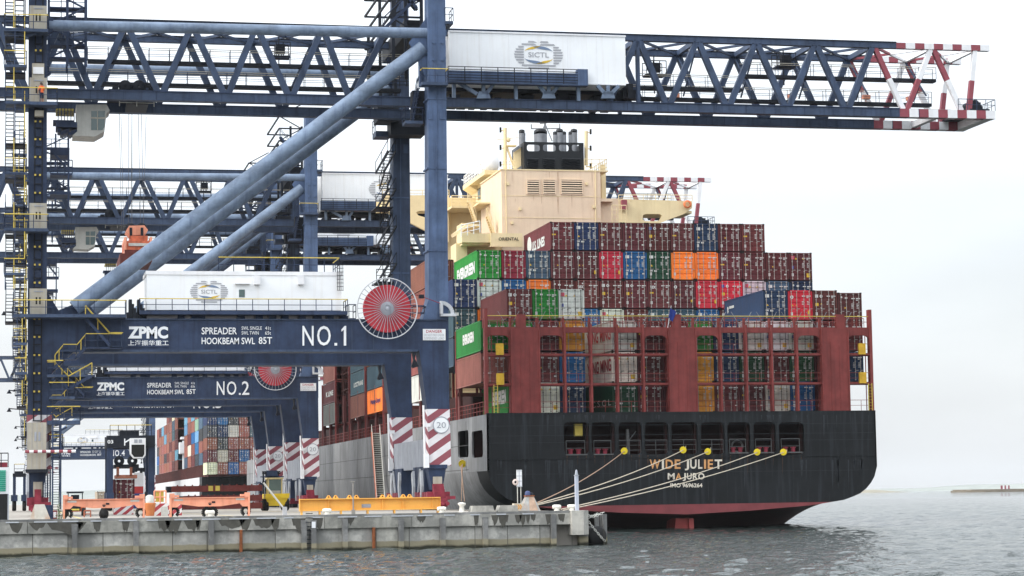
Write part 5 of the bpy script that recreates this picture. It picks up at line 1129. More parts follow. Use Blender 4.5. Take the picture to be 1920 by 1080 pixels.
# bay B
YBB = 215.2
zt1 = P(1040, 415.5, YBB).z; dzb = (zt1 - P(894, 580, YBB).z - .1) / 3
zb = {1: zt1 - CH, 2: zt1 - CH - dzb, 3: zt1 - CH - 2 * dzb, 4: zt1 - CH - 3 * dzb, 5: zt1 - CH - 4 * dzb}
B = {1: (4, [('maroon', 'tex'), ('navy', 'box'), ('maroon', 'tex'), ('maroon', 'plain'), ('maroon', 'mixed'), ('maroon', 'tex'), ('navy', 'box'), ('maroon', 'plain'), ('maroon', 'tex')]),
     2: (1, [('green', 'plain'), ('dark red', 'plain'), ('slate blue', 'box'), ('maroon', 'plain'), ('maroon', 'round'), ('red', 'round'), ('blue', 'box'), ('dark green', 'box'), ('orange', 'bare'), ('orange', 'bare'), ('maroon', 'tex'), ('maroon', 'tex'), ('maroon', 'plain'), ('maroon', 'reefer')]),
     3: (0, [('navy', 'box'), ('white', 'reefer'), ('blue', 'box'), ('orange', 'bare'), ('maroon', 'plain'), ('maroon', 'tex'), ('maroon', 'mixed'), ('maroon', 'mixed'), ('maroon', 'tex'), ('maroon', 'round'), ('red', 'round'), ('red', 'mixed'), ('white', 'reefer'), ('slate blue', 'box'), ('navy', 'plain')]),
     4: (0, [('slate blue', 'box'), ('orange', 'bare'), ('maroon', 'plain'), ('maroon', 'plain'), ('maroon', 'plain'), ('blue', 'plain'), ('white', 'reefer'), ('maroon', 'plain'), ('slate blue', 'box'), ('slate blue', 'plain'), ('blue', 'box'), ('maroon', 'mixed'), ('maroon', 'plain'), ('navy', 'box'), ('navy', 'box')]),
     5: (0, [('slate blue', 'box'), ('rust brown', 'plain'), ('green', 'plain'), ('maroon', 'plain'), ('brown', 'plain'), ('white', 'bare'), ('rust brown', 'plain'), ('maroon', 'plain'), ('green', 'plain'), ('slate blue', 'plain'), ('white', 'reefer'), ('white', 'reefer'), ('white', 'reefer'), ('maroon', 'plain'), ('maroon', 'plain')])}
bn = {1: 'top row below funnel', 2: 'second row below funnel', 3: 'third row below funnel', 4: 'fourth row below funnel', 5: 'fifth row below funnel'}
CB = {}
for t, (k0, lst) in B.items():
    for i, (co, mk) in enumerate(lst):
        k = k0 + i
        CB[(t, k)] = container(co, (kx(k), YBB, zb[t]), f"{co} container {FINISH[mk]}, {ORD[i]} from left, {bn[t]}", mk, 'containers in the tall stack below the funnel')
side_text(CB[(1, 4)], 'U.S. LINES', 2.6, 8.4, .75, 1.75, evgreen, .04); side_text(CB[(2, 1)], 'EVERGREEN', 1.2, 10.6, .7, 1.9, evgreen, .06)
m = MB(); m.lathe([(.0, 0), (.95, 0)], (-CW / 2 - .012, 9.6, 1.5), 16, 'x', 0, False); m.build('side_emblem', evgreen, CB[(1, 4)], True)
# port side stacks further forward
GS = 'containers along the port side of the moored ship'
ZC = ZH + .15
def pside(color, bay, tier, label, txt=None, mt=None, k=0, z=None, args=(1.5, 9, .9, 1.9)):
    r = container(color, (kx(k) + .05, bays[bay], (ZC + 2.93 * tier) if z is None else z), label, 'plain', GS, det=(bay == 'C'))
    if txt: side_text(r, txt, args[0], args[1], args[2], args[3], mt or evgreen, .03)
    return r
hap = M('dark_blue_lettering', (.02, .03, .14), .6, .1, 1)
pside('rust brown', 'C', 4, 'rust brown container on top of the port stack seen just left of the crane leg'); pside('rust brown', 'C', 3, 'rust brown container second from the top just left of the near crane leg'); pside('dark red', 'C', 2, 'dark red container behind the red cable reel on the port side'); pside('rust brown', 'C', 1, 'rust brown container above the white one between the two crane legs'); pside('white', 'C', 0, 'white container seen through the gap between the two waterside crane legs'); 
pside('rust brown', 'C', 6, 'rust brown container set one bay inboard beside the funnel casing', k=1, z=ZC + 2.93 * 4)
pside('orange', 'D', 0, 'bright orange container low on the port side with dark blue lettering', 'Hapag-Lloyd', hap, args=(1.6, 9.2, 1.0, 1.75)); pside('slate blue', 'D', 1, 'blue grey container standing on the bright orange lettered container'); pside('orange', 'D', 2, 'orange container above the blue grey one left of the far crane leg'); pside('rust brown', 'D', 3, 'rust brown container topping the stack above the orange lettered container'); 
pside('rust brown', 'E', 0, 'rust brown container at the bottom of the port stack left of the orange one'); pside('slate blue', 'E', 1, 'blue grey container with white lettering on its side, second tier of its port stack', 'LOCTRANS', args=(1.0, 9.0, 1.0, 1.6)); pside('slate blue', 'E', 2, 'blue grey container with a big white word, third tier of its port stack', 'MAERSK', args=(1.5, 9.5, .9, 2.0)); pside('maroon', 'E', 3, 'maroon container topping the port stack that has two blue grey ones')
pside('grey', 'F', 0, 'grey container at the bottom of the farthest visible port stack'); pside('maroon', 'F', 1, 'maroon container with white lettering in the farthest visible port stack', 'K LINE', args=(1.5, 9, 1.0, 1.7)); pside('rust brown', 'F', 2, 'rust brown container third tier of the farthest visible port stack'); pside('maroon', 'F', 3, 'maroon container fourth tier of the farthest visible port stack')
# ---------------------------------------------------------------- mooring ropes and rat guards
ropem = M("mooring_rope_cream", (.55, .48, .38), .8, .2, 3); ropeb = M("mooring_rope_brown", (.36, .24, .17), .8, .2, 3); guardm = M("rat_guard_yellow", (.75, .58, .03), .5, .15, 2)
QH = 150.0
hookp = G(1005, 950, QZ); QHY = min(hookp.y, 158)
rdefs = [((1173, 844), (1006, 943), 'brownish mooring rope, uppermost of those running to the pyramid hook', ropeb, 'h'), ((1285, 842), (1006, 945), 'cream mooring rope, second of those running to the pyramid hook', ropem, 'h'), ((1332, 845), (1007, 947), 'cream mooring rope crossing the ship name, lowest of those running to the pyramid hook', ropem, 'h'), ((1425, 846), (1052, 955), 'cream mooring rope from the right of the transom to the bollard, upper of two', ropem, 'b'), ((1475, 846), (1056, 957), 'cream mooring rope from the rightmost occupied opening, lowest over the transom', ropem, 'b')]
gl = ['leftmost of the yellow rat guards on the transom ropes', 'second yellow rat guard from the left, above the ship name', 'third yellow rat guard from the left, above the ship name', 'fourth yellow rat guard from the left, right of the ship name', 'rightmost yellow rat guard on the transom ropes']
for i, (p0, p1, lab, mt, w_) in enumerate(rdefs):
    a = P(*p0, YS - .2); b = P(*p1, 151.5 if w_ == 'h' else 147.0)
    a_in = Vector((a.x + .35, YS + .8, a.z + .3)); n = 14; pts = [a_in, Vector(a)]
    for j in range(1, n + 1): t = j / n; q = a.lerp(b, t); q.z -= .35 * 4 * t * (1 - t); pts.append(q)
    r = MB().path(pts, .04, 6).build('mooring_rope', mt); tag(r, lab, 'rope', 'mooring ropes at the stern')
    q = a.lerp(b, .02); m = MB(); d = (b - a).normalized(); m.tube(q - d * .02, q + d * .03, .31, 24)
    g = m.build('rat_guard', guardm); tag(g, gl[i], 'rat guard', 'rat guards on the mooring ropes')
d = ray(868, 862); t = XP / d[0]; a = Vector((XP - .05, d[1] * t, EYE + d[2] * t)); b = Vector((XP - 2.5, a.y - 12, QZ + .6))
r = MB(); r.path([Vector((XP + .6, a.y + .4, a.z + .2)), a, a.lerp(b, .5) - Vector((0, 0, .2)), b], .05, 6); r.path([a + Vector((.6, 1.2, .2)), a + Vector((0, 1, 0)), b + Vector((0, -1.5, 0))], .05, 6); r = r.build('mooring_rope', ropeb); tag(r, 'dark doubled mooring rope from the port side openings down behind the crane leg', 'rope')
q = a.lerp(b, .1); g = MB().tube(q, q + (b - a).normalized() * .05, .37, 20).build('rat_guard', guardm); tag(g, 'yellow rat guard on the dark rope below the port side openings', 'rat guard')
# ================================================================ quay
def struct(o): o['kind'] = 'structure'; return o
YQ = 142.6                                                   # front face of the quay
XQ0 = -60.0; XQ1 = P(1072, 990, YQ).x; XBERTH = XQ1 + .7
def concrete(name, col, tide=False, joints=0):
    m = M(name, col, .85, .28, .5, .6, (col[0] * .45, col[1] * .45, col[2] * .45), bump=.4, spec=.2); t = m.node_tree; N = t.nodes; L = t.links; b = N['Principled BSDF']
    src = b.inputs['Base Color'].links[0].from_socket
    tc = N.new('ShaderNodeTexCoord'); s = N.new('ShaderNodeSeparateXYZ'); L.new(tc.outputs['Object'], s.inputs[0])
    def mix(fac, A, B):
        mm = N.new('ShaderNodeMix'); mm.data_type = 'RGBA'; L.new(fac, mm.inputs['Factor']); L.new(A, mm.inputs['A']); mm.inputs['B'].default_value = (*B, 1); return mm.outputs['Result']
    nz = N.new('ShaderNodeTexNoise'); nz.inputs['Scale'].default_value = .45; nz.inputs['Detail'].default_value = 8; nz.inputs['Roughness'].default_value = .7; L.new(tc.outputs['Object'], nz.inputs[0])
    r = N.new('ShaderNodeMapRange'); r.inputs[1].default_value = .44; r.inputs[2].default_value = .57; r.inputs[4].default_value = .9; L.new(nz.outputs[0], r.inputs[0])
    src = mix(r.outputs[0], src, (col[0] * .55, col[1] * .56, col[2] * .57))
    if tide:
        a = N.new('ShaderNodeMath'); a.operation = 'MULTIPLY_ADD'; L.new(nz.outputs[0], a.inputs[0]); a.inputs[1].default_value = .5; L.new(s.outputs[2], a.inputs[2])
        r1 = N.new('ShaderNodeMapRange'); r1.inputs[1].default_value = .82; r1.inputs[2].default_value = .74; L.new(a.outputs[0], r1.inputs[0]); src = mix(r1.outputs[0], src, (.25, .225, .155))
        r2 = N.new('ShaderNodeMapRange'); r2.inputs[1].default_value = .5; r2.inputs[2].default_value = .36; L.new(a.outputs[0], r2.inputs[0]); src = mix(r2.outputs[0], src, (.03, .03, .02))
    L.new(src, b.inputs['Base Color']); return m
conc = concrete("quay_concrete", (.39, .38, .345)); concw = concrete("quay_wall_concrete", (.47, .46, .425), True); concd = concrete("stained_pile_concrete", (.22, .22, .215), True)
apron = M("apron_concrete", (.30, .28, .25), .9, .18, .05, 0, stretch=(1, 1, 1), spec=.2)
stain = M("damp_stain", (.075, .072, .062), .8, .3, 3)
m = MB(); m.box((-400, YQ + .8, -1), (XBERTH, 1500, QZ - .03)); struct(m.build('quay_apron', apron))
qw = tag(thing('quay_wall', 'weathered grey concrete quay wall with square piles along the water', 'wall', (10, YQ, 0)), 'weathered grey concrete quay wall with square piles along the water', 'wall')
zc_ = P(500, 993, YQ).z                                      # underside of the capping beam
concw2 = concrete("quay_wall_concrete_dark", (.36, .355, .33), True); concw3 = concrete("quay_wall_concrete_pale", (.54, .525, .47), True); conc2 = concrete("quay_concrete_dark", (.30, .295, .265))
m = MB(); xw_ = XQ0
while xw_ < XQ1 - 1.4:
    xn_ = min(xw_ + 2.15, XQ1 - 1.4); m.box((xw_, YQ + .25 + random.uniform(-.012, .012), -1.2), (xn_, YQ + .9, zc_ + .1), random.choice((0, 0, 1, 2))); xw_ = xn_
m.box((XBERTH - .3, YQ + 3, -1.2), (XBERTH, 600, zc_)); m.build('wall_panel', [concw, concw2, concw3], qw)
m = MB()
for k in range(46):
    xx = XQ0 + k * 2.15; m.box((xx - .012, YQ + .235, -.2), (xx + .025, YQ + .26, zc_))
m.build('panel_joint', stain, qw)
m = MB()
xs_ = [XQ0] + [XQ0 + 6 * k + random.uniform(-.5, .5) for k in range(1, 16)]
for a, b in zip(xs_, xs_[1:] + [XQ1]): m.box((a + .015, YQ, zc_), (b - .015, YQ + 1.2, QZ - .12 + random.uniform(-.015, .015)), random.choice((0, 0, 1)))
m.box((XQ1 - .2, YQ + 1.2, zc_), (XBERTH, 600, QZ - .04)); m.build('capping_beam', [conc, conc2], qw)
m = MB(); m.box((XQ0, YQ + .15, QZ - .14), (XQ1 - .1, YQ + .75, QZ + .03)); m.build('kerb', concd, qw)
m = MB()
for k in range(60):
    a = XQ0 + k * 1.72
    if a < XQ1 - 1.8: m.box((a + .1, YQ - .04, QZ - .17), (a + random.uniform(.7, 1.6), YQ + .02, QZ - .10))
m.build('edge_angle', lightgrey, qw)
m = MB()                                                     # damp streaks hanging from the drain slots
for x, w_, h in ((125, 70, 26), (150, 12, 14), (182, 14, 30), (236, 14, 30), (308, 24, 38), (325, 30, 30), (360, 30, 26), (372, 10, 22), (435, 50, 22), (460, 22, 24), (495, 40, 22), (516, 16, 28), (560, 26, 28), (596, 20, 30), (893, 10, 34), (928, 14, 20), (944, 20, 26), (972, 14, 20), (980, 12, 24), (990, 8, 20), (1030, 16, 28), (1053, 14, 18), (30, 24, 20), (70, 30, 14), (655, 20, 16), (790, 18, 14), (1000, 10, 16)):
    o = P(x, 976, YQ); W = w_ / 29 / 2; H = min(h / 29, .92); pts = []; n = 9
    zt_ = QZ - .18
    top = [(o.x - W, zt_), (o.x + W, zt_)]; low = []
    for i in range(n): t = i / (n - 1); low.append((o.x + W * (1 - 2 * t), zt_ - H * (math.sin(math.pi * t) ** .6) * random.uniform(.55, 1) - .02))
    m.add([(a, YQ - .006, b) for a, b in top + low], [tuple(range(2 + n))], 0)
m.build('damp_stain', stain, qw)
for x in (140, 255, 396, 570, 588, 647, 752, 830, 910, 1038):
    o = P(x, 1000, YQ); m = MB(); m.box((o.x - .16, YQ - .16, -1), (o.x + .16, YQ + .24, QZ - .35 - (.2 if x in (570, 588) else 0) + random.uniform(-.1, .2))); m.box((o.x - .2, YQ - .02, zc_ - .15), (o.x + .2, YQ + .2, QZ - .3)); m.build('pile', concd, qw)
rust = M("rusty_steel", (.24, .085, .035), .8, .4, 3)
for x in (452, 701): o = P(x, 1000, YQ); m = MB(); m.box((o.x - .09, YQ - .05, -1), (o.x + .09, YQ + .2, zc_ + .02)); m.box((o.x - .02, YQ - .14, -1), (o.x + .02, YQ, zc_)); m.build('steel_pile', rust, qw)
m = MB(); a, b = P(573, 1000, YQ).x, P(586, 1000, YQ).x
for k in range(9): m.bar((a, YQ - .12, .2 + k * .27), (b, YQ - .12, .2 + k * .27), .05)
m.build('ladder', darksteel, qw)
m = MB(); a, b = P(584, 990, YQ), P(591, 978, YQ); m.box((a.x, YQ - .2, a.z), (b.x, YQ - .17, b.z)); m.build('ladder_sign', lettering, qw)
m = MB()                                                     # corner block with chamfered face
x0, x1 = P(1072, 990, YQ - .3).x, P(1108, 990, YQ - .3).x
m.prism([(x0, YQ - .4), (x0 + .75, YQ - .55), (x1, YQ + .3), (x1, YQ + 3), (x0, YQ + 3)], P(1090, 1002.5, YQ).z, QZ + .02, 0, 'z'); m.build('corner_block', conc, qw)
m = MB(); m.box((P(1088, 1000, YQ).x, YQ + .3, -1), (P(1105, 1000, YQ).x, YQ + 1.6, P(1090, 1002, YQ).z)); m.build('pile', concd, qw)
m = MB(); xx = x1 + .1
for k in range(8): yy = YQ + 8 + k * 8; m.box((XBERTH, yy, -1), (XBERTH + .9, yy + 1.4, 1.9))
m.build('berth_fender', black, qw)
# corner rubber fender and its chains
o = P(1126, 990, YQ + 1.2)
fd = thing('corner_fender', 'black cylindrical rubber fender with chains at the quay corner', 'fender', (o.x, o.y, 0))
m = MB(); m.lathe([(.0, -.95), (.5, -.93), (.62, -.75), (.62, .75), (.5, .93), (0, .95)], (x1 + .68, YQ + 1.4, .62), 24, 'y'); m.build('roller', M('fender_rubber', (.017, .017, .018), .55, .3, 2, bump=.3), fd)
m = MB(); m.box((x1 + 1.15, YQ + 1.0, -1), (x1 + 1.42, YQ + 1.8, 2.0)); m.box((x1 + .72, YQ + 1.3, 1.1), (x1 + .98, YQ + 1.6, 2.05)); m.build('frame_post', concd, fd)
def chain(p, q, n, sag=.1):
    m = MB(); p = Vector(p); q = Vector(q)
    for i in range(n):
        t = (i + .5) / n; c_ = p.lerp(q, t); c_.z -= sag * 4 * t * (1 - t); d = (q - p).normalized(); u = Vector((0, 1, 0)) if i % 2 else d.cross(Vector((0, 1, 0))).normalized(); L = (q - p).length / n * .72
        k = 8; pts = [c_ + d * L * math.cos(2 * math.pi * j / k) + u * L * .55 * math.sin(2 * math.pi * j / k) for j in range(k + 1)]; m.path(pts, .022, 5)
    return m
chain((x1 - .02, YQ + .3, QZ - .42), (x1 + 1.2, YQ + .9, QZ - .1), 8).build('chain', palemetal, fd); chain((x1 - .02, YQ + .3, QZ - .3), (x1 + .8, YQ + .9, QZ - .18), 7).build('chain', palemetal, fd); chain((x1, YQ + .3, 1.55), (x1 + 1.1, YQ + .4, .25), 11, .05).build('chain', palemetal, fd)
# rails, painted lines and track slots on the apron
m = MB()
for xx in ((wx0 + wx1) / 2, (lx0 + lx1) / 2): m.box((xx - .06, YQ + 2, QZ - .03), (xx + .06, 900, QZ + .03))
rl = m.build('crane_rail', M('rail_steel', (.09, .075, .06), .5, .3, 1)); struct(rl)
m = MB(); linem = M('worn_yellow_line', (.55, .45, .22), .8, .3, 1)
for (xa, ya, xb, yb) in ((3.2, 144, 3.2, 420), (13.2, 150, 9.0, 480), (21, 150, 19, 500)): m.add([(xa, ya, QZ - .02), (xa + .22, ya, QZ - .02), (xb + .22, yb, QZ - .02), (xb, yb, QZ - .02)], [(0, 1, 2, 3)])
struct(m.build('lane_marking', linem))
# ================================================================ things on the quay
def at(x, y, Y=None): return G(x, y, QZ)
# spreader lifting beams on hooks
def lift_beam(x0, x1, Y, label, twin):
    a, b = P(x0, 950, Y).x, P(x1, 950, Y).x; s = 4300 / Y * .985
    r = thing('lifting_beam', label, 'lifting beam', ((a + b) / 2, Y, QZ), 'orange lifting beams on the quay edge')
    H = lambda px: QZ + px / s
    xm = (a + b) / 2; w_ = b - a
    m = MB(); m.prism([(a + .12, H(35)), (b - .12, H(35)), (b - .12, H(26)), (xm + w_ * .14, H(19)), (xm - w_ * .14, H(19)), (a + .12, H(26))], Y - .15, Y + .15); m.box((a + .1, Y - .24, H(34.5)), (b - .1, Y + .24, H(36))); 
    for t in (.26, .5, .74): m.box((a + w_ * t - .02, Y - .2, H(24)), (a + w_ * t + .02, Y + .2, H(34.5)))
    m.build('web_beam', salmon, r)
    for xx, s_ in ((a, 1), (b, -1)):
        m = MB(); m.box((xx, Y - .25, QZ), (xx + .12 * s_, Y + .25, H(43))); m.box((xx, Y - .26, H(36)), (xx + .3 * s_, Y + .26, H(44))); m.box((xx + .3 * s_, Y - .2, H(37)), (xx + .6 * s_, Y + .2, H(41))); m.prism([(xx + .1 * s_, H(26)), (xx + .7 * s_, H(26)), (xx + .45 * s_, H(18)), (xx + .1 * s_, H(18))], Y - .2, Y + .2); m.build('end_leg', salmon, r)
    m = MB()
    for t in (.11, .88): m.box((a + w_ * t - .28, Y - .165, H(30)), (a + w_ * t + .28, Y - .15, H(33.5)), 0)
    for t in (.13, .86): text = '17.5T'
    m.box((xm + .12, Y - .165, H(25)), (xm + .34, Y - .15, H(28.5)), 1); m.lathe([(0, 0), (.1, 0)], (xm, Y - .17, H(24)), 8, 'y', 1, False); m.build('stencil', [palemetal, darksteel], r)
    for t, k in ((.06, 1), (.5, 2 if twin else 0), (.95, 1)):
        xx = a + w_ * t; m = MB(); z = QZ + .33 if t != .5 else H(8)
        for dx in ((-.2, .2) if k == 2 else (0,)):
            if k: 
                for i in range(14):
                    a0, a1 = math.radians(-60 + i * 22), math.radians(-60 + (i + 1) * 22); R0 = .24
                    m.bar((xx + dx + R0 * math.cos(a0), Y, z + R0 * 1.1 * math.sin(a0)), (xx + dx + R0 * math.cos(a1), Y, z + R0 * 1.1 * math.sin(a1)), .2, .17, (0, 1, 0))
                m.tube((xx + dx, Y, z + .2), (xx + dx, Y, z + .55), .09, 8)
            else: m.lathe([(0, -.36), (.2, -.3), (.3, -.1), (.3, .1), (.14, .4), (.1, .62), (0, .62)], (xx + dx, Y, z + .0), 14)
        m.build('hook', black, r)
    m = MB(); 
    for xx, s_ in ((a + w_ * .06, 1), (a + w_ * .95, -1)): m.tube((xx, Y, H(20)), (xx, Y, H(32)), .12, 8)
    m.build('shackle', orange, r)
lift_beam(118, 271, YQ + 3.0, 'faded orange lifting beam with single centre hook, left of the striped block', False)
lift_beam(318, 468, YQ + 3.4, 'faded orange lifting beam with paired centre hooks, in front of the stacked flat racks', True)
# yellow I beam
Yb = YQ + 3.2
a, b = P(562, 966, Yb), P(826, 936, Yb); s = 4300 / Yb
yb_ = thing('steel_beam', 'long yellow steel I beam with triangular lifting lugs lying on the quay', 'beam', ((a.x + b.x) / 2, Yb, QZ))
H = b.z - QZ - .0; yel = M('bright_yellow_orange_paint', (.78, .41, .09), .5, .14, .6, .2, (.45, .22, .05))
m = MB(); m.box((a.x, Yb + .2, QZ + .3), (b.x, Yb + .24, QZ + .98)); m.box((a.x, Yb - .05, QZ + .24), (b.x, Yb + .5, QZ + .3)); m.box((a.x, Yb - .05, QZ + .98), (b.x, Yb + .5, QZ + 1.04)); m.box((a.x, Yb + .0, QZ + .3), (a.x + .04, Yb + .45, QZ + .98)); m.box((b.x - .04, Yb + .0, QZ + .3), (b.x, Yb + .45, QZ + .98)); m.build('web_and_flanges', yel, yb_)
for xx in (617, 662, 718, 756, 812):
    q = P(xx, 950, Yb).x; m = MB(); m.box((q - .02, Yb + .02, QZ + .3), (q + .02, Yb + .43, QZ + .98)); m.build('stiffener', yel, yb_)
for xx in (617, 630, 656, 669, 718, 731, 757, 769):
    q = P(xx, 935, Yb).x; m = MB(); m.prism([(q - .2, QZ + 1.04), (q + .2, QZ + 1.04), (q + .06, QZ + 1.25), (q - .06, QZ + 1.25)], Yb + .17, Yb + .27); m.lathe([(0, 0), (.05, 0)], (q, Yb + .165, QZ + 1.14), 8, 'y', 1, False); m.build('lifting_lug', [yel, darksteel], yb_)
m = MB(); q0, q1 = P(679, 952, Yb), P(696, 945, Yb); m.box((q0.x, Yb + .17, q0.z), (q1.x, Yb + .2, q1.z)); m.build('nameplate', grey, yb_)
m = MB()
for xx in (566, 600, 640, 690, 740, 790, 822): q = P(xx, 965, Yb).x; m.box((q - .05, Yb - .02, QZ), (q + .05, Yb + .45, QZ + .24))
m.build('foot', yel, yb_)
# forklift
Yk = 207.0; s = 4300 / Yk
f0 = P(519, 955, Yk); X0 = f0.x
fk = thing('forklift', 'big yellow forklift truck with dark mast seen from behind', 'forklift', (X0, Yk, QZ))
fy = M('forklift_yellow', (.72, .50, .03), .4, .15, 1); rub = M('tyre_rubber', (.014, .014, .014), .8, .2, 3)
m = MB(); m.prism([(X0 - 1.0, QZ + 1.15), (X0 - .75, QZ + .45), (X0 + .65, QZ + .45), (X0 + 1.05, QZ + 1.15), (X0 + 1.15, QZ + 1.55), (X0 - 1.1, QZ + 1.5)], Yk, Yk + 1.6); m.prism([(X0 - 1.1, QZ + 1.1), (X0 + 1.12, QZ + 1.15), (X0 + 1.18, QZ + 1.58), (X0 - 1.05, QZ + 1.55)], Yk - .15, Yk + 2.6); m.build('counterweight', fy, fk)
m = MB(); 
for xx in (-.62, .62):
    for yy in (Yk + 1.4, Yk + 2.6): m.box((X0 + xx - .06, yy, QZ + 1.5), (X0 + xx + .06, yy + .08, QZ + 2.95))
m.box((X0 - .78, Yk + 1.3, QZ + 2.9), (X0 + .78, Yk + 2.8, QZ + 3.05)); m.build('cab_frame', M('cab_roof_cream', (.5, .42, .22), .5, .2, 1), fk)
m = MB(); m.box((X0 - .56, Yk + 1.42, QZ + 1.55), (X0 + .56, Yk + 2.6, QZ + 2.88)); m.build('cab_window', glass, fk)
m = MB(); m.box((X0 - .5, Yk + 1.36, QZ + 1.52), (X0 + .5, Yk + 1.41, QZ + 1.85)); m.build('radiator_grille', grey, fk)
for xx in (-.92, .95):
    for yy in (Yk + .5, Yk + 3.0):
        w_ = thing('x', 'x', 'x', (0, 0, 0)) if False else None
        m = MB(); R_ = .56 if yy < Yk + 2 else .62; m.lathe([(.2, -.2), (R_ * .85, -.22), (R_, -.14), (R_, .14), (R_ * .85, .22), (.2, .2)], (X0 + xx, yy, QZ + R_), 20, 'x'); wl = m.build('wheel', rub, fk)
        m = MB(); m.lathe([(0, -.16), (.2, -.16), (.24, -.2)], (X0 + xx, yy, QZ + R_), 12, 'x'); m.build('rim', fy, wl)
m = MB()
for xx in (-.85, -.6, .25, .55): m.box((X0 + xx - .06, Yk + 3.6, QZ + .3), (X0 + xx + .06, Yk + 3.85, QZ + 3.6))
for z in (3.4, 2.6, 3.55): m.box((X0 - .95, Yk + 3.62, QZ + z), (X0 + .75, Yk + 3.8, QZ + z + .13))
m.build('mast', darksteel, fk)
m = MB(); m.box((X0 - .55, Yk + 3.5, QZ + 2.75), (X0 + .45, Yk + 4.2, QZ + 3.75)); m.box((X0 - 1.15, Yk + 3.5, QZ + 3.1), (X0 + 1.05, Yk + 3.7, QZ + 3.2)); m.build('carriage', navy, fk)
# leaning barrier pole
a, b = P(494, 905, YQ + 4.5), P(534, 956, YQ + 4.5)
pb = thing('leaning_pole', 'pale thin pole leaning in front of the yellow forklift', 'pole', (b.x, YQ + 4.5, QZ)); m = MB().tube(a, b, .06, 8); m.build('shaft', palemetal, pb); m = MB(); m.box((b.x - .14, YQ + 4.4, QZ), (b.x + .14, YQ + 4.65, b.z + .2)); m.build('base_box', lightgrey, pb)
a = P(662, 904, YQ + 2.3); m = MB(); m.tube((a.x, YQ + 2.3, QZ), a, .045, 8); m.box((a.x - .15, YQ + 2.2, a.z), (a.x + .12, YQ + 2.4, a.z + .07)); m.box((a.x - .12, YQ + 2.2, QZ), (a.x + .12, YQ + 2.4, QZ + .3)); tag(m.build('lamp_post', M('post_grey', (.25, .24, .22), .6, .2, 2)), 'thin short lamp post standing before the yellow steel beam', 'lamp post')
# bollards
blm = M('bollard_white', (.68, .66, .6), .6, .15, 2, .4, (.35, .3, .2))
for x, y, lab in ((394, 966, 'squat white bollard below the right hand lifting beam'), (613, 965, 'squat white bollard before the left part of the yellow beam'), (828, 960, 'squat white bollard at the right end of the yellow beam'), (866, 956, 'upright white bollard beside the crane truck'), (1044, 956, 'low white bollard between the pyramid hook and the grey post'), (1072, 957, 'low white bollard at the foot of the grey post')):
    q = P(x, y, YQ + (2.0 if y > 957 else 3.2)); m = MB()
    if x in (866,): m.lathe([(.22, 0), (.17, .12), (.15, .4), (.26, .52), (.26, .62), (0, .68)], (q.x, q.y, QZ), 14)
    else: m.lathe([(.2, 0), (.17, .1), (.2, .2)], (q.x, q.y, QZ), 14); m.lathe([(.0, -.3), (.12, -.28), (.15, -.18), (.15, .18), (.12, .28), (0, .3)], (q.x, q.y, QZ + .26), 12, 'x')
    tag(m.build('bollard', blm), lab, 'bollard', 'white bollards along the quay')
# concrete slabs behind the kerb
for xa, xb, lab in ((881, 925, 'flat concrete block on the quay just right of the crane'), (932, 970, 'flat concrete block on the quay beside the orange marked box')):
    a, b = P(xa, 958, YQ + 3).x, P(xb, 958, YQ + 3).x; m = MB().prism([(a, QZ), (b, QZ), (b - .1, QZ + .42), (a + .12, QZ + .42)], YQ + 2.6, YQ + 3.6); tag(m.build('concrete_block', conc), lab, 'concrete block')
# pyramid mooring hook
Yh = 151.0; q = P(992, 956, Yh); x = q.x
hk = thing('mooring_hook', 'grey pyramid shaped mooring hook stand with rusty face holding three ropes', 'mooring hook', (x, Yh, QZ)); s = 4300 / Yh
m = MB(); b0 = [(x - .72, Yh - .6), (x + .68, Yh - .6), (x + .68, Yh + .6), (x - .72, Yh + .6)]; t0 = [(x - .22, Yh - .3), (x + .28, Yh - .3), (x + .28, Yh + .3), (x - .22, Yh + .3)]
m.add([(*p, QZ) for p in b0] + [(*p, QZ + .98) for p in t0], [(0, 1, 5, 4), (1, 2, 6, 5), (2, 3, 7, 6), (3, 0, 4, 7), (4, 5, 6, 7)]); m.build('stand', M('hook_stand_grey', (.30, .31, .30), .7, .3, 2, .6, (.35, .18, .1)), hk)
m = MB(); m.add([(x - .1, Yh - .61, QZ + .02), (x + .5, Yh - .62, QZ + .02), (x + .27, Yh - .32, QZ + .96), (x - .06, Yh - .33, QZ + .96)], [(0, 1, 2, 3)]); m.build('rusty_face', M('rusty_orange_face', (.38, .27, .2), .7, .35, 3), hk)
m = MB(); m.box((x - .28, Yh - .35, QZ + .98), (x + .34, Yh + .35, QZ + 1.06), 1); m.lathe([(.2, 0), (.2, .2), (.12, .3), (0, .32)], (x - .08, Yh, QZ + 1.05), 12, mi=0); m.lathe([(.14, 0), (.14, .15), (0, .22)], (x + .18, Yh, QZ + 1.05), 12, mi=2); m.build('capstan', [M('capstan_blue', (.05, .07, .16), .4, .3, 3), rust, darksteel], hk)
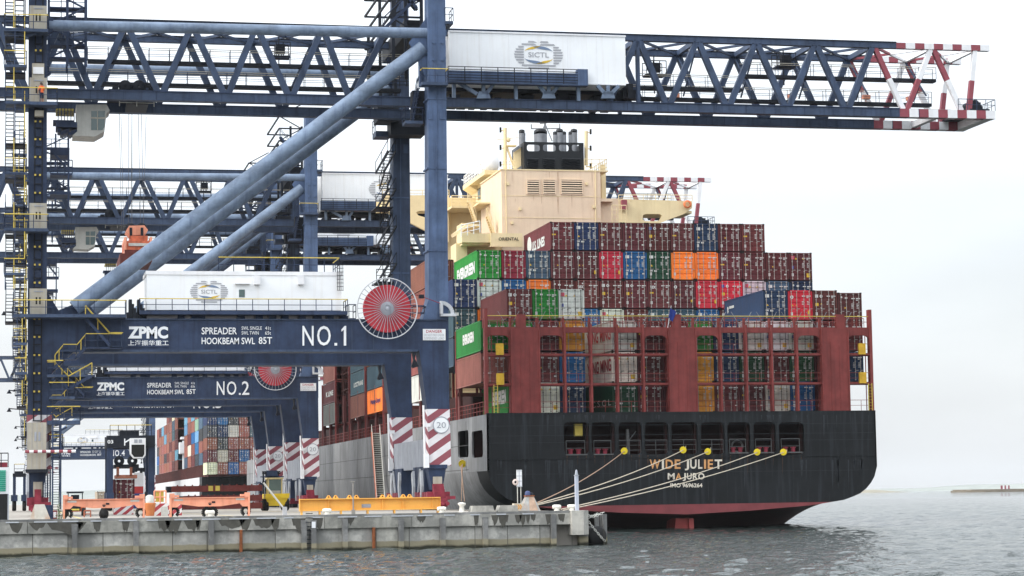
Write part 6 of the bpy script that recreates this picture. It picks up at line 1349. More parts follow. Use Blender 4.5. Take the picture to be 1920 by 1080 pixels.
# white sign board on two posts + orange marked box + lifebuoy
q = P(974, 956, Yh + .6); x = q.x
sg = thing('sign_board', 'narrow white board on two thin posts with a round lifebuoy holder', 'sign', (x, Yh + .6, QZ)); z0, z1 = P(974, 913, Yh + .6).z, P(974, 881, Yh + .6).z
m = MB(); m.box((x - .17, Yh + .55, z0), (x + .2, Yh + .65, z1)); m.build('board', tipwhite, sg)
m = MB(); 
for k in range(4): z = z0 + (z1 - z0) * (k * .3 + .03); m.box((x - .19, Yh + .53, z), (x + .22, Yh + .56, z + .03))
m.box((x + .0, Yh + .535, z0), (x + .02, Yh + .56, z1)); m.build('board_strap', grey, sg)
for dx in (-.12, .12): m = MB(); m.tube((x + dx, Yh + .6, QZ), (x + dx, Yh + .6, z0 + .1), .03, 6); m.build('post', palemetal, sg)
m = MB(); m.lathe([(.1, -.05), (.2, -.05), (.22, 0), (.2, .05), (.1, .05), (.08, 0), (.1, -.05)], (x - .26, Yh + .55, z0 + .33), 16, 'y'); m.build('lifebuoy_holder', M('faded_pink_white', (.6, .5, .46), .6, .2, 2), sg)
q = P(971, 956, Yh - .3); m = MB(); m.prism([(q.x - .36, QZ), (q.x + .36, QZ), (q.x + .36, QZ + .52), (q.x - .3, QZ + .52)], Yh - .5, Yh + .1, 0)
for k in range(3): xx = q.x - .2 + k * .14; m.add([(xx, Yh - .51, QZ + .12), (xx + .08, Yh - .51, QZ + .12), (xx + .16, Yh - .51, QZ + .28), (xx + .08, Yh - .51, QZ + .44), (xx, Yh - .51, QZ + .44), (xx + .08, Yh - .51, QZ + .28)], [(0, 1, 2, 3, 4, 5)], 1)
tag(m.build('marker_box', [M('marker_cream', (.5, .45, .36), .6, .15, 2), M('marker_orange', (.6, .27, .04), .6, .2, 2)]), 'cream box with orange chevrons at the foot of the white board', 'marker box')
q = P(1082, 957, YQ + 1.6); zt_ = P(1082, 892, YQ + 1.6).z
gp = thing('grey_post', 'tall square pale grey post with pointed cap at the quay end', 'post', (q.x, YQ + 1.6, QZ)); m = MB(); m.box((q.x - .11, YQ + 1.5, QZ), (q.x + .11, YQ + 1.72, zt_)); m.build('shaft', M('pale_post_grey', (.44, .47, .55), .5, .1, 1), gp)
m = MB(); m.box((q.x - .15, YQ + 1.46, zt_), (q.x + .15, YQ + 1.76, zt_ + .05)); m.lathe([(.12, 0), (.07, .28), (.03, .34), (0, .36)], (q.x, YQ + 1.6, zt_ + .05), 10); m.build('cap', grey, gp)
# stacked flat racks
frm = M('flat_rack_red', (.15, .035, .03), .65, .35, 1, .4, (.06, .02, .015)); Yf = 206.0
for i, (dz, dx, rot) in enumerate(((.15, .5, 0), (.85, .55, 0), (1.75, .0, 0))):
    a, b = P(335, 950, Yf).x + dx - (.5 if i == 2 else 0), P(492, 950, Yf).x; z = QZ + dz
    r = thing('flat_rack', ('dark red flat rack at the bottom of the stack behind the lifting beam', 'dark red flat rack in the middle of the stack behind the lifting beam', 'dark red flat rack topmost of its stack, two yellow panels on its side')[i], 'flat rack', ((a + b) / 2, Yf, z), 'dark red flat racks stacked behind the lifting beam')
    m = MB(); m.box((a, Yf, z + .08), (b, Yf + .2, z + .62)); m.box((a, Yf + 2.2, z + .08), (b, Yf + 2.4, z + .62)); m.box((a + .2, Yf + .2, z + .42), (b, Yf + 2.2, z + .55)); 
    for k in range(9): xx = a + (b - a) * (k + .5) / 9; m.box((xx, Yf - .04, z + .1), (xx + .1, Yf, z + .6))
    for k in range(12): xx = a + (b - a) * (k + .5) / 12; m.box((xx, Yf, z + .62), (xx + .12, Yf + .2, z + .72))
    m.build('deck_frame', frm, r)
    m = MB(); m.box((a - .55, Yf + .1, z + .05), (a - .1, Yf + 1.0, z + .6)); m.box((a - .55, Yf + 1.4, z + .05), (a - .1, Yf + 2.3, z + .6)); m.box((a - .15, Yf, z + .1), (a, Yf + 2.4, z + .6), 1); m.build('folded_end', [darksteel, frm], r)
    if i == 2:
        m = MB()
        for px in (395, 408): q = P(px, 918, Yf).x; m.box((q - .2, Yf - .06, z + .15), (q + .2, Yf - .02, z + .6))
        m.build('yellow_panel', yellow, r)
# straddle carrier with a container
Yc = 262.0
def straddle(X, Y, label, s=1.0, cab=1, box=None):
    r = thing('straddle_carrier', label, 'straddle carrier', (X, Y, QZ), None); W = 4.7 * s * (1 if cab else .55); Ht = 8.6 * s if cab else 4.9
    m = MB()
    for xx in (X - W / 2, X + W / 2):
        for yy in (Y, Y + 6): m.box((xx - .35 * s, yy - .3, QZ + 2.0), (xx + .35 * s, yy + .4, QZ + Ht - .3))
        m.box((xx - .4, Y - 1.5, QZ + 1.3), (xx + .4, Y + 8, QZ + 2.1))
    m.build('leg_frame', navy, r)
    m = MB(); tk = 1.4 if cab else .4; m.box((X - W / 2 - .4 * s, Y - .4, QZ + Ht - tk), (X + W / 2 + .4 * s, Y + .5, QZ + Ht)); m.box((X - W / 2 - .4 * s, Y + 5.6, QZ + Ht - tk), (X + W / 2 + .4 * s, Y + 6.5, QZ + Ht)); 
    for xx in (X - W / 2, X + W / 2): m.box((xx - .4 * s, Y, QZ + Ht - tk), (xx + .4 * s, Y + 6.2, QZ + Ht - .2))
    m.box((X - 1.2 * s, Y + 1, QZ + Ht), (X + 1 * s, Y + 4, QZ + Ht + .6 * s)); tf = m.build('top_frame', darksteel, r)
    m = MB(); m.rail((X - W / 2, Y - .3, QZ + Ht), (X + W / 2, Y - .3, QZ + Ht), 1.2, .9, .04, 0, 1, 1); m.build('handrail', [darksteel, yellow], tf)
    for xx in (X - W / 2, X + W / 2):
        for k in range(4): m = MB(); m.lathe([(.3, -.25), (.62, -.25), (.68, -.1), (.68, .1), (.62, .25), (.3, .25)], (xx, Y - .8 + k * 2.3, QZ + .7), 16, 'x'); m.build('wheel', rub, r)
    if cab:
        xq = X + W / 2 - 1.6; z = QZ + Ht - 2.3; m = MB(); m.prism([(xq - .9, z + .15), (xq - .5, z - .35), (xq + .6, z - .35), (xq + .85, z), (xq + .85, z + 1.95), (xq - .9, z + 1.95)], Y - 2.0, Y - .4); cb = m.build('driver_cab', tipwhite, r)
        m = MB(); m.prism([(xq - .75, z + .2), (xq - .45, z - .2), (xq + .5, z - .2), (xq + .7, z + .1), (xq + .7, z + 1.2), (xq - .75, z + 1.2)], Y - 2.04, Y - 1.98); m.build('window', black, cb)
        m = MB(); 
        for k in range(2): m.box((xq - .45 + k * .5, Y - 2.03, z + 1.4), (xq - .05 + k * .5, Y - 2.0, z + 1.8))
        m.build('vent', grey, cb)
        m = MB(); put_text(m, '03', (X - W / 2 - .3, Y - .45, QZ + Ht - .9), (.65, 0, 0), (0, 0, .4), .02); xn = X - .7
        m.bar((xn, Y - .43, QZ + Ht - 1.15), (xn, Y - .43, QZ + Ht - .35), .12); m.bar((xn + .6, Y - .43, QZ + Ht - 1.15), (xn + .6, Y - .43, QZ + Ht - .35), .12); m.bar((xn, Y - .43, QZ + Ht - .8), (xn + .6, Y - .43, QZ + Ht - .45), .14); m.build('fleet_marking', lettering, r)
        m = MB(); m.box((X - W / 2 + .5, Y + .3, QZ + 4.9), (X + W / 2 - 1.4, Y + 6, QZ + 5.3)); m.box((X - W / 2 + .7, Y + .2, QZ + 3.7), (X + W / 2 - 1.6, Y + 6, QZ + 4.1), 1)
        for dx in (-.9, .6): m.lathe([(.15, -.15), (.55, -.15), (.6, 0), (.55, .15), (.15, .15)], (X + dx - .4, Y + .3, QZ + 5.7), 14, 'y', 0); m.box((X + dx - .7, Y + .2, QZ + 4.0), (X + dx - .4, Y + .6, QZ + 5), 1)
        for k in range(5): m.box((X + .2 + .3 * k, Y + .1, QZ + 4.3 + .12 * (k % 3)), (X + .45 + .3 * k, Y + 1.5, QZ + 4.9))
        m.build('hoist_spreader', [darksteel, M('spreader_brown', (.28, .11, .07), .6, .4, 2)], r)
    return r
Xs_ = P(245, 950, Yc).x
straddle(Xs_, Yc, 'navy straddle carrier with white cab carrying a maroon container')
container('maroon', (P(233, 930, Yc).x, Yc + .6, QZ + .75), 'maroon container hanging inside the straddle carrier on the quay', 'plain')
sc2 = straddle(P(36, 950, 300).x, 300.0, 'dark straddle carrier standing far left beside the crane foot', .5, 0)
# striped blocks, drum, tug
Yr = 163.0
a, b = P(286, 970, Yr).x, P(341, 970, Yr).x
m = MB().box((a, Yr, QZ), (b, Yr + 1.0, P(300, 944, Yr).z)); hb_ = m.build('hazard_block', stripes('red_white_block', (.36, .05, .06), (.66, .64, .62), .62, .8, -1.0)); tag(hb_, 'red and white striped block between the two orange lifting beams', 'barrier')
q0, q1 = P(302, 969, Yr - .05), P(315, 950, Yr - .05); m = MB(); m.box((q0.x, Yr - .03, q0.z), (q1.x, Yr, q1.z)); m.build('notice', palemetal, hb_); m = MB(); m.rail((P(290, 944, Yr).x, Yr + .5, P(290, 944, Yr).z), (P(312, 944, Yr).x, Yr + .5, P(290, 944, Yr).z), .9, .5, .05); m.box((P(293, 944, Yr).x, Yr + .6, P(290, 944, Yr).z + .1), (P(308, 944, Yr).x, Yr + .9, P(290, 944, Yr).z + .85), 1); m.build('cage', [salmon, yellow], hb_)
q = P(281, 970, Yr - 1); m = MB(); m.lathe([(.3, 0), (.42, .85), (.44, .9), (.34, .92), (.0, .98)], (q.x, Yr - 1, QZ), 16, mi=0); m.lathe([(.3, .93), (.3, 1.4), (.1, 1.5), (0, 1.5)], (q.x, Yr - 1, QZ), 14, mi=1); tag(m.build('drum', [M('drum_orange', (.5, .17, .06), .6, .25, 2), palemetal]), 'orange drum with pale lid left of the striped block', 'drum')
a, b = P(213, 968, 185).x, P(250, 968, 185).x; m = MB().box((a, 185, QZ), (b, 186, QZ + .75)); tag(m.build('hazard_block', bpy.data.materials['red_white_block']), 'low red and white striped block under the left lifting beam', 'barrier')
Yt = 172.0; X0 = P(141, 970, Yt).x
tg = thing('tow_tug', 'small orange and black tow tug behind the left lifting beam', 'tug', (X0, Yt, QZ))
m = MB(); m.box((X0 - .75, Yt, QZ + .35), (X0 + .75, Yt + 2.4, QZ + .95)); m.box((X0 - .4, Yt - .05, QZ + .4), (X0 + .4, Yt, QZ + .8), 1); m.build('body', [M('tug_orange', (.55, .13, .05), .5, .2, 2), darksteel], tg)
m = MB(); m.box((X0 - .6, Yt + .3, QZ + .95), (X0 + .6, Yt + 2, QZ + 1.15)); 
for dx in (-.55, .5): m.box((X0 + dx, Yt + .4, QZ + 1.1), (X0 + dx + .07, Yt + .5, QZ + 1.75))
m.box((X0 - .62, Yt + .3, QZ + 1.72), (X0 + .62, Yt + 1.9, QZ + 1.85)); m.box((X0 - .3, Yt + .6, QZ + 1.1), (X0 + .3, Yt + .9, QZ + 1.6)); m.build('cab', darksteel, tg)
for dx in (-.62, .62): m = MB(); m.lathe([(.15, -.16), (.36, -.16), (.4, 0), (.36, .16), (.15, .16)], (X0 + dx, Yt + .3, QZ + .4), 14, 'x'); m.build('wheel', rub, tg)
m = MB(); m.bar((X0 - .3, Yt - .05, QZ + .5), (X0 + .3, Yt - .05, QZ + .5), .12); m.build('tow_plate', yellow, tg)
m = MB(); q0, q1 = P(158, 961, 160), P(170, 952, 160); m.rail((q0.x, 160, QZ), (q1.x, 160, QZ), .45, .5, .05); tag(m.build('low_frame', M('rusty_frame', (.3, .1, .06), .7, .3, 2)), 'small rusty low frame under the left lifting beam', 'frame')
# concrete foot block in front of the land side leg, cabinets and weeds
q = P(74, 978, YQ + 2.2); x = q.x
m = MB(); b0 = [(x - .62, YQ + 1.6), (x + .68, YQ + 1.6), (x + .68, YQ + 2.8), (x - .62, YQ + 2.8)]; t0 = [(x - .3, YQ + 1.9), (x + .3, YQ + 1.9), (x + .3, YQ + 2.5), (x - .3, YQ + 2.5)]
m.add([(*p, QZ) for p in b0] + [(*p, QZ + .95) for p in t0], [(0, 1, 5, 4), (1, 2, 6, 5), (2, 3, 7, 6), (3, 0, 4, 7), (4, 5, 6, 7)]); cbk = m.build('stop_block', M('rust_streaked_concrete', (.42, .40, .35), .8, .2, 1.5, .8, (.3, .13, .05))); tag(cbk, 'rust streaked concrete stop block in front of the left crane leg', 'stop block')
q = P(92, 970, YQ + 4); m = MB(); m.box((q.x - .35, YQ + 4, QZ), (q.x + .25, YQ + 4.6, QZ + .9), 0); m.box((q.x + .25, YQ + 4, QZ), (q.x + .5, YQ + 4.4, QZ + .55), 1); m.box((q.x + .27, YQ + 3.97, QZ + .1), (q.x + .45, YQ + 4, QZ + .45), 2); tag(m.build('cabinet', [navy, redpaint, lettering]), 'navy cabinet with a white framed plate beside the concrete stop block', 'cabinet')
m = MB(); q = P(111, 972, YQ + 1.8)
for k in range(170):
    bx, by = q.x + random.gauss(0, .16), YQ + 1.8 + random.gauss(0, .12); h = abs(random.gauss(0, .45)) if abs(bx - q.x) < .12 else random.random() * .2
    d = Vector((random.gauss(0, 1), random.gauss(0, 1), random.gauss(0, .6))).normalized() * .06; e = d.cross(Vector((0, 0, 1))).normalized() * .028; c_ = Vector((bx, by, QZ + h * 1.4))
    m.add([c_ - d, c_ + e, c_ + d, c_ - e], [(0, 1, 2, 3)])
for k in range(5): m.tube((q.x + random.gauss(0, .05), YQ + 1.8, QZ), (q.x + random.gauss(0, .1), YQ + 1.8, QZ + random.uniform(.5, 1.2)), .01, 4)
tag(m.build('weed', M('weed_green', (.06, .12, .02), .7, .4, 4)), 'scrawny green weed growing at the quay edge left of the lifting beam', 'plant')
# kiosk at the far left edge
Yv = YQ + 2.6; a, b = P(-60, 970, Yv), P(17, 876, Yv)
kq = thing('kiosk', 'white and green louvred kiosk with black base at the left edge', 'kiosk', ((a.x + b.x) / 2, Yv, QZ)); zm = P(10, 926, Yv).z
m = MB(); m.box((a.x, Yv, zm), (b.x, Yv + 2, b.z)); m.build('upper_box', tipwhite, kq); m = MB(); m.box((a.x, Yv - .02, QZ), (b.x - .08, Yv + 2, zm)); m.box((b.x - .08, Yv - .04, QZ), (b.x, Yv + .04, zm), 1); m.build('base', [M('kiosk_black', (.014, .014, .015), .6, .2, 1), grey], kq)
m = MB(); a2, b2 = P(-60, 922, Yv), P(11, 881, Yv)
for k in range(11): z = a2.z + (b2.z - a2.z) * k / 11; m.add([(a2.x, Yv - .06, z), (b2.x, Yv - .06, z), (b2.x, Yv - .015, z + .1), (a2.x, Yv - .015, z + .1)], [(0, 1, 2, 3)])
m.build('louvre', M('teal_green_slats', (.02, .26, .18), .4, .2, 2), kq); m = MB(); q = P(6, 876, Yv); m.rail((q.x - 1, Yv + .5, b.z), (q.x + .3, Yv + .5, b.z), .9, .4, .03, 0, 1); m.box((q.x - .6, Yv + .6, b.z), (q.x + .25, Yv + 1.2, b.z + .32), 1); m.build('roof_gear', [darksteel, redpaint], kq)
# far quay: containers on the ground, hoarding
container('tan', (P(195, 930, 400).x, 400, QZ), 'tan container standing alone beyond the straddle carrier', 'plain', det=True); 
q = P(259, 935, 330); a, b = P(250, 937, 330), P(269, 886, 330); m = MB()
m.box((a.x, 330, QZ), (b.x, 330.3, P(260, 925, 330).z), 2); m.box((a.x, 330, P(260, 925, 330).z), (b.x, 330.3, P(260, 912, 330).z), 1); m.box((a.x, 330, P(260, 912, 330).z), (b.x, 330.3, b.z), 0)
tag(m.build('hoarding', [tipwhite, M('hoarding_red', (.45, .05, .05), .6, .2, 1), M('hoarding_blue', (.03, .06, .2), .6, .2, 1)]), 'white red and blue hoarding behind the straddle carrier', 'hoarding')
# ================================================================ person on the lift landing platform
pp = P(78, 195.8, YC - 1.45)
def person(px, py, pz, label):
    J = {'pel': (0, 0, .92), 'spi': (0, -.01, 1.15), 'chest': (0, -.01, 1.36), 'neck': (0, -.02, 1.5), 'head': (0, -.06, 1.62), 'top': (0, -.06, 1.74),
         'shl': (-.17, 0, 1.42), 'ell': (-.24, -.1, 1.18), 'wrl': (-.2, -.3, 1.1), 'hal': (-.18, -.38, 1.1), 'shr': (.17, 0, 1.42), 'elr': (.27, .02, 1.15), 'wrr': (.28, -.12, .95), 'har': (.28, -.16, .88),
         'hil': (-.09, 0, .9), 'knl': (-.11, -.04, .5), 'anl': (-.11, .02, .09), 'tol': (-.12, -.15, .04), 'hir': (.09, 0, .9), 'knr': (.1, .02, .5), 'anr': (.1, .08, .09), 'tor': (.12, -.08, .04)}
    Rr = {'pel': .15, 'spi': .14, 'chest': .17, 'neck': .06, 'head': .1, 'top': .07, 'shl': .075, 'ell': .05, 'wrl': .035, 'hal': .04, 'shr': .075, 'elr': .05, 'wrr': .035, 'har': .04, 'hil': .1, 'knl': .065, 'anl': .045, 'tol': .04, 'hir': .1, 'knr': .065, 'anr': .045, 'tor': .04}
    E_ = ['pel spi', 'spi chest', 'chest neck', 'neck head', 'head top', 'chest shl', 'shl ell', 'ell wrl', 'wrl hal', 'chest shr', 'shr elr', 'elr wrr', 'wrr har', 'pel hil', 'hil knl', 'knl anl', 'anl tol', 'pel hir', 'hir knr', 'knr anr', 'anr tor']
    ks = list(J); me = bpy.data.meshes.new('body'); me.from_pydata([J[k] for k in ks], [tuple(ks.index(t) for t in e.split()) for e in E_], [])
    o = bpy.data.objects.new('tmp', me); COL.objects.link(o); md = o.modifiers.new('s', 'SKIN'); 
    for i, k in enumerate(ks): me.skin_vertices[0].data[i].radius = (Rr[k], Rr[k] * (.75 if k in ('chest', 'spi', 'pel') else 1)); me.skin_vertices[0].data[i].use_root = k == 'pel'
    o.modifiers.new('u', 'SUBSURF').levels = 2; bpy.context.view_layer.update()
    b = bpy.data.meshes.new_from_object(o.evaluated_get(bpy.context.evaluated_depsgraph_get())); bpy.data.objects.remove(o)
    b.materials.clear()
    for mt in (M('skin', (.42, .24, .17), .6, .1, 2), M('hi_vis_orange', (.85, .16, .05), .7, .1, 3), M('dark_shorts', (.02, .025, .05), .8, .2, 3), M('boots_brown', (.08, .05, .03), .8, .2, 3)): b.materials.append(mt)
    for p in b.polygons:
        z = p.center.z; arm = abs(p.center.x) > .2 and z < 1.2
        p.material_index = 3 if z < .13 else 0 if z < .5 else 2 if z < .97 and abs(p.center.x) < .22 else 0 if (arm or z > 1.5) else 1; p.use_smooth = True
    r = thing('person', label, 'person', (px, py, pz)); link('body', b, r, True)
    m = MB(); m.lathe([(.115, -.02), (.118, .05), (.09, .12), (0, .15)], (0, -.06, 1.66), 14); m.build('hard_hat', M('hard_hat_dark', (.06, .05, .05), .5, .1, 2), r, True); return r
person(pp.x, YC - 1.35, pp.z, 'person in an orange work shirt and dark shorts on the lift platform').rotation_euler = (0, 0, math.radians(200))
# ================================================================ distant second ship
Y2 = 528.0; X2 = P(378.5, 892, Y2 + 14).x; Z2 = P(400, 893, Y2).z
sh2 = thing('container_ship', 'distant container ship with black stern and white side beyond the cranes', 'ship', (X2 + 16, Y2 + 60, 0))
m = MB(); m.box((X2, Y2 + 14, 2), (X2 + 34, Y2 + 22, Z2)); m.prism([(X2 + .3, 2), (X2 + 33, 2), (X2 + 26, 0), (X2 + 8, 0)], Y2 + 14.5, Y2 + 22); m.build('stern_hull', hullblack, sh2)
m = MB(); m.box((X2, Y2 + 22, -1), (X2 + 34, Y2 + 280, Z2)); m.build('white_hull', M('distant_hull_white', (.55, .56, .57), .6, .12, .1, .5, (.3, .28, .26)), sh2)
m = MB(); m.box((X2 + .5, Y2 + 1, Z2), (X2 + 33, Y2 + 280, Z2 + 3)); 
for k in range(60): m.box((X2 - .0, Y2 + 16 + k * 4, Z2), (X2 + .5, Y2 + 16.8 + k * 4, Z2 + 2.9))
m.build('deck_stanchion', M('distant_maroon', (.10, .035, .03), .7, .3, 1), sh2)
for k in range(3): m = MB(); a, b = P(413 + 17 * k + (10 if k == 2 else 0), 906, Y2 + 13.9), P(427 + 17 * k + (22 if k == 2 else 0), 897, Y2 + 13.9); m.box((a.x, Y2 + 13.85, a.z), (b.x, Y2 + 14, b.z)); m.build('mooring_opening', black, sh2)
m = MB(); m.rail((X2 + 1, Y2 + .2, Z2 + 2.6), (X2 + 20, Y2 + .2, Z2 + 2.6), 1.4, 3, .06); m.build('rail', cream2, sh2)
Yv2 = 612.0
m = MB(); a, b = P(350, 892, Yv2), P(362, 826, Yv2); m.box((X2 + .2, Yv2, Z2 - 6), (X2 + 5.0, Yv2 + 3, b.z)); m.box((X2 - .8, Yv2 - 3, b.z - 3.5), (X2 + 8, Yv2 + 3, b.z - .5)); m.box((X2 - .4, Yv2 - 2, Z2 + 7), (X2 + 8, Yv2 + 3, Z2 + 7.6)); m.box((X2 - .4, Yv2 - 2, Z2 + 11), (X2 + 8, Yv2 + 3, Z2 + 11.6)); m.build('accommodation_block', tipwhite, sh2)
m = MB(); m.box((X2 + 2, Yv2 - 1, b.z - .5), (X2 + 8, Yv2 + 2, b.z + 2.5)); m.box((X2 + 5, Yv2 - 1, b.z + 2.5), (X2 + 8, Yv2 + 2, b.z + 4.5)); m.build('funnel', M('distant_red', (.55, .06, .05), .6, .2, 1), sh2)
body_s = container_body(CL)
stern_cols = ['cream|rust brown|blue|rust brown|cream|rust brown', 'maroon|tan|maroon|blue|rust brown|maroon', 'rust brown|dark grey|rust brown|rust brown|rust brown|navy', 'dark grey|navy|tan|rust brown|slate blue|maroon', 'navy|blue|dark grey|rust brown|navy|navy', 'slate blue|dark grey|navy|maroon|navy|navy']
tnm = ['bottom', 'second', 'third', 'fourth', 'fifth', 'sixth']
P2 = 2.5; xb_ = P(388, 880, Y2).x; zb_ = P(400, 890, Y2).z
for t, row in enumerate(stern_cols):
    for k, co in enumerate(row.split('|')):
        container(co, (xb_ + 1.22 + P2 * k, Y2, zb_ + 2.9 * t), f"{co} container, {tnm[t]} tier and {ORD[k]} column on the distant ship's stern", 'plain', "containers on the distant ship's stern", det=True)
rr = random.Random(5); ysd = [Y2 + 13.2 * k for k in range(1, 16)]; sides = ['rust brown'] * 7 + ['cream', 'pale green', 'slate blue', 'blue', 'dark grey', 'maroon', 'maroon', 'pale blue']
for i, yy in enumerate(ysd):
    if 5 <= i <= 6: continue
    top = 7 if i < 5 else 7 if i < 8 else 6 if i < 11 else 5
    for t in range(top):
        co = rr.choice(sides)
        if i == 4 and t > 2: co = 'pale blue'
        if i < 1 and t in (3, 4): co = 'slate blue'
        container(co, (X2 + 1.3, yy, Z2 + 2.9 + 2.9 * t), f"{co} container side on, {tnm[t] if t < 6 else 'seventh'} tier of the {ORD[i]} stack along the distant ship", None, "containers along the distant ship's side", det=False)
        if t == top - 1 and i > 7: container(rr.choice(['dark grey', 'maroon']), (X2 + 3.9, yy, Z2 + 2.9 * (t + 1)), f"container set one column inboard atop the {ORD[i]} stack of the distant ship", 'plain', "containers along the distant ship's side", det=True)
# ================================================================ far shores
hillm = M('hazy_scrub_land', (.26, .28, .26), .9, .3, .02, spec=.0); landm = M('sandy_spit', (.22, .2, .15), .9, .2, .05);  # hills paled so their colour carries part of the distance haze
def ridge(name, x0, x1, D, base, prof, depth, mt):
    pts = []; m = MB(); n = 60; vs = []
    rg = random.Random(int(D)); ph = [rg.uniform(0, 6) for _ in range(8)]
    def hgt(t): 
        for (a, h1), (b, h2) in zip(prof, prof[1:]):
            if t <= b: q = (t - a) / (b - a); return h1 + (h2 - h1) * (3 * q * q - 2 * q ** 3)
        return prof[-1][1]
    for i in range(n + 1):
        t = i / n; x = x0 + (x1 - x0) * t; h = hgt(t) * (1 + .06 * sum(math.sin(t * (9 + 7 * k) + ph[k]) / (1 + .6 * k) for k in range(8)))
        vs += [(x, D, base - 1), (x, D + depth * .15, base + h * .45), (x, D + depth * .5, base + h), (x, D + depth, base - 1)]
    m.add(vs, [(4 * i + j, 4 * i + 4 + j, 4 * i + 5 + j, 4 * i + 1 + j) for i in range(n) for j in range(3)], 0, True)
    return struct(m.build(name, mt))
def Wd(x, y, D): return P(x, y, D)
D = 4200.0; ridge('far_hills', Wd(1380, 918, D).x, Wd(2300, 918, D).x, D, 0, [(0, 2), (.25, 4), (.42, 6), (.6, 13), (.8, 17), (1, 9)], 500, hillm)
D = 3000.0; ridge('far_shore', Wd(1500, 918, D).x, Wd(1720, 918, D).x, D, 0, [(0, 3), (.6, 4.0), (.8, 4), (1, .3)], 150, landm)
D = 5200.0; ridge('far_hills', Wd(-300, 940, D).x, Wd(420, 940, D).x, D, 0, [(0, 20), (.45, 24), (.62, 33), (.8, 34), (1, 10)], 700, hillm)
D = 1950.0; a = Wd(1812, 919, D).x; b = Wd(2120, 919, D).x; m = MB(); m.prism([(a, D), (a + 14, D - 10), (b, D - 20), (b, D + 120), (a + 10, D + 60)], -.3, 1.6, 0, 'z'); m.prism([(a + 6, D + 2), (b, D - 5), (b, D + 110), (a + 12, D + 60)], 1.6, 2.6, 0, 'z'); struct(m.build('sand_spit', M('spit_brown', (.16, .13, .09), .9, .25, .08)))
q0, q1 = Wd(1877, 916, D + 20), Wd(1893, 910, D + 20)
lt = thing('striped_panels', 'row of red and white panels standing on the far spit', 'panels', ((q0.x + q1.x) / 2, D + 20, 2.6))
for k in range(5): m = MB(); xa = q0.x + (q1.x - q0.x) * k / 5; m.box((xa, D + 20, 2.5), (xa + (q1.x - q0.x) / 5, D + 21, q1.z)); m.build('panel', tipred if k % 2 == 0 else tipwhite, lt)
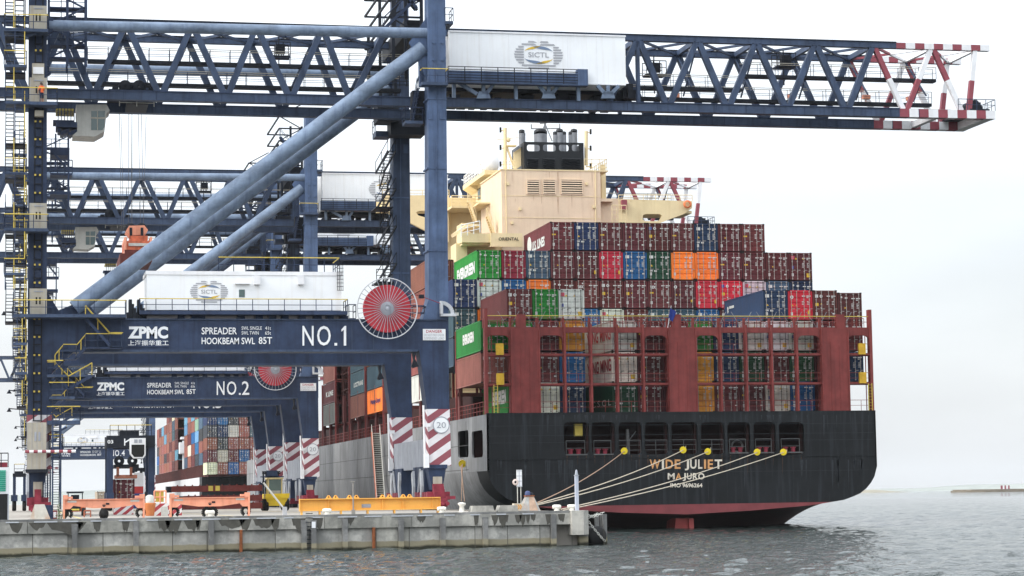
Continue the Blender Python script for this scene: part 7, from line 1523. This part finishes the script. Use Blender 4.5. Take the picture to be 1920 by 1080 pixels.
# ================================================================ water
def water_mesh():
    ys = [60.0]
    while ys[-1] < 900: ys.append(ys[-1] + .26 + .0026 * (ys[-1] - 60))
    ys = np.array(ys); nc = 760; u = np.linspace(0, 1, nc)
    xl, xr = -.06 * ys - 8, .47 * ys + 8
    X = xl[:, None] + (xr - xl)[:, None] * u[None, :]; Y = np.repeat(ys[:, None], nc, 1); Z = np.zeros_like(X); R = np.random.RandomState(4)
    dx = ((xr - xl) / nc)[:, None]; dy = (.26 + .0026 * (ys - 60))[:, None]
    g = .5 + .5 * np.sin(X * .06 + 1.6 * np.sin(Y * .043)) * np.sin(Y * .07 + 1.9 * np.sin(X * .031)); g = .8 + .35 * g
    for i in range(84):
        lam = .34 * (5.0 / .34) ** (R.rand() ** 1.1); th = math.radians(R.normal(-70, 45)); k = 2 * math.pi / lam; amp = .0050 * lam ** .88
        fx = lam / (np.abs(math.cos(th)) * dx + 1e-4); fy = lam / (np.abs(math.sin(th)) * dy + 1e-4)
        fade = np.clip(np.minimum(fx, fy) / 3 - .6, 0, 1)
        p = k * (X * math.cos(th) + Y * math.sin(th)) + R.rand() * 6.28
        Z += amp * fade * (np.sin(p) + .3 * np.sin(2 * p + 1.4))
    Z *= g
    e = np.clip((900 - Y) / 150, 0, 1) * np.clip((Y - 60) / 4, 0, 1) * np.clip(u * 14, 0, 1)[None, :] * np.clip((1 - u) * 14, 0, 1)[None, :]; Z *= e
    X = np.concatenate([np.full((len(ys), 1), -9000.), X, np.full((len(ys), 1), 9000.)], 1); Y = np.concatenate([Y[:, :1], Y, Y[:, :1]], 1); Z = np.pad(Z, ((0, 0), (1, 1)))
    X = np.concatenate([X[:1], X, X[-1:] * 1.0], 0); Y = np.concatenate([np.full_like(Y[:1], -500.), Y, np.full_like(Y[:1], 15000.)], 0); Z = np.pad(Z, ((1, 1), (0, 0)))
    ny, nx = X.shape; v = np.stack([X, Y, Z], -1).reshape(-1, 3); i = np.arange(ny * nx).reshape(ny, nx); f = np.stack([i[:-1, :-1], i[:-1, 1:], i[1:, 1:], i[1:, :-1]], -1).reshape(-1, 4)
    me = bpy.data.meshes.new('water'); me.vertices.add(len(v)); me.vertices.foreach_set('co', v.ravel()); me.loops.add(f.size); me.loops.foreach_set('vertex_index', f.ravel().astype(np.int32)); me.polygons.add(len(f)); me.polygons.foreach_set('loop_start', np.arange(0, f.size, 4, dtype=np.int32)); me.polygons.foreach_set('use_smooth', np.ones(len(f), bool)); me.update(calc_edges=True); me.validate(); return me
wm = bpy.data.materials.new('harbour_water'); wm.use_nodes = True; t = wm.node_tree; N = t.nodes; L = t.links; b = N['Principled BSDF']
b.inputs['Base Color'].default_value = (.012, .022, .020, 1); b.inputs['Roughness'].default_value = .03; b.inputs['IOR'].default_value = 1.33
tc = N.new('ShaderNodeTexCoord'); mp = N.new('ShaderNodeMapping'); mp.inputs['Scale'].default_value = (1, 1.5, 1); L.new(tc.outputs['Object'], mp.inputs[0])
n1 = N.new('ShaderNodeTexNoise'); n1.inputs['Scale'].default_value = 6.5; n1.inputs['Detail'].default_value = 4; L.new(mp.outputs[0], n1.inputs[0])
n2 = N.new('ShaderNodeTexNoise'); n2.inputs['Scale'].default_value = 1.1; n2.inputs['Detail'].default_value = 5; L.new(mp.outputs[0], n2.inputs[0])
b1 = N.new('ShaderNodeBump'); b1.inputs['Strength'].default_value = .9; b1.inputs['Distance'].default_value = .10; L.new(n1.outputs[0], b1.inputs['Height'])
b2 = N.new('ShaderNodeBump'); b2.inputs['Strength'].default_value = .6; b2.inputs['Distance'].default_value = .3; L.new(n2.outputs[0], b2.inputs['Height']); L.new(b1.outputs[0], b2.inputs['Normal']); L.new(b2.outputs[0], b.inputs['Normal'])
wme = water_mesh(); wme.materials.append(wm); struct(link('water', wme))
# ================================================================ haze
hz = bpy.data.materials.new('sea_haze'); hz.use_nodes = True; t = hz.node_tree; t.nodes.clear(); o_ = t.nodes.new('ShaderNodeOutputMaterial'); pv = t.nodes.new('ShaderNodeVolumePrincipled')
pv.inputs['Color'].default_value = (.92, .96, 1, 1); pv.inputs['Density'].default_value = .00004; pv.inputs['Anisotropy'].default_value = 0.0; t.links.new(pv.outputs[0], o_.inputs['Volume'])
m = MB().box((-8000, -400, -2), (8000, 9000, 95)); ho_ = m.build('haze', hz); ho_['kind'] = 'stuff'
